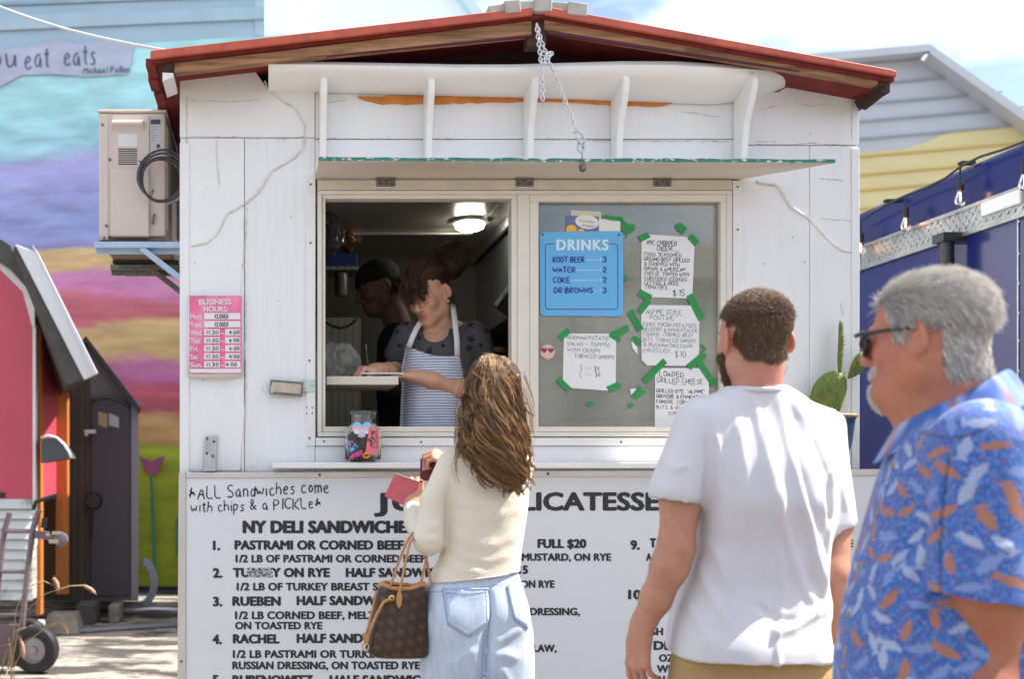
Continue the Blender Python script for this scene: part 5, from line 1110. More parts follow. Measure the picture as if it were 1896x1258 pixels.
# hand truck
YT_ = 2.9
ht = thing('hand_truck', P(60, 1255, YT_), 'pinkish grey steel hand truck with black tyres beside the pink cart', 'hand truck')
MAU = mat('mauve_steel', (.22, .155, .175), .4, .3, var=.12, vs=8)
def hp2(x, y, Y=YT_): return P(x, y, Y)
m_ = MB(); m_.tube([hp2(38, 1200), hp2(42, 1150), hp2(52, 1050), hp2(60, 985), hp2(70, 950), hp2(74, 945)], .019, 10); m_.tube([hp2(x - 52, y, YT_ + .1) for x, y in ((38, 1200), (42, 1150), (52, 1050), (60, 985), (70, 950))], .019, 10)
for y in (985, 1060, 1140): m_.tube([hp2(60 - (y - 985) * .11, y), hp2(8 - (y - 985) * .11, y, YT_ + .1)], .012, 8)
m_.beam(hp2(66, 990), hp2(90, 993), .05, .05); m_.tube([hp2(84, 992, YT_ - .05), hp2(112, 1002, YT_ - .05)], .016, 8); m_.build('frame', MAU, ht, smooth='auto')
m_ = MB(); m_.tube([hp2(62, 945), hp2(66, 930), hp2(82, 925), hp2(106, 918)], [.012, .013, .014, .017], 10); m_.beam(hp2(80, 978, YT_ - .02), hp2(83, 960, YT_ - .02), .02, .03); m_.build('handle', BLACKR, ht, smooth='auto')
m_ = MB(); m_.lathe([(0, .02), (.025, .02), (.044, .015), (.047, 0), (.044, -.015), (0, -.02)], hp2(113, 1000, YT_ - .05), 22, axis=(0, -1, 0)); m_.build('caster', mat('purple_grey_wheel', (.20, .15, .20), .5), ht, smooth='auto')
m_ = MB(); m_.box(hp2(104, 988, YT_ - .06), (.05, .03, .02)); m_.box(hp2(100, 1003, YT_ - .06), (.06, .03, .025)); m_.build('caster_fork', mat('brassy_zinc', (.55, .5, .36), .4, .6), ht)
m_ = MB(); m_.prism([Vector((hp2(-30, 0).x, YT_ - .05, .03)), Vector((hp2(40, 0).x, YT_ - .05, .03)), Vector((hp2(40, 0).x, YT_ - .05, .3)), Vector((hp2(-30, 0).x, YT_ - .05, .3))], (0, .015, 0)); m_.build('toe_plate', MAU, ht, bevel=.004)
for cx_, Y_ in ((66, YT_ - .1), (52, YT_ + .22)):
    rw = .150; wc = P(cx_, 1212, Y_); wc.z = rw
    m_ = MB(); m_.lathe([(rw * .55, .045), (rw * .8, .05), (rw * .95, .04), (rw, .015), (rw, -.015), (rw * .95, -.04), (rw * .8, -.05), (rw * .55, -.045)], wc, 36, axis=(-.2, -1, 0)); wo = m_.build('wheel', BLACKR, ht, smooth='auto')
    m_ = MB(); m_.lathe([(0, .05), (.025, .05), (.03, .03), (rw * .48, .022), (rw * .55, .045), (rw * .57, .03), (rw * .57, -.045), (0, -.03)], wc, 30, axis=(-.2, -1, 0)); m_.build('rim', mat('pale_wheel_rim', (.40, .34, .36), .45, .4), wo, smooth='auto')
# dry grass and plants at lower left
DRY = mat('dry_grass_blade', (.42, .30, .14), .8, var=.3, vs=30); SEED = mat('foxtail_seed_head', (.50, .30, .20), .9, var=.2, vs=60)
lab = ['dry foxtail stalk arching highest beside the hand truck', 'dry foxtail stalk reaching farthest right in front of the shed', 'low dry foxtail drooping in front of the concrete pier', 'short foxtail hanging before the hand truck wheel']
for i, (pts, hd) in enumerate((([(20, 1230), (30, 1130), (48, 1090), (80, 1076), (98, 1085)], (100, 1071, 106, 1096)), ([(22, 1232), (40, 1140), (85, 1100), (130, 1086), (155, 1085)], (156, 1085, 176, 1101)), ([(26, 1235), (50, 1190), (90, 1160), (112, 1153)], (115, 1154, 124, 1176)), ([(20, 1235), (30, 1180), (34, 1170)], (36, 1180, 43, 1222)))):
    r0_ = P(pts[0][0], pts[0][1], 2.5); r0_.z = 0
    gg = thing('foxtail_stalk', r0_, lab[i], 'dry grass', 'dry foxtail stalks by the hand truck')
    m_ = MB(); m_.tube([r0_] + [P(x, y, 2.5) for x, y in pts], .003, 5); m_.build('stem', DRY, gg, True)
    a_, c_ = P(hd[0], hd[1], 2.5), P(hd[2], hd[3], 2.5); m_ = MB(); m_.tube([a_.lerp(c_, t) + Vector((.012 * math.sin(t * 3), 0, 0)) for t in (0, .15, .4, .7, .9, 1)], [.004, .008, .011, .010, .006, .002], 9)
    for k in range(70): t = rnd.random(); p = a_.lerp(c_, t); d = Vector((rnd.uniform(-1, 1), rnd.uniform(-1, 1), rnd.uniform(-.3, 1))).normalized() * .018; m_.tube([p, p + d], [.0012, .0004], 3)
    m_.build('seed_head', SEED, gg, False)
m_ = MB(); q = random.Random(12)
for k in range(130):
    p = Vector((q.uniform(-2.2, -1.62), q.uniform(1.9, 3.0), 0)); h_ = q.uniform(.12, .5); d = Vector((q.uniform(-.5, .5), q.uniform(-.4, .4), 1)).normalized() * h_; w_ = Vector((q.uniform(-1, 1), q.uniform(-1, 1), 0)).normalized() * q.uniform(.003, .008); dr__ = Vector((d.x * .8, d.y * .8, -h_ * .25))
    m_.add([p - w_, p + w_, p + d * .6 + w_ * .7, p + d * .6 - w_ * .7, p + d + dr__], [[0, 1, 2, 3], [3, 2, 4]], 0 if q.random() < .5 else 1)
o = m_.build('weeds', [DRY, mat('dark_weed_leaf', (.03, .045, .02), .8, var=.4, vs=20)], None); tag(o, 'tangle of dry and dark weeds under the hand truck and pink cart', 'weeds', kind='stuff')

# ---- potted cactus on the shelf
YC = -.07; KC = K(YC); pc0 = P(1541, 857, YC); pc0.z = jz
cc_ = thing('potted_cactus', pc0, 'prickly pear cactus in a blue glazed pot on the counter shelf', 'potted plant')
POT = mat('blue_glazed_pot', (.045, .075, .16), .25, coat=.4, var=.35, vs=(6, 6, 30), dirt=[((.30, .27, .22), (4, 4, 26), .58, .74, .7)]); RIMM = mat('tan_pot_rim', (.36, .23, .12), .4, var=.2, vs=20)
zr = P(0, 768, YC).z - jz
m_ = MB(); m_.lathe([(0, .0), (.044, 0), (.050, .02), (.066, .08), (.074, zr - .02), (.078, zr - .012), (.070, zr - .012), (.06, zr - .03), (0, zr - .03)], pc0, 36); po = m_.build('pot', POT, cc_, smooth='auto')
m_ = MB(); m_.lathe([(.074, zr - .016), (.083, zr - .010), (.084, zr - .003), (.078, zr + .001), (.070, zr - .004), (.068, zr - .014)], pc0, 36); m_.build('rim', RIMM, po, smooth=True)
m_ = MB(); m_.lathe([(0, zr - .022), (.067, zr - .022)], pc0, 24); m_.build('soil', mat('dark_soil', (.05, .04, .03), .9), cc_)
CAC = mat('cactus_green', (.12, .19, .03), .62, var=.3, vs=(16, 16, 10), bump=.4, bs=(60, 60, 60), dirt=[((.26, .32, .08), (20, 20, 8), .56, .75, .5)]); SPN = mat('cactus_areole', (.30, .24, .12), .8)
def pad(pts, Y_, th, lean=0.0):
    """flattened pad: outline in pixels, lens shaped thickness"""
    cx_ = sum(p[0] for p in pts) / len(pts); cy_ = sum(p[1] for p in pts) / len(pts); rings = []
    fine = []
    for (a, b_), (c_, d) in zip(pts, pts[1:] + pts[:1]): fine += [(a + (c_ - a) * i / 4, b_ + (d - b_) * i / 4) for i in range(4)]
    for _ in range(3): fine = [((fine[i - 1][0] + 2 * fine[i][0] + fine[(i + 1) % len(fine)][0]) / 4, (fine[i - 1][1] + 2 * fine[i][1] + fine[(i + 1) % len(fine)][1]) / 4) for i in range(len(fine))]
    V = []; F = []; n = len(fine); lv = [(1, 0), (.97, .45), (.86, .75), (.6, .95), (.25, 1)]
    m_ = MB(); k2 = [(s, -z) for s, z in lv[:0:-1]] + lv
    for s, z in k2: V += [P(cx_ + (x - cx_) * s, cy_ + (y - cy_) * s, Y_ + z * th + lean * (cy_ - y) * .001) for x, y in fine]
    F = [[i * n + j, i * n + (j + 1) % n, (i + 1) * n + (j + 1) % n, (i + 1) * n + j] for i in range(len(k2) - 1) for j in range(n)] + [list(range(n))[::-1], list(range((len(k2) - 1) * n, len(k2) * n))]
    m_.add(V, F); q = random.Random(int(cx_))
    po_ = m_.build('pad', CAC, cc_, True); m2 = MB()
    for _ in range(85):
        s = math.sqrt(q.random()) * .98; i = q.randrange(n); x, y = cx_ + (fine[i][0] - cx_) * s, cy_ + (fine[i][1] - cy_) * s; zz = th * math.sqrt(max(0, 1 - s ** 3))
        for k in range(3): p = P(x, y, Y_ - zz + lean * (cy_ - y) * .001); d = Vector((q.uniform(-1, 1), -1, q.uniform(-.6, 1))).normalized() * .009; m2.tube([p, p + d], [.0013, .0004], 3)
    m2.build('spines', SPN, po_)
pad([(1512, 768), (1500, 752), (1498, 738), (1505, 715), (1516, 700), (1530, 690), (1546, 687), (1560, 692), (1569, 703), (1568, 725), (1562, 745), (1553, 768)], YC, .013)
pad([(1551, 692), (1550, 660), (1552, 625), (1553, 598), (1556, 590), (1560, 596), (1563, 630), (1561, 665), (1558, 692)], YC + .01, .018)
pad([(1568, 704), (1571, 690), (1577, 670), (1587, 655), (1598, 650), (1606, 660), (1604, 678), (1594, 692), (1580, 699)], YC + .005, .011)

# ================================================================ people
SKIN = mat('skin', rough=.5, attr='Col', var=.06, vs=60, sss=.12, bump=.25, bs=(500, 500, 500))
HAIR = mat('hair_strand', rough=.42, attr='Col', spec=.45)
def frame_of(yaw, pitch=0, roll=0):
    return np.array(Matrix.Rotation(R(yaw), 3, 'Z') @ Matrix.Rotation(R(pitch), 3, 'X') @ Matrix.Rotation(R(roll), 3, 'Y'))
def head(B, c, M, s=1.0, female=False, ears=True, neck=None, rn=.058):
    """skull, jaw, brow, nose, lips, eyes and ears; local axes: right, face, up"""
    c = np.array(c, float)
    T = lambda x, y, z: c + M @ (np.array((x, y, z)) * s)
    E = lambda p, r, k=.02, sub=False, rot=None: B.ell(T(*p), np.array(r) * s, M if rot is None else M @ rot, k, sub)
    Cn = lambda a, b_, ra, rb, k=.015, sub=False: B.cone(T(*a), T(*b_), ra * s, rb * s, k, None, sub)
    jw = .043 if female else .050
    E((0, -.012, .036), (.075, .096, .080)); E((0, .025, -.005), (.064, .064, .088), .03)
    for sg in (-1, 1):
        Cn((sg * jw, .0, -.070), (sg * .014, .066, -.100), .020, .017, .03); Cn((sg * .051, .0, -.01), (sg * jw, .0, -.068), .022, .020, .03)
        E((sg * .040, .062, -.030), (.021, .021, .022), .025); E((sg * .03, .083, .018), (.022, .010, .007), .014)
    E((0, .078, -.102), (.017, .016, .014), .02); Cn((0, .05, -.1), (0, .08, -.06), .03, .022, .03)
    for sg in (-1, 1): E((sg * .032, .098, -.002), (.016, .013, .009), .014, True); E((sg * .032, .079, -.002), (.0125, .0125, .0125), .004)
    for sg in (-1, 1): Cn((sg * .018, .091, .004), (sg * .046, .083, .002), .0045, .004, .006); Cn((sg * .020, .090, -.010), (sg * .044, .084, -.009), .0035, .0035, .006)
    Cn((0, .090, .012), (0, .113, -.032), .007, .0095, .012); E((0, .115, -.036), (.0105, .011, .010), .008)
    for sg in (-1, 1): E((sg * .012, .102, -.040), (.0085, .010, .0075), .007)
    Cn((-.020, .088, -.064), (.020, .088, -.064), .0055, .0055, .008); Cn((0, .094, -.063), (0, .094, -.063), .007, .007, .008); Cn((-.016, .088, -.074), (.016, .088, -.074), .007, .007, .008)
    Cn((-.022, .0965, -.0685), (.022, .0965, -.0685), .0022, .0022, .003, True)
    if ears:
        for sg in (-1, 1):
            ro = np.array(Matrix.Rotation(sg * R(28), 3, 'Z') @ Matrix.Rotation(R(-12), 3, 'X'))
            E((sg * .083, -.016, -.008), (.008, .020, .033), .007, False, ro); E((sg * .078, -.004, -.034), (.007, .010, .011), .008)
            E((sg * .0905, -.012, -.004), (.006, .011, .020), .004, True, ro); E((sg * .079, .0, -.014), (.006, .006, .008), .004); E((sg * .0835, -.018, .0), (.005, .004, .016), .004, False, ro)
    if neck is not None: B.cone(T(0, -.028, -.055), neck, rn * s, rn * s * 1.08, .035)
    return T
def skincol(V, base, red=(1, .72, .62), seed=0, lo=.25, spots=0.0):
    n = wob(V, 28, seed) * .5 + .5; m_ = wob(V, 90, seed + 1) * .5 + .5; c = np.array(base)[None] * (1 + .10 * (m_[:, None] - .5))
    c = c * (1 - lo * n[:, None] * (1 - np.array(red))[None])
    if spots: f = np.clip((wob(V, 260, seed + 2) - .55) * 4, 0, 1)[:, None] * spots; c = c * (1 - f * np.array([.3, .5, .55])[None])
    return c
def tint(col, V, c, r, tc_, k=1.0):
    d = np.linalg.norm(V - np.array(c)[None], axis=1); f = np.clip(1.4 - d / r, 0, 1)[:, None] * k; return col * (1 - f) + np.array(tc_)[None] * f
def hand(B, wrist, u, n, side, s=1.0, curls=((25, 35, 25),) * 4, thumb=(.75, .55, .25), tcurl=20, spread=4, rw=.027):
    u = nrm(u); n = np.asarray(n, float); n = nrm(n - u * (n @ u)); w_ = side * np.cross(n, u); wrist = np.array(wrist, float)
    q = lambda a, b_, c_: wrist + (u * a + w_ * b_ + n * c_) * s
    B.cone(wrist - u * .02 * s, q(.025, 0, 0), rw * s, .026 * s, .02, (n, .72)); B.cone(q(.03, .018, 0), q(.085, .026, 0), .017 * s, .0135 * s, .014, (n, .8)); B.cone(q(.03, -.016, 0), q(.078, -.028, 0), .016 * s, .0125 * s, .014, (n, .8)); B.cone(q(.02, 0, 0), q(.085, .0, 0), .022 * s, .016 * s, .014, (n, .7)); B.cone(q(.015, .022, .006), q(.045, .032, .010), .016 * s, .013 * s, .014)
    tips = []
    for i, (off, L, r_, b0) in enumerate(((.029, .074, .0092, .088), (.0095, .082, .0095, .092), (-.0105, .076, .0090, .088), (-.029, .060, .0080, .078))):
        p = q(b0, off, 0); ang = 0; sp = R(spread * (1.2 - i * .9)); d0 = u * math.cos(sp) + w_ * math.sin(sp)
        for k, fr in enumerate((.45, .31, .24)):
            ang += R(curls[i][k]); d = d0 * math.cos(ang) + n * math.sin(ang); p2 = p + d * L * fr * s; B.cone(p, p2, r_ * s * (1 - .10 * k), r_ * s * (.92 - .10 * k), .004); p = p2
        tips.append((p, d))
    p = q(.035, .030, .006); d = nrm(u * thumb[0] + w_ * thumb[1] + n * thumb[2])
    p2 = p + d * .036 * s; B.cone(p, p2, .0135 * s, .0108 * s, .010); d2 = nrm(d * math.cos(R(tcurl)) - w_ * math.sin(R(tcurl)) * .8 + n * math.sin(R(tcurl)) * .3); p3 = p2 + d2 * .030 * s; B.cone(p2, p3, .0108 * s, .0088 * s, .004)
    tips.append((p3, d2)); return tips, n, w_
def secs(Y, rows):
    """rows: photo y, left x, right x, half depth, optional y shift -> tower sections"""
    out = []
    for r_ in rows:
        Yc = Y + (r_[4] if len(r_) > 4 else 0); a, b_ = P(r_[1], r_[0], Yc), P(r_[2], r_[0], Yc); out.append((a.z, (a.x + b_.x) / 2, Yc, (b_.x - a.x) / 2, r_[3]))
    return out
def patch(V, Q, pts, off, front=True, thick=None):
    """piece of cloth laid on another: the faces inside a measured outline, lifted off the surface"""
    N = normals(V, Q); u, v = pix(V); ins = inpoly(u, v, pts) & ((N[:, 1] < .35) if front else True)
    q = Q[ins[Q].all(1)]; idx = np.unique(q); mp_ = np.full(len(V), -1); mp_[idx] = np.arange(len(idx))
    return V[idx] + N[idx] * off, mp_[q]
def cut(V, Q, keep):
    q = Q[keep[Q].all(1)]; idx = np.unique(q); mp_ = np.full(len(V), -1); mp_[idx] = np.arange(len(idx)); return V[idx], mp_[q]
def hairs(V, N, sel, n, L, comb, rng, curl=.0, lift=.5, k=6, jit=.25, grav=.0):
    """short hair: roots on the scalp vertices sel; comb = direction field function"""
    idx = rng.choice(np.flatnonzero(sel), n); p = V[idx] + rng.normal(0, .0012, (n, 3)); nn = N[idx]; d = comb(p); d = d - nn * (d * nn).sum(1, keepdims=True)
    d = d / (np.linalg.norm(d, axis=1, keepdims=True) + 1e-6); l = (L * rng.uniform(.6, 1.15, n))[:, None]; path = [p - nn * .003]; cur = p
    ph = rng.uniform(0, 6.28, n)[:, None]; e = np.cross(nn, d); jj = rng.normal(0, jit, (n, 3))
    for i in range(1, k):
        t = i / (k - 1); lf = lift * (1 - .8 * t); dirn = nn * lf + d * (1 - lf * .5) + jj * .5 + np.array([0, 0, -grav * t]); dirn /= np.linalg.norm(dirn, axis=1, keepdims=True)
        cur = cur + dirn * l / (k - 1); path.append(cur + (e * np.sin(ph + 5 * t) + nn * np.cos(ph + 5 * t)) * curl * t)
    return np.stack(path, 1)
def mixcol(rng, n, pal, wts):
    c = np.array(pal)[rng.choice(len(pal), n, p=np.array(wts) / sum(wts))]; return c * rng.uniform(.75, 1.3, (n, 1))
def person(base, label): return thing('person', base, label, 'person')
rng = np.random.RandomState(11)

# ---------------------------------------------------------------- the woman ordering at the counter
YW1 = -.62
wo = person((P(890, 0, YW1).x, YW1, 0), 'woman with long wavy highlighted hair, cream sweater and pale jeans, ordering at the window')
B = Body()
HC = P(917, 737, -.60); HM = frame_of(16, -4, 0); wT = head(B, HC, HM, .86, True, True, P(905, 830, -.63), .052)
B.tower(secs(YW1, [(828, 860, 945, .04), (870, 845, 955, .055), (940, 850, 950, .07), (1060, 835, 930, .065)]))
lw, lu = P(766, 946, -.46), None
B.chain([(P(836, 868, -.62), .030), (P(796, 1000, -.665), .030), (lw, .023)])
rw_ = P(842, 862, -.37); B.chain([(P(955, 880, -.6), .030), (P(930, 975, -.46), .030), (rw_, .022)])
tl, nl, wl = hand(B, lw, np.array(P(758, 905, -.43)) - np.array(lw), (.25, .95, .1), 1, .92, ((25, 45, 20), (28, 45, 20), (30, 45, 20), (34, 45, 20)), (.9, .35, -.45), 6)
tr_, nr_, wr_ = hand(B, rw_, (-.85, .1, .45), (-.2, .5, -.8), 1, .9, ((50, 55, 30), (50, 55, 30), (50, 55, 30), (52, 55, 30)), (.8, .3, .3), 15)
hv = np.array(HC)
body = join(B.mesh(hv - .15, hv + .15, .0035), B.mesh((P(740, 0, -.5).x, -.75, .98), (P(985, 0, -.6).x + .02, -.15, 1.40), .004))
V, Q = body; col = skincol(V, (.58, .30, .20), seed=1)
ob = link_mesh('body', V, Q, SKIN, wo, True, None, col)
NAIL = mat('red_nail_polish', (.55, .012, .02), .2, coat=.5)
m_ = MB()
for (p, d), nn in [(t, nl) for t in tl] + [(t, nr_) for t in tr_]:
    out_ = -nn if (p is not tl[4][0]) else np.array((0.05, -1, .05)); out_ = nrm(out_ - d * (out_ @ d)); sd_ = np.cross(out_, d); c0 = p + out_ * .0062 - d * .001
    Mx = Matrix([list(sd_), list(d), list(out_)]).transposed(); V_ = []
    for i in range(10): a = 2 * math.pi * i / 10; V_.append(Vector(c0) + Mx @ Vector((.0052 * math.cos(a), .0075 * math.sin(a), .0012 * (1 - .8 * math.cos(a) ** 2))))
    m_.add(V_ + [Vector(c0) + Vector(out_) * .0022], [[i, (i + 1) % 10, 10] for i in range(10)])
m_.build('fingernails', NAIL, ob, smooth=True)
# sweater
B = Body(); B.tower(secs(YW1, [(812, 862, 945, .052), (830, 838, 968, .062), (850, 822, 980, .078), (890, 820, 980, .095), (940, 824, 975, .103), (1000, 822, 967, .104), (1040, 812, 961, .108), (1066, 798, 960, .113), (1080, 792, 961, .114)]), .01, n=2.4)
B.chain([(P(836, 862, -.625), .046), (P(806, 930, -.645), .045), (P(794, 1000, -.665), .046)], .02); B.chain([(P(794, 1000, -.665), .046), (P(775, 968, -.53), .042), (lw, .033)], .02)
B.chain([(P(958, 862, -.61), .048), (P(932, 975, -.47), .040), (rw_, .030)], .025)
V, Q = B.mesh((P(735, 0, -.5).x, -.80, .90), (P(1000, 0, -.6).x, -.26, 1.42), .0042)
V = folds(V, Q, [([(835, 955), (880, 962), (930, 955), (972, 940)], 9, .002), ([(832, 985), (870, 1006), (920, 1010), (968, 985)], 10, .0032), ([(830, 1010), (862, 1034), (910, 1040), (962, 1020)], 9, .0028), ([(836, 930), (880, 936), (950, 925)], 8, .003),
                 ([(830, 905), (828, 960), (824, 1020)], 5, -.007), ([(815, 1030), (850, 1055), (900, 1062)], 8, .003), ([(835, 885), (850, 900), (872, 905)], 7, .004), ([(788, 985), (800, 990), (815, 985)], 5, -.004), ([(785, 965), (802, 975), (818, 970)], 6, .004), ([(790, 1012), (806, 1010)], 5, -.003)])
u_, v_ = pix(V); V = V + normals(V, Q) * (wob(V, 26, 2) * .0022)[:, None]
zc = np.interp(u_, [780, 960], [P(0, 1086, -.72).z, P(0, 1062, -.72).z]); V[:, 2] = np.where(V[:, 2] < zc, zc, V[:, 2])
SWT = mat('cream_knit', (.76, .68, .55), .85, var=.04, vs=12, bump=.5, bs=(420, 420, 160), sheen=.3)
link_mesh('sweater', V, Q, SWT, wo, True)
m_ = MB(); m_.tube([Vector((P(0, 0, 0).x, 0, 0))] * 2, .0001, 3) if False else None
# jeans
DEN = mat('pale_denim', rough=.8, attr='Col', var=.10, vs=(60, 60, 14), bump=.5, bs=(500, 500, 200))
B = Body(); B.tower(secs(YW1, [(1042, 815, 955, .09), (1062, 806, 958, .098), (1090, 788, 966, .112), (1130, 781, 977, .124), (1170, 780, 981, .128), (1215, 780, 983, .124), (1250, 781, 983, .115)]), .01, n=2.5)
for x0, x1 in ((832, 826), (933, 944)): B.cone(P(x0, 1175, -.62), (P(x1, 0, -.62).x, -.60, .10), .083, .098, .018, ((0, 1, 0), 1.15))
B.ell(P(838, 1150, -.665), (.072, .075, .085), None, .03); B.ell(P(930, 1140, -.665), (.068, .075, .085), None, .03)
V, Q = B.mesh((P(770, 0, -.62).x, -.82, .06), (P(992, 0, -.62).x, -.44, 1.02), .0045)
V = folds(V, Q, [([(906, 1090), (908, 1130), (903, 1180), (898, 1258)], 6, -.010), ([(904, 1165), (900, 1215), (897, 1300)], 9, -.020), ([(915, 1195), (940, 1180), (972, 1160)], 9, .005), ([(905, 1215), (935, 1212), (965, 1222)], 9, .005), ([(890, 1200), (860, 1215), (830, 1235)], 9, .004), ([(845, 1215), (850, 1245), (840, 1275)], 9, .005), ([(925, 1235), (940, 1260), (955, 1290)], 9, .005), ([(795, 1110), (800, 1150)], 4, -.002), ([(870, 1200), (880, 1230), (872, 1270)], 7, .004)])
V = V + normals(V, Q) * (wob(V, 22, 4, st=(1, 1, .5)) * .0028)[:, None]
u_, v_ = pix(V); base = np.array([.42, .52, .70])[None] * np.ones((len(V), 1)); fade = np.clip(wob(V, 9, 1) * .5 + .5, 0, 1)[:, None]; colj = base * (1 - fade) + np.array([.60, .68, .80])[None] * fade
for pts in ([(906, 1090), (908, 1130), (903, 1180), (898, 1258)], [(785, 1098), (870, 1092), (965, 1078)], [(790, 1100), (795, 1130), (788, 1160)]):
    d, _, _ = pdist(u_, v_, pts); colj = np.where((d < 1.4)[:, None], np.array([.30, .39, .57])[None], colj)
je = link_mesh('jeans', V, Q, DEN, wo, True, None, colj)
STI = mat('denim_stitching', (.24, .31, .46), .8); from mathutils.kdtree import KDTree
Nj = normals(V, Q); uj, vj = pix(V); fr = np.flatnonzero(Nj[:, 1] < .25); kd = KDTree(len(fr))
for k, i in enumerate(fr): kd.insert((uj[i], vj[i], 0), int(i))
kd.balance()
def onj(x, y, off):
    r_ = kd.find_n((x, y, 0), 6); w_ = [1 / (q_[2] + .5) for q_ in r_]; v0 = sum((Vector(V[q_[1]]) * k for q_, k in zip(r_, w_)), Vector()) / sum(w_); n0 = sum((Vector(Nj[q_[1]]) * k for q_, k in zip(r_, w_)), Vector()).normalized(); return P(x, y, v0.y) + n0 * off
for tl_, tr2, bot in (((820, 1091), (904, 1090), [(830, 1157), (868, 1181), (906, 1152)]), ((938, 1085), (967, 1080), [(951, 1146), (966, 1157), (976, 1164)])):
    rows = []
    def pk(s, t): bx, by = np.interp(s, [0, .5, 1], [q_[0] for q_ in bot]), np.interp(s, [0, .5, 1], [q_[1] for q_ in bot]); return (tl_[0] + (tr2[0] - tl_[0]) * s) * (1 - t) + bx * t, (tl_[1] + (tr2[1] - tl_[1]) * s) * (1 - t) + by * t
    m_ = MB(); m_.sheet([[onj(*pk(j / 12, i / 12), .003) for j in range(13)] for i in range(13)])
    o = link_mesh('back_pocket', m_.V, m_.F, DEN, je, True, None, np.ones((len(m_.V), 3)) * np.array([.50, .59, .75])[None]); sm = o.modifiers.new('t', 'SOLIDIFY'); sm.thickness = .003; sm.offset = 0
    m_ = MB()
    for k_ in (.0, .07):
        lp = [pk(k_, t) for t in np.linspace(.02, 1 - k_, 10)] + [pk(s, 1 - k_) for s in np.linspace(k_, 1 - k_, 14)] + [pk(1 - k_, t) for t in np.linspace(1 - k_, .02, 10)] + [pk(s, .02 + k_ * 1.4) for s in np.linspace(1 - k_, k_, 10)]
        m_.tube([onj(x, y, .0048) for x, y in lp], .0009, 4, closed=True)
    m_.build('stitching', STI, o, True)
B = Body()
for x in (826, 944): X = P(x, 0, -.62).x; B.cone((X, -.62, .035), (X - .03, -.44, .03), .04, .036, .02, ((0, 0, 1), .8))
V, Q = B.mesh((P(780, 0, -.62).x, -.72, 0.0), (P(985, 0, -.62).x, -.36, .1), .006); link_mesh('shoe', V, Q, mat('tan_shoe', (.35, .24, .15), .6), wo, True)
# hair
WROWS = [(656, 898, 922, .02, .0), (663, 881, 942, .06, .0), (676, 869, 957, .09, .0), (700, 861, 965, .105, -.005), (730, 857, 969, .11, -.015), (765, 854, 973, .10, -.04), (800, 851, 977, .085, -.065), (832, 854, 979, .065, -.085), (858, 868, 979, .055, -.095), (882, 886, 977, .045, -.098), (904, 906, 971, .035, -.1), (922, 928, 960, .02, -.1)]
B = Body(); B.tower([(z, x, y, a * .93, b_ * .95) for z, x, y, a, b_ in secs(-.61, WROWS[:-2])], .01, n=2.0)
V, Q = B.mesh((P(835, 0, -.6).x, -.80, 1.18), (P(995, 0, -.6).x, -.42, 1.68), .005); V = V + normals(V, Q) * (wob(V, 40, 3, st=(1.6, 1, .5)) * .006)[:, None]
hm = link_mesh('hair', V, Q, mat('dark_brown_hair_mass', (.035, .018, .009), .6), wo, True)
wy = np.array([r_[0] for r_ in WROWS], float); wl_, wr2, wb_, wyo = [np.array([r_[i] for r_ in WROWS], float) for i in (1, 2, 3, 4)]
PAL = [(.032, .015, .009), (.060, .029, .015), (.125, .062, .029), (.30, .155, .062), (.56, .33, .14)]
paths, cols, rad = [], [], []
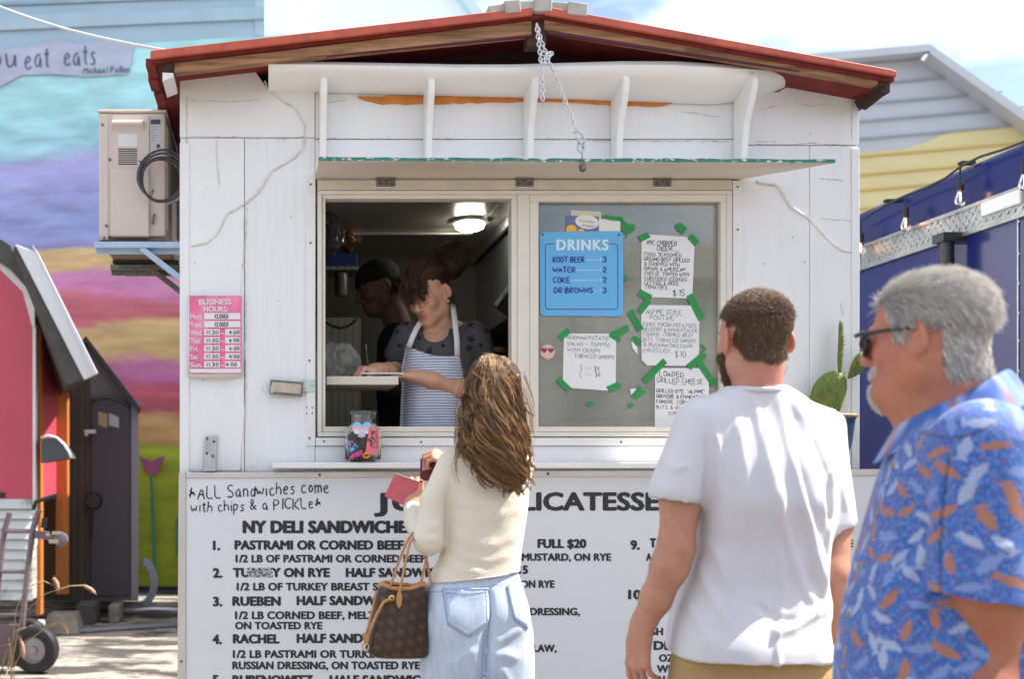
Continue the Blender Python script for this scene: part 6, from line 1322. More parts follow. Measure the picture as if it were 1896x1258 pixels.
for li in range(430):
    u0 = rng.uniform(-1, 1); u1 = np.clip(u0 * .92 + rng.normal(0, .14), -.93, .90); ye = rng.uniform(845, 925) if rng.rand() < .75 else rng.uniform(740, 860)
    ye = min(ye, 868 + 60 * math.sqrt(max(0, 1 - ((u1 - .30) / 1.3) ** 2)) + rng.uniform(-34, 12)); y0 = rng.choice([658, 664, 672, 690]) + rng.uniform(-2, 6)
    amp = rng.uniform(11, 17) * (1 - .5 * abs(u1)); lam = rng.normal(84, 7); ph = 3.6 * u1 + 1.1 * math.sin(5 * u1 + li % 3) + rng.normal(0, .25); k = 22; lay = rng.uniform(.004, .017); up_g = rng.rand() < .35
    yy = np.linspace(y0, ye, k); t = (yy - y0) / (ye - y0); uu = u0 * .55 + (u1 - u0 * .55) * np.clip(t * 2.6, 0, 1)
    if up_g: uu = u0 * .9 * (1 - np.clip(t * 5, 0, 1)) + .12 + (u1 - .12) * np.clip(t * 2.2 - .25, 0, 1)
    xl_, xr_, bb_, yo = [np.interp(yy, wy, a) for a in (wl_, wr2, wb_, wyo)]
    ci = rng.choice(5, p=[.28, .27, .20, .15, .10] if rng.rand() < .72 else [.03, .07, .15, .35, .40]); c0 = np.array(PAL[ci])
    ns = 22 if li % 3 else 14; rr_ = rng.uniform(3, 5.5)
    cx_ = (xl_ + xr_) / 2 + uu * (xr_ - xl_) / 2 + amp * np.clip(t * 1.9 - .15, 0, 1.35) * np.sin(2 * np.pi * yy / lam + ph)
    dep = bb_ * np.sqrt(np.clip(1 - uu ** 2, .02, 1)) + lay + .008 * np.clip(t * 2, 0, 1) * np.cos(2 * np.pi * yy / lam + ph)
    tipc = rng.choice([-1, 1]) * rng.uniform(4, 13); tc2 = (np.clip(t - .74, 0, 1) / .26) ** 2
    for si in range(ns):
        fL = rng.uniform(.86, 1.06); a0_ = rng.uniform(0, 6.28); rs = rr_ * math.sqrt(rng.rand()) * (1.0 - .75 * t + .9 * np.clip(t - .72, 0, 1)) + .2; tw = rng.uniform(-.6, .6) + 1.6 * t
        px_ = cx_ + rs * np.cos(a0_ + tw) + tipc * tc2; Yd = -.61 + yo - dep - rs * .0017 * np.sin(a0_ + tw); py_ = yy + rng.uniform(-2, 2) * t - abs(tipc) * .5 * tc2 ** 2
        d_ = Yd + 4; paths.append(np.stack([(px_ - CX) * d_ / FPX, Yd, CAMZ - (py_ - CY) * d_ / FPX], 1)); mk = rng.uniform(0, .42); cols.append((c0 * (1 - mk) + np.array(PAL[rng.choice(5, p=[.25, .3, .25, .13, .07])]) * mk) * rng.uniform(.75, 1.3)); rad.append(rng.uniform(.00048, .0008))
for li in range(84):                            # twisted-back crown locks and loose flyaways
    s0 = rng.uniform(0, 1); fl = li > 17; c0 = np.array(PAL[rng.choice([2, 3, 4])])
    if not fl: ctrl = np.array([(868 + 6 * s0, 706 - 14 * s0), (878, 690 - 8 * s0), (898, 681 - 5 * s0), (920, 684 + 5 * s0), (934, 698 + 10 * s0), (946 + 8 * s0, 722 + 12 * s0)])
    else: x_ = rng.choice([846, 984]); sg_ = -1 if x_ < 900 else 1; y_ = rng.uniform(720, 860); ctrl = np.array([(x_ - sg_ * 14, y_ - 40), (x_ - sg_ * 7, y_ - 20), (x_ + sg_ * 2, y_), (x_ + sg_ * rng.uniform(2, 7), y_ + 18), (x_ + sg_ * 1, y_ + 34), (x_ - sg_ * 4, y_ + 46)])
    tt = np.linspace(0, 5, 18); px0, py0 = [np.interp(tt, range(6), ctrl[:, i]) for i in (0, 1)]
    for _ in range(2): px0[1:-1] = (px0[:-2] + 2 * px0[1:-1] + px0[2:]) / 4; py0[1:-1] = (py0[:-2] + 2 * py0[1:-1] + py0[2:]) / 4
    for si in range(16 if not fl else 1):
        j = rng.normal(0, 1.6, 2); xl_, xr_, bb_, yo = [np.interp(py0, wy, a) for a in (wl_, wr2, wb_, wyo)]; uu = np.clip((px0 - (xl_ + xr_) / 2) / (xr_ - xl_) * 2, -1, 1)
        Yd = -.61 + yo - bb_ * np.sqrt(np.clip(1 - uu ** 2, .05, 1)) - .010 + rng.normal(0, .002); d_ = Yd + 4
        paths.append(np.interp(np.linspace(0, 17, 22), range(18), np.arange(18))[:, None] * 0 + np.stack([np.interp(np.linspace(0, 17, 22), range(18), q_) for q_ in ((px0 + j[0] - CX) * d_ / FPX, Yd, CAMZ - (py0 + j[1] - CY) * d_ / FPX)], 1)); cols.append(c0 * rng.uniform(.8, 1.25)); rad.append(.0008)
strands('wavy_strands', paths, rad, .35, cols, HAIR, hm, tips=[np.array(c) * .55 + np.array((.46, .26, .105)) * rng.uniform(.05, .6) for c in cols])
# wallet, card holder, tote
WAL = mat('pink_leather', (.60, .12, .15), .5, var=.12, vs=30, bump=.4, bs=(200, 200, 200))
YWa = -.435
wa = thing('wallet', P(745, 940, YWa), 'small pink leather wallet held up in the woman\'s left hand', 'wallet')
m_ = MB(); c4 = [P(730, 877, YWa - .012), P(779, 894, YWa - .02), P(757, 941, YWa - .02), P(711, 920, YWa - .012)]; m_.prism(c4, (.004, .011, .0)); m_.build('leather_body', WAL, wa, bevel=.004, seg=3)
m_ = MB(); m_.prism([p + Vector((.006, .013, 0)) for p in c4], (.003, .008, 0)); m_.build('back_flap', mat('dark_pink_leather', (.40, .07, .09), .5), wa, bevel=.003)
m_ = MB(); m_.tube([c4[0] + Vector((.001, -.001, 0)), c4[1] + Vector((0, -.001, 0))], .0018, 6); m_.build('zip_edge', mat('grey_zip', (.22, .2, .2), .5), wa)
ph = thing('card_holder', P(783, 888, -.36), 'dark red card holder with cards in the woman\'s right hand', 'card holder')
m_ = MB(); c5 = [P(779, 849, -.36), P(812, 846, -.33), P(811, 893, -.33), P(778, 890, -.36)]; m_.prism(c5, (0, .012, 0)); m_.build('cover', mat('maroon_leather', (.14, .012, .025), .4), ph, bevel=.003)
m_ = MB()
for k in range(3): m_.prism([p + Vector((.001, -.0015, -.012 * k)) for p in (P(781, 852, -.36), P(790, 851, -.352), P(790, 858, -.352), P(781, 859, -.36))], (0, .001, 0))
m_.build('card_edges', mat('pale_pink_card', (.6, .42, .42), .5), ph)
YBg = -.665
CAN = bpy.data.materials.new('brown_monogram_canvas'); CAN.use_nodes = True
_t = CAN.node_tree; _N = _t.nodes; _L = _t.links; _b = _N['Principled BSDF']; _b.inputs['Roughness'].default_value = .42
_tc = _N.new('ShaderNodeTexCoord'); _sp = _N.new('ShaderNodeSeparateXYZ'); _L.new(_tc.outputs['Object'], _sp.inputs[0])
def MT(op, a, b_=None):
    n_ = _N.new('ShaderNodeMath'); n_.operation = op
    for i, q_ in enumerate((a, b_)):
        if q_ is None: continue
        if isinstance(q_, (int, float)): n_.inputs[i].default_value = q_
        else: _L.new(q_, n_.inputs[i])
    return n_.outputs[0]
_u = MT('MULTIPLY', MT('ADD', _sp.outputs['X'], MT('MULTIPLY', _sp.outputs['Z'], .35)), 28.); _v = MT('MULTIPLY', MT('SUBTRACT', _sp.outputs['Z'], MT('MULTIPLY', _sp.outputs['X'], .2)), 28.)
_row = MT('FLOOR', _v); _u2 = MT('ADD', _u, MT('MULTIPLY', MT('MODULO', _row, 2.), .5)); _fu = MT('SUBTRACT', MT('FRACT', _u2), .5); _fv = MT('SUBTRACT', MT('FRACT', _v), .5)
_as = MT('ADD', MT('POWER', MT('ABSOLUTE', _fu), .6), MT('POWER', MT('ABSOLUTE', _fv), .6)); _star = MT('LESS_THAN', _as, .66)
_rad = MT('SQRT', MT('ADD', MT('MULTIPLY', _fu, _fu), MT('MULTIPLY', _fv, _fv))); _ring = MT('LESS_THAN', MT('ABSOLUTE', MT('SUBTRACT', _rad, .24)), .045)
_alt = MT('LESS_THAN', MT('FRACT', MT('MULTIPLY', MT('FLOOR', _u2), .5)), .25); _pat = MT('MAXIMUM', MT('MULTIPLY', _star, _alt), MT('MULTIPLY', MT('MAXIMUM', _ring, MT('LESS_THAN', _as, .40)), MT('SUBTRACT', 1., _alt)))
_mx = _N.new('ShaderNodeMix'); _mx.data_type = 'RGBA'; _mx.inputs[6].default_value = (.040, .020, .012, 1); _mx.inputs[7].default_value = (.085, .050, .024, 1); _L.new(_pat, _mx.inputs[0]); _L.new(_mx.outputs[2], _b.inputs['Base Color'])
TAN = mat('tan_leather', (.50, .235, .085), .45, var=.12, vs=30)
bg_ = thing('tote_bag', P(745, 1218, YBg), 'dark brown monogram tote bag with tan leather straps hanging from the woman\'s arm', 'handbag')
rim_ = [(704, 1084), (735, 1074), (762, 1078), (800, 1082)]
def brow(y, xl, xr, b_, n=26, yo=0):
    a0_, a1_ = P(xl, y, YBg), P(xr, y, YBg); r_ = []
    for i in range(n): t = 2 * math.pi * i / n; r_.append(Vector(((a0_.x + a1_.x) / 2 + (a1_.x - a0_.x) / 2 * math.copysign(abs(math.cos(t)) ** .6, math.cos(t)), YBg + b_ * math.copysign(abs(math.sin(t)) ** .7, math.sin(t)), a0_.z)))
    return r_
rows = [brow(y, xl, xr, b_) for y, xl, xr, b_ in ((1085, 702, 787, .042), (1105, 697, 789, .046), (1140, 690, 791, .05), (1180, 681, 793, .055), (1200, 676, 794, .056), (1211, 682, 793, .05), (1217, 694, 788, .04))]
for i in range(1, 5):
    for j, p in enumerate(rows[i]): p += Vector((0, .005 * math.sin(j * 1.7 + i), 0))
m_ = MB(); m_.sheet([r_ + [r_[0]] for r_ in rows]); m_.add(rows[-1], [list(range(26))]); m_.build('canvas_body', CAN, bg_, smooth=True)
m_ = MB(); rr_ = rows[0]; m_.tube([p + Vector((0, 0, .006 * math.sin(i * .9))) for i, p in enumerate(rr_)], .0065, 8, closed=True); m_.build('leather_rim', TAN, bg_, smooth=True)
m_ = MB(); ins = brow(1088, 706, 783, .036); m_.add(ins, [list(range(26))[::-1]]); m_.build('lining', mat('dark_lining', (.05, .02, .02), .8), bg_)
F_ = YBg - .055
def strap(pts, r_=.0042): 
    q_ = []
    for (a, b_) in zip(pts[:-1], pts[1:]): q_ += [Vector(a).lerp(Vector(b_), i / 5) for i in range(5)]
    q_.append(Vector(pts[-1])); mm = MB(); mm.tube(q_, r_, 8); return mm
elb = [P(757, 1012, -.70), P(764, 1006, -.66)]
strap([P(723, 1086, F_ + .01), P(735, 1050, -.69), P(752, 1006, -.69), P(766, 985, -.66), P(790, 1040, -.64), P(800, 1086, -.68)]).build('strap', TAN, bg_, smooth=True)
strap([P(740, 1098, F_ - .004), P(744, 1075, F_), P(752, 1035, -.71), P(759, 1006, -.70), P(772, 990, -.66)]).build('strap', TAN, bg_, smooth=True)
strap([P(779, 1082, F_ + .02), P(786, 1052, -.68), P(790, 1030, -.66)]).build('strap', TAN, bg_, smooth=True)
m_ = MB(); m_.prism([P(x, y, F_ - .006) for x, y in ((738, 1092), (742, 1090), (745, 1108), (743, 1122), (739, 1128), (735, 1122), (733, 1110))], (0, .005, 0)); m_.build('leather_tab', TAN, bg_, bevel=.001)
strap([P(726, 1108, F_ - .006), P(710, 1116, F_ - .008), P(697, 1140, F_ - .008), P(684, 1172, F_ - .002), P(677, 1192, F_ + .012)], .0048).build('side_lace', TAN, bg_, smooth=True)
strap([P(697, 1095, F_ + .03), P(690, 1130, F_ + .03), P(681, 1165, F_ + .02), P(675, 1180, F_ + .02)], .0042).build('side_lace', TAN, bg_, smooth=True)
m_ = MB(); m_.lathe([(.004, 0), (.010, .002), (.010, .006), (.004, .008)], P(725, 1108, F_ - .006), 14, axis=(0, -1, 0)); c0 = P(677, 1199, F_ + .004); m_.tube([c0 + Vector((.010 * math.cos(t), 0, .012 * math.sin(t))) for t in [2 * math.pi * i / 14 for i in range(14)]], .0024, 6, closed=True); m_.build('brass_ring', mat('brass', (.62, .42, .18), .3, .9), bg_, smooth=True)
m_ = MB(); m_.prism([P(x, y, F_ + .0) for x, y in ((673, 1176), (684, 1176), (684, 1186), (681, 1192), (675, 1192), (672, 1186))], (0, .008, 0)); m_.build('buckle_tab', TAN, bg_, bevel=.002)

# ---------------------------------------------------------------- the man in the white T-shirt
YM1 = -1.30
ma = person((P(1395, 0, YM1).x, YM1, 0), 'bearded man seen from behind in a plain white T-shirt and khaki trousers')
B = Body(); HC = P(1396, 626, YM1); HM = frame_of(6, 2, 0); mT = head(B, HC, HM, .97, False, True, P(1398, 735, YM1 - .005), .058)
B.cone(P(1398, 745, YM1 + .02), P(1398, 820, YM1 + .02), .035, .03, .01)
lwm = P(1187, 1168, -1.27); B.chain([(P(1284, 850, YM1), .040), (P(1260, 930, -1.30), .047), (P(1252, 1015, -1.315), .042)], .02); B.chain([(P(1252, 1015, -1.315), .042), (P(1240, 1050, -1.31), .043), (P(1214, 1110, -1.29), .036), (lwm, .026)], .02)
B.ell(P(1262, 1012, -1.345), (.018, .018, .022), None, .02)
rwm = P(1540, 1188, -1.25); B.chain([(P(1536, 860, YM1), .036), (P(1545, 965, YM1), .040), (P(1540, 1060, -1.32), .038), (P(1540, 1100, -1.31), .038), (rwm, .026)], .02)
tl, nl, wl = hand(B, lwm, (-.10, .02, -1), (.75, .35, 0), 1, 1.02, ((18, 22, 14), (22, 25, 16), (26, 28, 18), (30, 30, 20)), (.75, .5, .35), 14)
hand(B, rwm, (-.15, .05, -1), (-.9, .1, 0), -1, 1.0)
B.tower(secs(YM1, [(800, 1335, 1480, .05), (900, 1335, 1490, .07), (1200, 1300, 1490, .08)]))
hv = np.array(HC)
V, Q = join(B.mesh(hv - (.14, .14, .19), hv + (.14, .16, .15), .003), B.mesh((P(1140, 0, -1.3).x, -1.5, .70), (P(1310, 0, -1.3).x, -1.1, 1.47), .0038), B.mesh((P(1505, 0, -1.3).x, -1.5, .80), (P(1590, 0, -1.3).x, -1.15, 1.30), .005))
col = skincol(V, (.50, .25, .165), seed=3, lo=.4, spots=.18)
for sg in (-1, 1): col = tint(col, V, mT(sg * .084, -.01, -.01), .03, (.62, .17, .12), .75)
col = tint(col, V, mT(0, -.07, -.12), .07, (.52, .20, .16), .7)
L_ = (V - hv) @ HM; N = normals(V, Q); near = np.linalg.norm(V - hv, axis=1) < .15
scalp = near & (L_[:, 2] + wob(V, 160, 2) * .006 > np.where(L_[:, 1] < .0, -.064 + .02 * (np.abs(L_[:, 0]) / .06) ** 2 + np.clip(L_[:, 1] + .05, 0, .05) * .9, .05 + L_[:, 1] * .25)) & (np.abs(L_[:, 0]) < .0765 + (L_[:, 2] > .02) * .02) & ~((np.abs(L_[:, 0]) > .069) & (L_[:, 2] < .03) & (L_[:, 1] > -.045))
beard = near & (L_[:, 1] > -.005) & (L_[:, 2] < -.035 - .0 * L_[:, 1]) & (L_[:, 2] > -.135) & ~((L_[:, 1] > .085) & (L_[:, 2] > -.05))
col[scalp] = col[scalp] * .35 + np.array([.045, .028, .018])[None] * .65; col[beard] = (.10, .055, .03)
ob = link_mesh('body', V, Q, SKIN, ma, True, None, col)
fa = (V[:, 2] < P(0, 960, -1.3).z) & (V[:, 2] > P(0, 1165, -1.3).z)
ha = hairs(V, N, fa, 1500, .011, lambda p: np.array([-.3, 0, -1.]) + rng.normal(0, .3, p.shape), rng, .001, .25, 4, .1); strands('arm_hair', ha, .00022, .4, mixcol(rng, len(ha), [(.22, .12, .06), (.35, .21, .11)], [1, 1]), HAIR, ma)
h1 = hairs(V, N, scalp & (L_[:, 2] > .045), 8500, .021, lambda p: np.array([.1, .5, .2]) + rng.normal(0, .45, p.shape), rng, .0018, .62, 6, .18)
h2 = hairs(V, N, scalp & (L_[:, 2] <= .06), 9500, .012, lambda p: np.array([0, -.1, -1.]) + rng.normal(0, .25, p.shape), rng, .0010, .38, 6, .12)
pth = np.concatenate([h1, h2]); strands('hair', pth, .00048, .4, mixcol(rng, len(pth), [(.085, .046, .027), (.15, .085, .05), (.30, .19, .115)], [5, 4, 3]), HAIR, ma)
h3 = hairs(V, N, beard, 3800, .020, lambda p: np.array([-.1, .4, -1.]) + rng.normal(0, .35, p.shape), rng, .004, .6, 6, .3)
strands('beard', h3, .0006, .4, mixcol(rng, len(h3), [(.08, .043, .023), (.15, .08, .04), (.24, .14, .08)], [4, 4, 2]), HAIR, ma)
# T-shirt
TS = mat('white_cotton_jersey', (.63, .61, .64), .8, var=.02, vs=20, bump=.2, bs=(600, 600, 600), sheen=.2)
B = Body(); B.tower(secs(YM1, [(717, 1346, 1450, .067, .0), (728, 1330, 1468, .075, .002), (745, 1302, 1498, .080, .006), (775, 1282, 1524, .088, .006), (810, 1282, 1536, .104, .000), (860, 1293, 1538, .124, -.008), (930, 1301, 1534, .138, -.010), (1000, 1297, 1528, .122, .006), (1080, 1278, 1518, .118, .014), (1140, 1260, 1518, .130, .004), (1185, 1252, 1524, .145, -.010), (1214, 1250, 1526, .148, -.010)]), .01, n=2.5)
B.cone(P(1300, 785, YM1), P(1252, 910, -1.305), .068, .063, .035, ((0, 1, 0), 1.12)); B.cone(P(1516, 800, YM1), P(1544, 966, -1.305), .060, .050, .03, ((0, 1, 0), 1.1))
B.cone(P(1300, 1020, -1.20), P(1268, 1190, -1.17), .06, .05, .04); B.cone(P(1258, 905, -1.305), P(1246, 940, -1.305), .054, .056, .004, ((0, 1, 0), 1.12), True); B.cone(P(1545, 950, -1.305), P(1548, 995, -1.305), .043, .045, .004, ((0, 1, 0), 1.1), True)
V, Q = B.mesh((P(1180, 0, -1.3).x, -1.50, .82), (P(1605, 0, -1.3).x, -1.08, 1.54), .0042)
V = folds(V, Q, [([(1398, 735), (1418, 830), (1432, 950)], 9, .007), ([(1440, 735), (1468, 850), (1500, 980), (1524, 1090)], 10, .009), ([(1468, 738), (1512, 825), (1545, 905)], 10, .009), ([(1360, 755), (1376, 860), (1384, 1010)], 9, .005), ([(1420, 800), (1448, 960), (1482, 1080), (1518, 1140)], 9, .007),
                 ([(1492, 790), (1530, 880), (1540, 960)], 7, -.007), ([(1455, 790), (1484, 880), (1512, 970)], 6, -.007), ([(1500, 1010), (1526, 1120), (1530, 1160)], 9, .008), ([(1258, 1085), (1292, 1150), (1322, 1205)], 9, .006), ([(1425, 1178), (1468, 1165), (1526, 1122)], 11, .011), ([(1400, 1120), (1440, 1150), (1480, 1150)], 8, -.006),
                 ([(1304, 800), (1312, 860), (1302, 925)], 6, -.006), ([(1322, 790), (1334, 850), (1335, 930)], 7, .006), ([(1298, 985), (1330, 1030), (1350, 1090)], 9, .005), ([(1290, 1030), (1310, 1090), (1350, 1160)], 9, .006), ([(1440, 1000), (1452, 1090), (1440, 1190)], 10, .005), ([(1535, 860), (1540, 930), (1536, 975)], 5, -.008), ([(1545, 850), (1560, 900), (1570, 950)], 6, .004), ([(1225, 850), (1250, 870), (1285, 860)], 7, .004)])
V = V + normals(V, Q) * (wob(V, 17, 5, st=(1.6, 1, .45)) * .004 + np.maximum(wob(V, 34, 6, st=(2.2, 1, .22)), 0) ** 2 * .006)[:, None]
ts = link_mesh('t_shirt', V, Q, TS, ma, True)
m_ = MB(); cl = []
for i in range(40):
    t = 2 * math.pi * i / 40; cl.append(P(1398, 731, YM1 - .004) + Vector((.0715 * math.cos(t), .0695 * math.sin(t), .014 * math.sin(t) * -.6 + .010 * abs(math.cos(t)) ** 2 * .6)))
m_.tube(cl, .0065, 8, closed=True); m_.build('neck_rib', TS, ts, smooth=True)
m_ = MB(); hemp = []
for i in range(40):
    t = 2 * math.pi * i / 40; a_, c_ = P(1249, 1206, YM1), P(1533, 1206, YM1); hemp.append(Vector(((a_.x + c_.x) / 2 + (c_.x - a_.x) / 2 * math.copysign(abs(math.cos(t)) ** .85, math.cos(t)), YM1 + .141 * math.copysign(abs(math.sin(t)) ** .85, math.sin(t)), a_.z + .004 * math.sin(3 * t) - .006)))
m_.tube(hemp, .0035, 6, closed=True); m_.build('hem', TS, ts, smooth=True)
KH = mat('khaki_twill', (.42, .27, .11), .8, var=.10, vs=(10, 10, 10), bump=.5, bs=(300, 300, 300))
B = Body(); B.tower(secs(YM1, [(1172, 1262, 1518, .12), (1205, 1252, 1528, .128), (1258, 1244, 1535, .135), (1330, 1236, 1540, .14), (1390, 1236, 1540, .13)]), .01)
for x0, x1 in ((1315, 1300), (1462, 1478)): B.cone(P(x0, 1330, -1.3), (P(x1, 0, -1.3).x, -1.29, .09), .105, .075, .02)
B.ell(P(1522, 1212, -1.29), (.040, .05, .03), None, .02)
V, Q = B.mesh((P(1215, 0, -1.3).x, -1.5, .06), (P(1580, 0, -1.3).x, -1.1, .92), .006)
V = folds(V, Q, [([(1392, 1215), (1392, 1258)], 4, -.004), ([(1255, 1228), (1290, 1236), (1330, 1232)], 5, .004), ([(1285, 1240), (1300, 1258)], 4, -.005), ([(1300, 1250), (1345, 1248), (1380, 1252)], 4, .004), ([(1495, 1210), (1515, 1205), (1545, 1204)], 5, .005), ([(1495, 1222), (1520, 1222), (1545, 1214)], 4, -.004)])
tq = link_mesh('trousers', V, Q, KH, ma, True)
B = Body()
for x in (1300, 1478): X = P(x, 0, -1.3).x; B.cone((X, -1.32, .045), (X, -1.10, .04), .05, .045, .02)
V, Q = B.mesh((P(1240, 0, -1.3).x, -1.42, 0), (P(1540, 0, -1.3).x, -1.0, .12), .007); link_mesh('shoe', V, Q, mat('brown_shoe', (.10, .06, .04), .6), ma, True)

# ---------------------------------------------------------------- the grey-haired man in the fish print shirt
YO = -2.05
om = person((P(1790, 0, YO).x, YO, 0), 'older grey-haired man in profile wearing sunglasses and a blue fish print shirt')
B = Body(); HC = P(1719, 622, YO); HM = frame_of(37, -2, 0); oT = head(B, HC, HM, .945, False, True, P(1768, 790, YO), .067)
B.cone(oT(0, .03, -.10), P(1735, 815, YO), .045, .06, .04); B.ell(oT(0, .055, -.112), (.035, .035, .022), HM, .03)
sh_, el_ = P(1822, 850, -2.22), P(1846, 1215, -2.20)
B.chain([(sh_, .055), (P(1828, 1100, -2.22), .052), (el_, .048), (P(1800, 1420, -2.28), .032)], .02)
B.tower(secs(YO, [(800, 1720, 1850, .07), (900, 1700, 1880, .1), (1200, 1690, 1870, .11)]))
hv = np.array(HC)
V, Q = join(B.mesh(hv - (.16, .16, .23), hv + (.17, .17, .15), .0027), B.mesh((P(1720, 0, -2.2).x, -2.36, .72), (P(1930, 0, -2.2).x + .05, -2.05, 1.2), .005))
col = skincol(V, (.45, .18, .105), seed=6, lo=.5, spots=.3)
for p, r_, t_, k_ in (((.05, .07, -.03), .045, (.50, .16, .12), .7), ((0, .115, -.036), .022, (.52, .17, .13), .8), ((-.05, .07, -.03), .045, (.50, .16, .12), .7), ((-.083, -.01, -.005), .032, (.52, .19, .12), .6), ((0, .06, .05), .06, (.54, .24, .17), .6)): col = tint(col, V, oT(*p), r_ * 1.1, t_, k_)
col[np.linalg.norm(V - np.array(el_), axis=1) < .28] *= np.array([.85, .85, .82])
L_ = (V - hv) @ HM; N = normals(V, Q); near = np.linalg.norm(V - hv, axis=1) < .17
hl = np.where(L_[:, 1] > .02, .052 + (L_[:, 1] - .02) * .28 - np.clip(np.abs(L_[:, 0]) - .05, 0, .03) * 1.2, np.where(L_[:, 1] > -.045, .018, -.072))
scalp = near & (L_[:, 2] > hl) & (L_[:, 1] < .088) & ~((np.abs(L_[:, 0]) > .066) & (L_[:, 2] < .022) & (L_[:, 1] > -.040))
side = near & (L_[:, 1] > .008) & (L_[:, 1] < .034) & (L_[:, 2] > -.012) & (np.abs(L_[:, 0]) > .055) & (L_[:, 2] < .06)
scalp = scalp | (side & (L_[:, 2] > .0))
goat = near & (L_[:, 2] < -.082) & (L_[:, 2] > -.130) & (L_[:, 1] > .068) & (np.abs(L_[:, 0]) < .027); must = near & (L_[:, 2] < -.048) & (L_[:, 2] > -.066) & (L_[:, 1] > .078) & (np.abs(L_[:, 0]) < .034)
col[scalp] = (.22, .19, .165); col[goat | must] = (.72, .66, .60)
ob = link_mesh('body', V, Q, SKIN, om, True, None, col)
rgt, fwd, upv = HM[:, 0], HM[:, 1], HM[:, 2]
def comb_o(p):
    l = (p - hv) @ HM; d = np.zeros_like(p); top = np.clip((l[:, 2] - .04) / .04, 0, 1)[:, None]
    d += (1 - top) * (-upv * .9 - fwd * .45) + top * (-fwd * .8 - rgt * .25 - upv * .12); return d + rng.normal(0, .12, p.shape)
hA = hairs(V, N, scalp & (L_[:, 2] > .035), 12000, .040, comb_o, rng, .0012, .26, 7, .09); hB = hairs(V, N, scalp & (L_[:, 2] <= .05), 11000, .027, comb_o, rng, .0012, .24, 7, .09)
hF = hairs(V, N, scalp & (L_[:, 1] > .045), 260, .024, lambda p: fwd * .6 + upv * .4 + rng.normal(0, .5, p.shape), rng, .002, .7, 7, .25)
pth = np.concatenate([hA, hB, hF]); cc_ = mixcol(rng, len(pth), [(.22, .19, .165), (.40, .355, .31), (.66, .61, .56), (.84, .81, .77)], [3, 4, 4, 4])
zt_ = ((pth[:, 0] - hv) @ HM)[:, 2]; fr_ = np.clip((zt_ - .03) / .05, 0, 1)[:, None]; cc_ = cc_ * (1 - fr_ * .6) + np.array([.80, .78, .74])[None] * fr_ * .6  # crown strands whitened: sunlight on top put into the hair colour
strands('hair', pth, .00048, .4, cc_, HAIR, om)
hG = hairs(V, N, goat, 1800, .010, lambda p: -upv + fwd * .3 + rng.normal(0, .3, p.shape), rng, .001, .6, 5, .2); hM = hairs(V, N, must, 700, .010, lambda p: -upv + rng.normal(0, .4, p.shape), rng, .001, .5, 5, .2)
pth = np.concatenate([hG, hM]); strands('goatee', pth, .0006, .4, mixcol(rng, len(pth), [(.82, .79, .74), (.62, .57, .5)], [4, 1]), HAIR, om)
# sunglasses
sg_ = thing('sunglasses', Vector(oT(0, .1, 0)), 'dark sunglasses with thin black temples worn by the older man', 'sunglasses')
BLK = mat('black_acetate', (.012, .012, .013), .25); LEN = mat('dark_lens', (.012, .013, .012), .05, coat=.5)
OT = lambda x, y, z: Vector(oT(x, y, z)); m_ = MB()
for s in (-1, 1): m_.tube([OT(s * .066, .103, .008), OT(s * .074, .09, .010), OT(s * .081, .04, .010), OT(s * .084, .0, .008), OT(s * .083, -.018, .0), OT(s * .081, -.028, -.014)], [.0045, .004, .0034, .0034, .003, .002], 8)
m_.build('temple', BLK, sg_, smooth=True); m_ = MB(); l_ = MB()
for s in (-1, 1):
    lp = [(s * (.036 + .029 * math.copysign(abs(math.cos(t)) ** .75, math.cos(t))), .1115 - .026 * abs((.036 + .029 * math.cos(t)) / .065) ** 2 + .0, -.006 + .0235 * math.copysign(abs(math.sin(t)) ** .8, math.sin(t))) for t in [2 * math.pi * i / 24 for i in range(24)]]
    W = [OT(*p) for p in lp]; m_.tube(W, .0032, 7, closed=True); c0 = OT(s * .036, .112, -.006); l_.add(W + [c0], [[i, (i + 1) % 24, 24] for i in range(24)])
m_.tube([OT(-.01, .112, .006), OT(0, .117, .009), OT(.01, .112, .006)], .003, 7); m_.build('rim', BLK, sg_, smooth=True); l_.build('lens', LEN, sg_, smooth=True)
# shirt
FISH = mat('fish_print_cotton', rough=.75, attr='Col', var=.04, vs=20, bump=.25, bs=(500, 500, 500), sheen=.2)
TY = R(63); B = Body()
def osec(py, cx_, a, b_, yo=0): p = P(cx_, py, YO + yo); return (p.z, p.x, p.y, a, b_)
B.tower([osec(766, 1776, .078, .072), osec(780, 1782, .120, .090), osec(800, 1788, .165, .108), osec(838, 1790, .195, .125), (osec(900, 1790, .198, .143)), osec(980, 1786, .198, .160), osec(1060, 1780, .20, .175), osec(1140, 1773, .205, .186), osec(1220, 1768, .208, .192), osec(1300, 1764, .205, .192), osec(1420, 1764, .20, .185)], .01, TY, 2.3)
B.cone(P(1822, 832, -2.20), P(1823, 900, -2.21), .083, .078, .03)
Bs = Body(); Bs.cone(P(1822, 835, -2.203), P(1824, 1112, -2.228), .082, .083, .01)
V, Q = B.mesh((P(1790, 0, YO).x - .27, -2.42, .86), (P(1790, 0, YO).x + .30, -1.72, 1.46), .0031)
Vs, Qs = Bs.mesh((P(1824, 0, -2.22).x - .13, -2.36, P(1824, 1150, -2.228).z - .08), (P(1824, 0, -2.22).x + .13, -2.08, P(1822, 790, -2.2).z), .0031)
zh = P(1824, 1113, -2.225).z - .015 * (Vs[:, 0] - P(1824, 0, -2.225).x) / .08; Vs[:, 2] = np.maximum(Vs[:, 2], zh); V, Q = join((V, Q), (Vs, Qs))
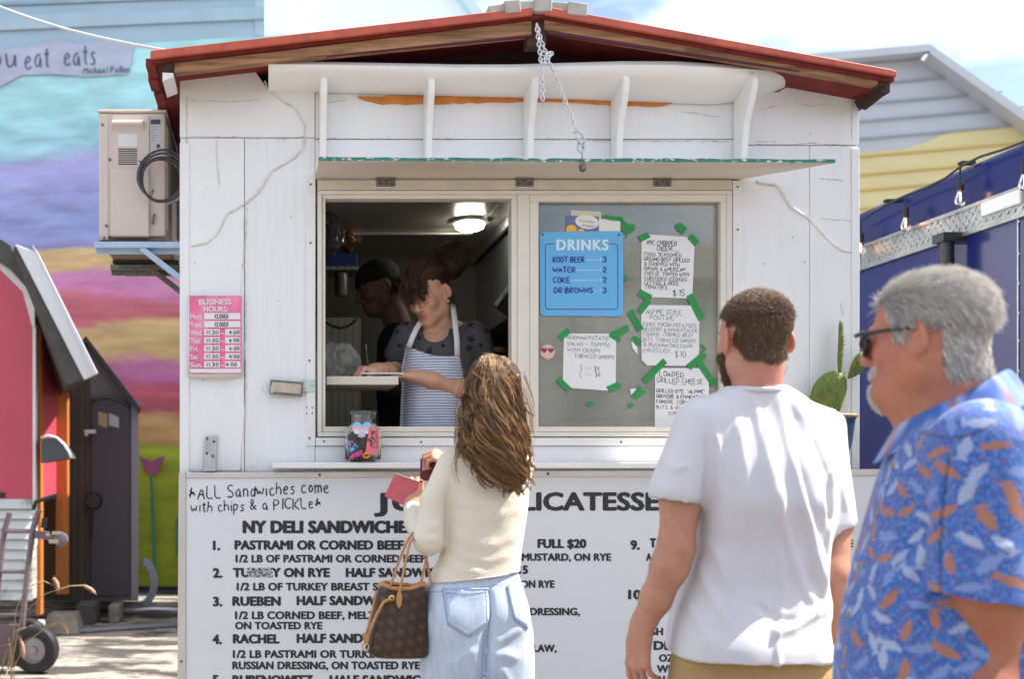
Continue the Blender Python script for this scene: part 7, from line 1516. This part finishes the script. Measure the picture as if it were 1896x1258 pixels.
V = folds(V, Q, [([(1752, 870), (1742, 960), (1742, 1060)], 8, -.008), ([(1680, 830), (1670, 930), (1650, 1050), (1620, 1200)], 14, .004), ([(1735, 1000), (1690, 1060), (1640, 1100)], 10, .005), ([(1735, 1060), (1700, 1130), (1690, 1220)], 10, .006), ([(1770, 860), (1800, 900), (1850, 900)], 9, .004), ([(1790, 1000), (1840, 1020), (1880, 1010)], 9, .004)])
V = V + normals(V, Q) * (wob(V, 16, 6, st=(1, 1, .6)) * .003)[:, None]
oc = np.array([P(1790, 0, YO).x, YO]); ang = np.arctan2(V[:, 1] - oc[1], V[:, 0] - oc[0]); U2 = np.stack([ang * .19, V[:, 2]], 1)
def fishprint(U2, seed=2):
    r_ = np.random.RandomState(seed); col = np.ones((len(U2), 1)) * np.array([.030, .105, .38])[None]
    n1 = np.sin(U2[:, 0] * 900 + 3 * np.sin(U2[:, 1] * 300)) * np.sin(U2[:, 1] * 850 + 3 * np.sin(U2[:, 0] * 280)); col = np.where((n1 > .50)[:, None], np.array([.13, .25, .58])[None], col); col = np.where((n1 < -.86)[:, None], np.array([.32, .12, .18])[None], col)
    st = .037
    for i in range(-18, 19):
        for j in range(20, 43):
            c_ = np.array([i * st + (j % 2) * st * .5 + r_.uniform(-.009, .009), j * st + r_.uniform(-.009, .009)]); a = r_.uniform(0, 6.28); s = r_.uniform(.82, 1.05); k = r_.randint(4)
            d = U2 - c_[None]; nr = np.abs(d).max(1) < .04
            if not nr.any(): continue
            x = (d[nr, 0] * math.cos(a) + d[nr, 1] * math.sin(a)) / s; y = (-d[nr, 0] * math.sin(a) + d[nr, 1] * math.cos(a)) / s
            y = y - 5 * x * x * (1 if r_.rand() < .5 else -1)
            ins = ((x / .0175) ** 2 + (y / (.0072 - .14 * x)) ** 2 < 1) | ((np.abs(y) < (-x - .013) * .95) & (x > -.0235)) | ((y > 0) & (y < .010 - np.abs(x - .001) * 1.6))
            q_ = np.flatnonzero(nr)[ins]; col[q_] = [(.37, .15, .10), (.33, .39, .56), (.17, .25, .52), (.37, .155, .105) if r_.rand() < .4 else (.30, .36, .56)][k]
    return col
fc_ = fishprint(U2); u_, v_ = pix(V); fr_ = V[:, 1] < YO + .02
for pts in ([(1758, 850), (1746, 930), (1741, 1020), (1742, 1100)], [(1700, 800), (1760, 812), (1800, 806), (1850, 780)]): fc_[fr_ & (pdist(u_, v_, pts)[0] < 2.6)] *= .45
os_ = link_mesh('shirt', V, Q, FISH, om, True, None, fc_)
# collar band, standing away from the neck, lower at the front
ct, cf = np.array([math.cos(TY), math.sin(TY), 0]), np.array([-math.sin(TY), math.cos(TY), 0]); cc0 = np.array(P(1762, 775, YO)); rows = []
for lv, (ra, rb, dz) in enumerate(((.072, .078, .028), (.078, .084, .036), (.087, .095, .024), (.104, .114, -.014), (.110, .122, -.026))):
    r_ = []
    for i in range(49):
        t = R(20) + (2 * math.pi - R(40)) * i / 48 + math.pi / 2; f = math.sin(t); tip = math.exp(-((min(i, 48 - i)) / 4.0) ** 2)
        pt_ = cc0 + ct * ra * math.cos(t) + cf * (rb * f + .012 * tip * (lv > 2)) + np.array([0, 0, dz - .050 * f * (1 if f < 0 else .8) - .022 * tip * (lv > 2)]); r_.append(Vector(pt_))
    rows.append(r_)
m_ = MB(); m_.sheet(rows); co = link_mesh('collar', m_.V, m_.F, FISH, os_, True, None, fishprint(np.array([[math.atan2(v[1] - cc0[1], v[0] - cc0[0]) * .1, v[2]] for v in m_.V]), 5)); sm = co.modifiers.new('t', 'SOLIDIFY'); sm.thickness = .003; ss = co.modifiers.new('s', 'SUBSURF'); ss.levels = 2; ss.render_levels = 2
m_ = MB()
for x, y in ((1646, 862), (1618, 950), (1592, 1044), (1563, 1138), (1556, 1236)):
    u_, v_ = pix(V); i = np.argmin((u_ - x - 8) ** 2 + (v_ - y) ** 2 + 1e6 * (V[:, 1] > YO + .02)); m_.lathe([(0, .003), (.005, .003), (.0055, .0)], Vector(V[i]), 12, axis=normals(V, Q)[i])
m_.build('button', mat('brown_button', (.35, .24, .12), .3), os_, smooth='auto')
B = Body(); X0 = P(1764, 0, YO).x; B.tower([(.95, X0, YO, .17, .15), (.86, X0, YO, .18, .16), (.75, X0, YO, .17, .15)], .01, TY)
for sg in (-1, 1): c0 = np.array([X0, YO, .8]) + ct * .09 * sg; B.cone(c0, c0 * [1, 1, 0] + [0, 0, .1], .095, .07, .02)
V, Q = B.mesh((X0 - .3, YO - .3, .05), (X0 + .3, YO + .3, .99), .009); link_mesh('trousers', V, Q, mat('navy_shorts', (.03, .035, .06), .8), om, True)
B = Body()
for sg in (-1, 1): c0 = np.array([X0, YO, .045]) + ct * .09 * sg; B.cone(c0 - cf * .05, c0 + cf * .17, .05, .045, .02)
V, Q = B.mesh((X0 - .35, YO - .3, 0), (X0 + .3, YO + .35, .11), .009); link_mesh('shoe', V, Q, mat('grey_shoe', (.2, .2, .2), .7), om, True)

# ---------------------------------------------------------------- the woman serving inside
YV = .35
sv_ = person((P(805, 0, YV).x, YV, .46), 'woman inside the window with curly pinned up hair, star print shirt and striped apron, writing')
B = Body(); HC = P(792, 545, YV - .02); HM = frame_of(141, -24, 8); vT = head(B, HC, HM, .95, True, True, P(822, 612, YV + .03), .050)
B.tower(secs(YV, [(596, 800, 850, .05, .03), (612, 770, 885, .07, .02), (640, 760, 890, .085), (700, 765, 860, .085), (800, 765, 860, .09)]))
rW = P(768, 697, .205); lW = P(700, 684, .215)
B.chain([(P(885, 628, YV), .05), (P(893, 660, .35), .046), (P(874, 735, .29), .040)], .02); B.chain([(P(874, 735, .29), .040), (P(845, 722, .26), .040), (P(800, 705, .22), .031), (rW, .025)], .02)
B.chain([(P(754, 628, YV), .038), (P(736, 658, .39), .040), (P(735, 694, .38), .037)], .02); B.chain([(P(735, 694, .38), .037), (P(716, 688, .29), .032), (lW, .024)], .02)
hand(B, rW, (-1, -.25, .02), (0, .1, -1), 1, .92, ((8, 10, 8), (8, 10, 8), (10, 12, 8), (12, 14, 10)), (.8, .55, .1), 10)
tv, nv, wv = hand(B, lW, (-.85, -.45, -.02), (.15, .25, -1), -1, .92, ((45, 50, 25), (50, 55, 30), (58, 60, 35), (62, 60, 35)), (.85, .25, .55), 10)
hv = np.array(HC)
V, Q = join(B.mesh(hv - (.14, .16, .19), hv + (.15, .15, .14), .003), B.mesh((P(650, 0, .2).x, .02, 1.45), (P(920, 0, .35).x, .48, 1.90), .004))
col = skincol(V, (.66, .37, .25), seed=8, lo=.4, spots=.2); col = tint(col, V, vT(0, .093, -.069), .020, (.36, .08, .07), .95); col = tint(col, V, vT(.05, .06, -.03), .035, (.55, .22, .15), .5); col = tint(col, V, vT(-.05, .06, -.03), .035, (.55, .22, .15), .5)
L_ = (V - hv) @ HM / .95; N = normals(V, Q); near = np.linalg.norm(V - hv, axis=1) < .14
for s in (-1, 1): e_ = np.linalg.norm(L_ - np.array([s * .032, .09, -.002])[None] * [1, 1, 1], axis=1); col[near & (e_ < .0085)] = (.05, .03, .025); bw = near & (np.abs(L_[:, 2] - .022 + .1 * np.abs(np.abs(L_[:, 0]) - .03)) < .004) & (np.abs(np.abs(L_[:, 0]) - .032) < .02) & (L_[:, 1] > .05); col[bw] = (.10, .05, .03)
scalp = near & (L_[:, 2] > np.where(L_[:, 1] > .0, .050 + L_[:, 1] * .22, np.where(L_[:, 1] > -.04, .02, -.065)) - wob(V, 150, 3) * .006) & ~((np.abs(L_[:, 0]) > .07) & (L_[:, 2] < .02) & (L_[:, 1] > -.04))
col[scalp] = (.022, .011, .007)
ob = link_mesh('body', V, Q, SKIN, sv_, True, None, col)
m_ = MB(); m_.lathe([(0, .004), (.004, .003), (.0045, 0), (.003, -.004)], Vector(vT(.083, .0, -.050)), 10, axis=HM[:, 0]); m_.lathe([(0, .004), (.004, .003), (.0045, 0), (.003, -.004)], Vector(vT(-.083, .0, -.050)), 10, axis=-HM[:, 0]); m_.build('earring', mat('pearl_earring', (.8, .8, .78), .2), sv_, smooth=True)
bun = np.array(P(838, 487, YV + .03)); rgt, fwd, upv = HM[:, 0], HM[:, 1], HM[:, 2]
hA = hairs(V, N, scalp, 7000, .075, lambda p: (bun[None] - p) * 8 + rng.normal(0, .12, p.shape), rng, .003, .16, 8, .06)
bl = []                                          # curls of the bun and fringe: little spirals
def curl(p, d, L, rad_, turns, k=16):
    d = nrm(d); e = nrm(np.cross(d, rng.normal(size=3))); f = np.cross(d, e); t = np.linspace(0, 1, k)[:, None]; ph = rng.uniform(0, 6.28)
    sag = np.array([0, 0, -1.]) * (t ** 2) * L * .25
    return p + d * t * L + sag + (e * np.cos(ph + turns * 6.28 * t) + f * np.sin(ph + turns * 6.28 * t)) * rad_ * np.clip(t * 3, 0, 1)
for i in range(2600):
    d = rng.normal(size=3); d[2] = abs(d[2]) * .8 + .1 * d[2]; d = nrm(d); p = bun + d * np.array([.062, .058, .070]) * rng.uniform(.3, .95) + np.array([0, 0, .01]); bl.append(curl(p, d * .7 + rng.normal(0, .6, 3), rng.uniform(.025, .06), rng.uniform(.004, .010), rng.uniform(1, 2.2)))
fr0 = [np.array(vT(x, .065 + rng.uniform(-.012, .012), .072 + rng.uniform(-.01, .012))) for x in np.linspace(-.058, .058, 30)]
for i in range(560):
    p = fr0[rng.randint(30)] + rng.normal(0, .004, 3); bl.append(curl(p, fwd * rng.uniform(.45, .95) - upv * rng.uniform(.45, 1.15) + rgt * rng.normal(.0, .3), rng.uniform(.035, .085), rng.uniform(.003, .007), rng.uniform(1, 2.2)))
for i in range(120):
    s = rng.choice([-1, 1]); p = np.array(vT(s * .066, rng.uniform(-.08, -.03), rng.uniform(-.06, .02))); bl.append(curl(p, -upv + rgt * s * .5 + rng.normal(0, .3, 3), rng.uniform(.02, .06), .004, 1.5))
PALV = [(.036, .018, .012), (.085, .040, .024), (.18, .085, .045)]
hA = np.stack([np.stack([np.interp(np.linspace(0, 7, 16), range(8), a[:, i]) for i in range(3)], 1) for a in hA])
pth = np.concatenate([hA, np.stack(bl)]); B = Body(); B.ell(bun, (.056, .052, .060), None, .02); B.ell(vT(0, -.030, .052), (.076, .083, .070), HM, .03); B.cone(vT(0, -.05, .07), bun, .05, .045, .03); Vh, Qh = B.mesh(bun - .2, bun + .16, .005)
hm = link_mesh('hair', Vh + normals(Vh, Qh) * (wob(Vh, 60, 3) * .006)[:, None], Qh, mat('dark_hair_mass', (.016, .008, .005), .7), sv_, True)
strands('curls', pth, .0009, .45, mixcol(rng, len(pth), PALV, [5, 4, 2]), HAIR, hm)
# star print T-shirt
STAR = mat('charcoal_jersey', rough=.85, attr='Col', var=.12, vs=90)
B = Body(); B.tower(secs(YV, [(600, 795, 852, .045, .04), (608, 765, 888, .065, .02), (622, 745, 898, .085, .01), (650, 745, 892, .098), (690, 752, 872, .104), (740, 752, 862, .106), (800, 748, 864, .11), (870, 745, 868, .115)]), .01, n=2.5)
B.cone(P(878, 622, YV), P(894, 660, .35), .058, .056, .03); B.cone(P(752, 622, YV), P(736, 656, .385), .056, .054, .03); B.cone(P(893, 652, .35), P(897, 676, .35), .050, .052, .004, None, True); B.cone(P(736, 650, .385), P(733, 672, .40), .046, .048, .004, None, True)
B.ell(P(806, 606, YV - .085), (.060, .07, .058), None, .012, True)
V, Q = B.mesh((P(705, 0, .35).x, .16, 1.27), (P(930, 0, .35).x, .52, 1.92), .004); V = V + normals(V, Q) * (wob(V, 22, 3) * .003)[:, None]
N = normals(V, Q); u_, v_ = pix(V); colS = np.ones((len(V), 1)) * np.array([.075, .072, .078])[None]
for x, y, s, a in ((752, 585, 9, .2), (753, 598, 9, .3), (870, 600, 10, .1), (872, 628, 10, .4), (868, 645, 10, 0), (796, 650, 9, .5), (900, 612, 8, .3), (776, 625, 7, .1), (735, 615, 7, .2), (890, 640, 7, .6), (848, 640, 7, .2), (740, 640, 7, 0), (820, 640, 6, .4)):
    pts = [(x + (s if k % 2 == 0 else s * .42) * math.sin(a + k * math.pi / 5), y - (s if k % 2 == 0 else s * .42) * math.cos(a + k * math.pi / 5)) for k in range(10)]; colS[inpoly(u_, v_, pts) & (N[:, 1] < .3)] = (.010, .010, .011)
tt = link_mesh('t_shirt', V, Q, STAR, sv_, True, None, colS)
APR = mat('blue_striped_apron', (.66, .66, .70), .8, var=.05, vs=20, wave=('Z', 29, (.17, .22, .42), .72, .6)); APW = mat('white_apron_strap', (.74, .73, .74), .8)
ar = secs(YV - .012, [(630, 748, 868, .100), (660, 746, 864, .108), (690, 742, 858, .114), (740, 744, 860, .116), (800, 740, 864, .120), (875, 735, 870, .124)]); az = np.array(sorted(ar)); rows = []
for i in range(60):
    t = i / 59; r_ = []
    for j in range(41):
        s = j / 40; yt = np.interp(s, [0, .2, .5, .78, 1], [640, 648, 658.5, 660, 658]); y = yt + (872 - yt) * t; x = np.interp(y, [640, 680, 720, 872], [752, 743, 743, 737]) * (1 - s) + np.interp(y, [658, 700, 872], [851, 858, 866]) * s
        p0_ = P(x, y, YV - .1); z = p0_.z; xc, yc, a_, b_ = [np.interp(z, az[:, 0], az[:, k]) for k in (1, 2, 3, 4)]
        q_ = min(.985, abs(p0_.x - xc) / a_); Yf = yc - b_ * (1 - q_ ** 2.5) ** .4; w_ = float(wob(np.array([[p0_.x, Yf, z]]), 18, 7, st=(1.5, 1, .6))[0]) * .0045 + float(wob(np.array([[p0_.x, Yf, z]]), 40, 2, st=(1.6, 1, .4))[0]) * .002
        r_.append(P(x, y, Yf - .004 - w_))
    rows.append(r_)
am = MB(); am.sheet(rows); ap = am.build('apron', APR, sv_, smooth=True); sm = ap.modifiers.new('t', 'SOLIDIFY'); sm.thickness = .003
for pts in ([(757, 642, .238), (764, 624, .236), (771, 609, .258), (778, 598, .30), (790, 588, .38)], [(847, 660, .235), (846, 630, .232), (843, 600, .25), (840, 575, .30), (838, 563, .35)]):
    q_ = [P(*p) for p in pts]; V_ = []
    for i, p in enumerate(q_):
        t = (q_[min(i + 1, 4)] - q_[max(i - 1, 0)]).normalized(); s = t.cross(Vector((0, -1, .1))).normalized() * .0105; V_ += [p - s, p + s]
    o = link_mesh('strap', V_, [[2 * i, 2 * i + 1, 2 * i + 3, 2 * i + 2] for i in range(4)], APW, ap, True); o.modifiers.new('t', 'SOLIDIFY').thickness = .003
B = Body(); X0 = P(805, 0, YV).x; B.tower([(.46, X0, YV, .13, .1), (1.0, X0, YV, .16, .12), (1.32, X0, YV, .13, .1)], .01); V, Q = B.mesh((X0 - .22, .1, .44), (X0 + .22, .6, 1.34), .012); link_mesh('trousers', V, Q, mat('black_trousers', (.015, .015, .016), .8), sv_, True)
pn = MB(); pn.tube([P(676, 637, .19), P(683, 690, .165)], [.0042, .0042], 10); pn.tube([P(683, 690, .165), P(684, 696, .163)], [.0042, .001], 10)
o = pn.build('pen', mat('dark_pen', (.03, .035, .04), .3), None, True, loc=P(684, 696, .163)); tag(o, 'dark pen held upright in the serving woman\'s hand', 'pen')
pd = MB(); pd.box(P(706, 697, .2) + Vector((0, 0, .006)), (.16, .12, .006)); o = pd.build('order_pad', mat('white_pad', (.7, .7, .68), .7), None, loc=P(706, 697, .2)); tag(o, 'white order pad under the writing hand on the cream counter', 'notepad')

# ---------------------------------------------------------------- the cook behind
YK = 1.0
ck = person((P(705, 0, YK).x, YK, .46), 'cook in black cap and black shirt bent in profile in the dark kitchen')
B = Body(); HC = P(700, 530, YK); HM = frame_of(97, -20, 0); kT = head(B, HC, HM, 1.0, False, True, P(745, 625, YK + .02), .06)
B.chain([(P(775, 660, YK - .12), .06), (P(735, 715, .86), .048), (P(668, 690, .75), .032)], .02); hand(B, P(668, 690, .75), (-1, -.1, -.2), (0, 0, -1), 1, 1.0)
hv = np.array(HC); V, Q = join(B.mesh(hv - (.15, .15, .2), hv + (.15, .15, .15), .004), B.mesh((P(620, 0, .7).x, .6, 1.5), (P(790, 0, 1).x, 1.1, 1.9), .006))
link_mesh('body', V, Q, SKIN, ck, True, None, skincol(V, (.20, .10, .065), seed=4))
B = Body(); B.tower([(P(0, 600, YK).z, P(752, 0, YK).x, YK, .09, .08), (P(0, 630, YK).z, P(762, 0, YK).x, YK, .15, .15), (P(0, 690, YK).z, P(765, 0, YK).x, YK, .16, .2), (P(0, 800, YK).z, P(770, 0, YK).x, YK, .16, .19), (1.1, P(770, 0, YK).x, YK, .16, .18)], .01, R(20))
B.chain([(P(760, 640, YK - .14), .075), (P(732, 700, .86), .06), (P(690, 690, .78), .045)], .03); V, Q = B.mesh((P(640, 0, .8).x, .6, 1.05), (P(860, 0, 1).x, 1.3, 1.98), .006); link_mesh('shirt', V + normals(V, Q) * (wob(V, 18, 3) * .005)[:, None], Q, mat('black_shirt', (.012, .012, .013), .85), ck, True)
B = Body(); B.ell(kT(0, -.012, .045), (.083, .105, .080), HM, .01); B.cone(kT(-.03, .075, .03), kT(.03, .075, .03), .02, .02, .02); B.ell(kT(0, .0, -.06), (.12, .14, .075), HM, .01, True); V, Q = B.mesh(hv - .16, hv + .16, .004); link_mesh('cap', V, Q, mat('black_cap', (.010, .012, .013), .9), ck, True)
bl = [curl(np.array(kT(rng.choice([-1, 1]) * .06, rng.uniform(-.1, -.03), rng.uniform(-.06, .01))), rng.normal(0, 1, 3) * [1, 1, .4] + [0, 0, -.4], rng.uniform(.02, .05), .006, 1.6) for _ in range(500)]; strands('hair', bl, .001, .4, mixcol(rng, len(bl), [(.03, .017, .01), (.07, .04, .022)], [3, 2]), HAIR, ck)
B = Body(); X0 = P(770, 0, YK).x; B.tower([(.46, X0, YK, .14, .12), (1.12, X0, YK, .16, .16)], .01); V, Q = B.mesh((X0 - .25, .7, .44), (X0 + .25, 1.3, 1.14), .014); link_mesh('trousers', V, Q, mat('dark_trousers', (.02, .02, .022), .8), ck, True)

# ---------------------------------------------------------------- things inside the booth
FILM = bpy.data.materials.new('clear_plastic_film'); FILM.use_nodes = True; _b = FILM.node_tree.nodes['Principled BSDF']; _b.inputs['Base Color'].default_value = (.55, .56, .53, 1); _b.inputs['Roughness'].default_value = .25; _b.inputs['Alpha'].default_value = .28
def bag(label, c, r_, seed, mm):
    B = Body(); B.ell(c, r_, None, .02); V, Q = B.mesh(np.array(c) - .25, np.array(c) + .25, .007); V = V + normals(V, Q) * ((np.abs(wob(V, 30, seed)) * .03 - .01 + np.abs(wob(V, 75, seed + 1)) * .008))[:, None]
    o = link_mesh('plastic_bag', V, Q, mm, None, False, loc=Vector(c)); tag(o, label, 'bag', 'bags inside the booth'); return o
bag('crumpled clear plastic bag on the cream counter left of the pen', P(632, 668, .30), (.075, .07, .07), 2, FILM)
bag('shiny dark bag hanging at the top left of the kitchen', P(612, 430, .9), (.05, .05, .11), 3, mat('shiny_dark_bag', (.10, .10, .11), .15))
bag('brown bread bag on the shelf above the blue box', P(640, 440, 1.35), (.07, .08, .06), 4, mat('bread_bag', (.22, .11, .035), .3, var=.3, vs=14))
sf = thing('wall_shelf', P(630, 495, 1.3), 'narrow pale shelf high on the left of the kitchen', 'shelf'); m_ = MB(); m_.bb(P(560, 500, 1.25) , P(664, 493, 1.25) + Vector((0, .2, 0))); m_.build('shelf_board', INPANEL, sf, bevel=.003)
m_ = MB(); m_.bb(P(602, 499, 1.3), P(606, 540, 1.3) + Vector((0, .1, 0))); m_.build('shelf_bracket', INCAB, sf)
p0_ = P(630, 493, 1.27); m_ = MB(); m_.bb((p0_.x - .10, 1.27, p0_.z + .001), (p0_.x + .085, 1.42, p0_.z + .065)); o = m_.build('food_box', mat('blue_carton', (.012, .04, .22), .5), None, bevel=.004, loc=p0_); tag(o, 'dark blue carton on the pale kitchen shelf', 'box')
m_ = MB(); m_.tube([P(x, y, 1.2) for x, y in ((600, 595), (612, 603), (630, 608), (645, 604), (655, 597), (660, 588))], .006, 8); o = m_.build('hanging_cable', BLACKR, None, True, loc=P(600, 595, 1.2)); tag(o, 'black cable looping across the pale kitchen panel', 'cable')
m_ = MB(); m_.lathe([(0, 0), (.03, 0), (.034, .02), (.034, .11), (.012, .13), (.012, .15), (0, .15)], P(632, 548, 1.3), 16); o = m_.build('steel_bottle', DKSTEEL, None, 'auto', loc=P(632, 548, 1.3)); tag(o, 'dark cylinder bottle hanging under the kitchen shelf', 'bottle')
tb = thing('tilted_menu_panel', P(930, 570, .6), 'tilted dark panel with a pale edge at the right inside the window', 'panel'); m_ = MB(); m_.prism([P(918, 567, .5), P(960, 512, .5), P(960, 588, .5), P(946, 590, .5)], (0, .02, 0)); m_.build('dark_face', DARKGAP, tb); m_ = MB(); m_.prism([P(915, 563, .49), P(960, 506, .49), P(960, 515, .49), P(919, 569, .49)], (0, .03, 0)); m_.build('pale_edge', INPANEL, tb)

# ---------------------------------------------------------------- pieces that are counted one by one: one mesh each
def islands(o):
    me = o.data; n = len(me.vertices); par = list(range(n))
    def find(i):
        while par[i] != i: par[i] = par[par[i]]; i = par[i]
        return i
    for e in me.edges: a, b_ = find(e.vertices[0]), find(e.vertices[1]); par[a] = b_
    roots = {}
    for pl in me.polygons: roots.setdefault(find(pl.vertices[0]), []).append(pl)
    if len(roots) < 2: return
    for k, (r_, pls) in enumerate(roots.items()):
        ids = sorted({i for pl in pls for i in pl.vertices}); mp_ = {i: j for j, i in enumerate(ids)}
        nm = bpy.data.meshes.new(o.name.split('.')[0]); nm.from_pydata([tuple(me.vertices[i].co) for i in ids], [], [[mp_[i] for i in pl.vertices] for pl in pls])
        for mt in me.materials: nm.materials.append(mt)
        nm.polygons.foreach_set('material_index', [pl.material_index for pl in pls]); nm.polygons.foreach_set('use_smooth', [pl.use_smooth for pl in pls]); nm.update()
        if k == 0: first = nm; continue
        c = o.copy(); c.data = nm; C.objects.link(c)
    o.data = first
for o in list(S.objects):
    if o.type == 'MESH' and o.name.split('.')[0] in ('rubber_foot', 'caulk_seam', 'rafter_end', 'blank_slot', 'shoe', 'temple', 'lens', 'earring', 'filament', 'low_cabinet_door'): islands(o)
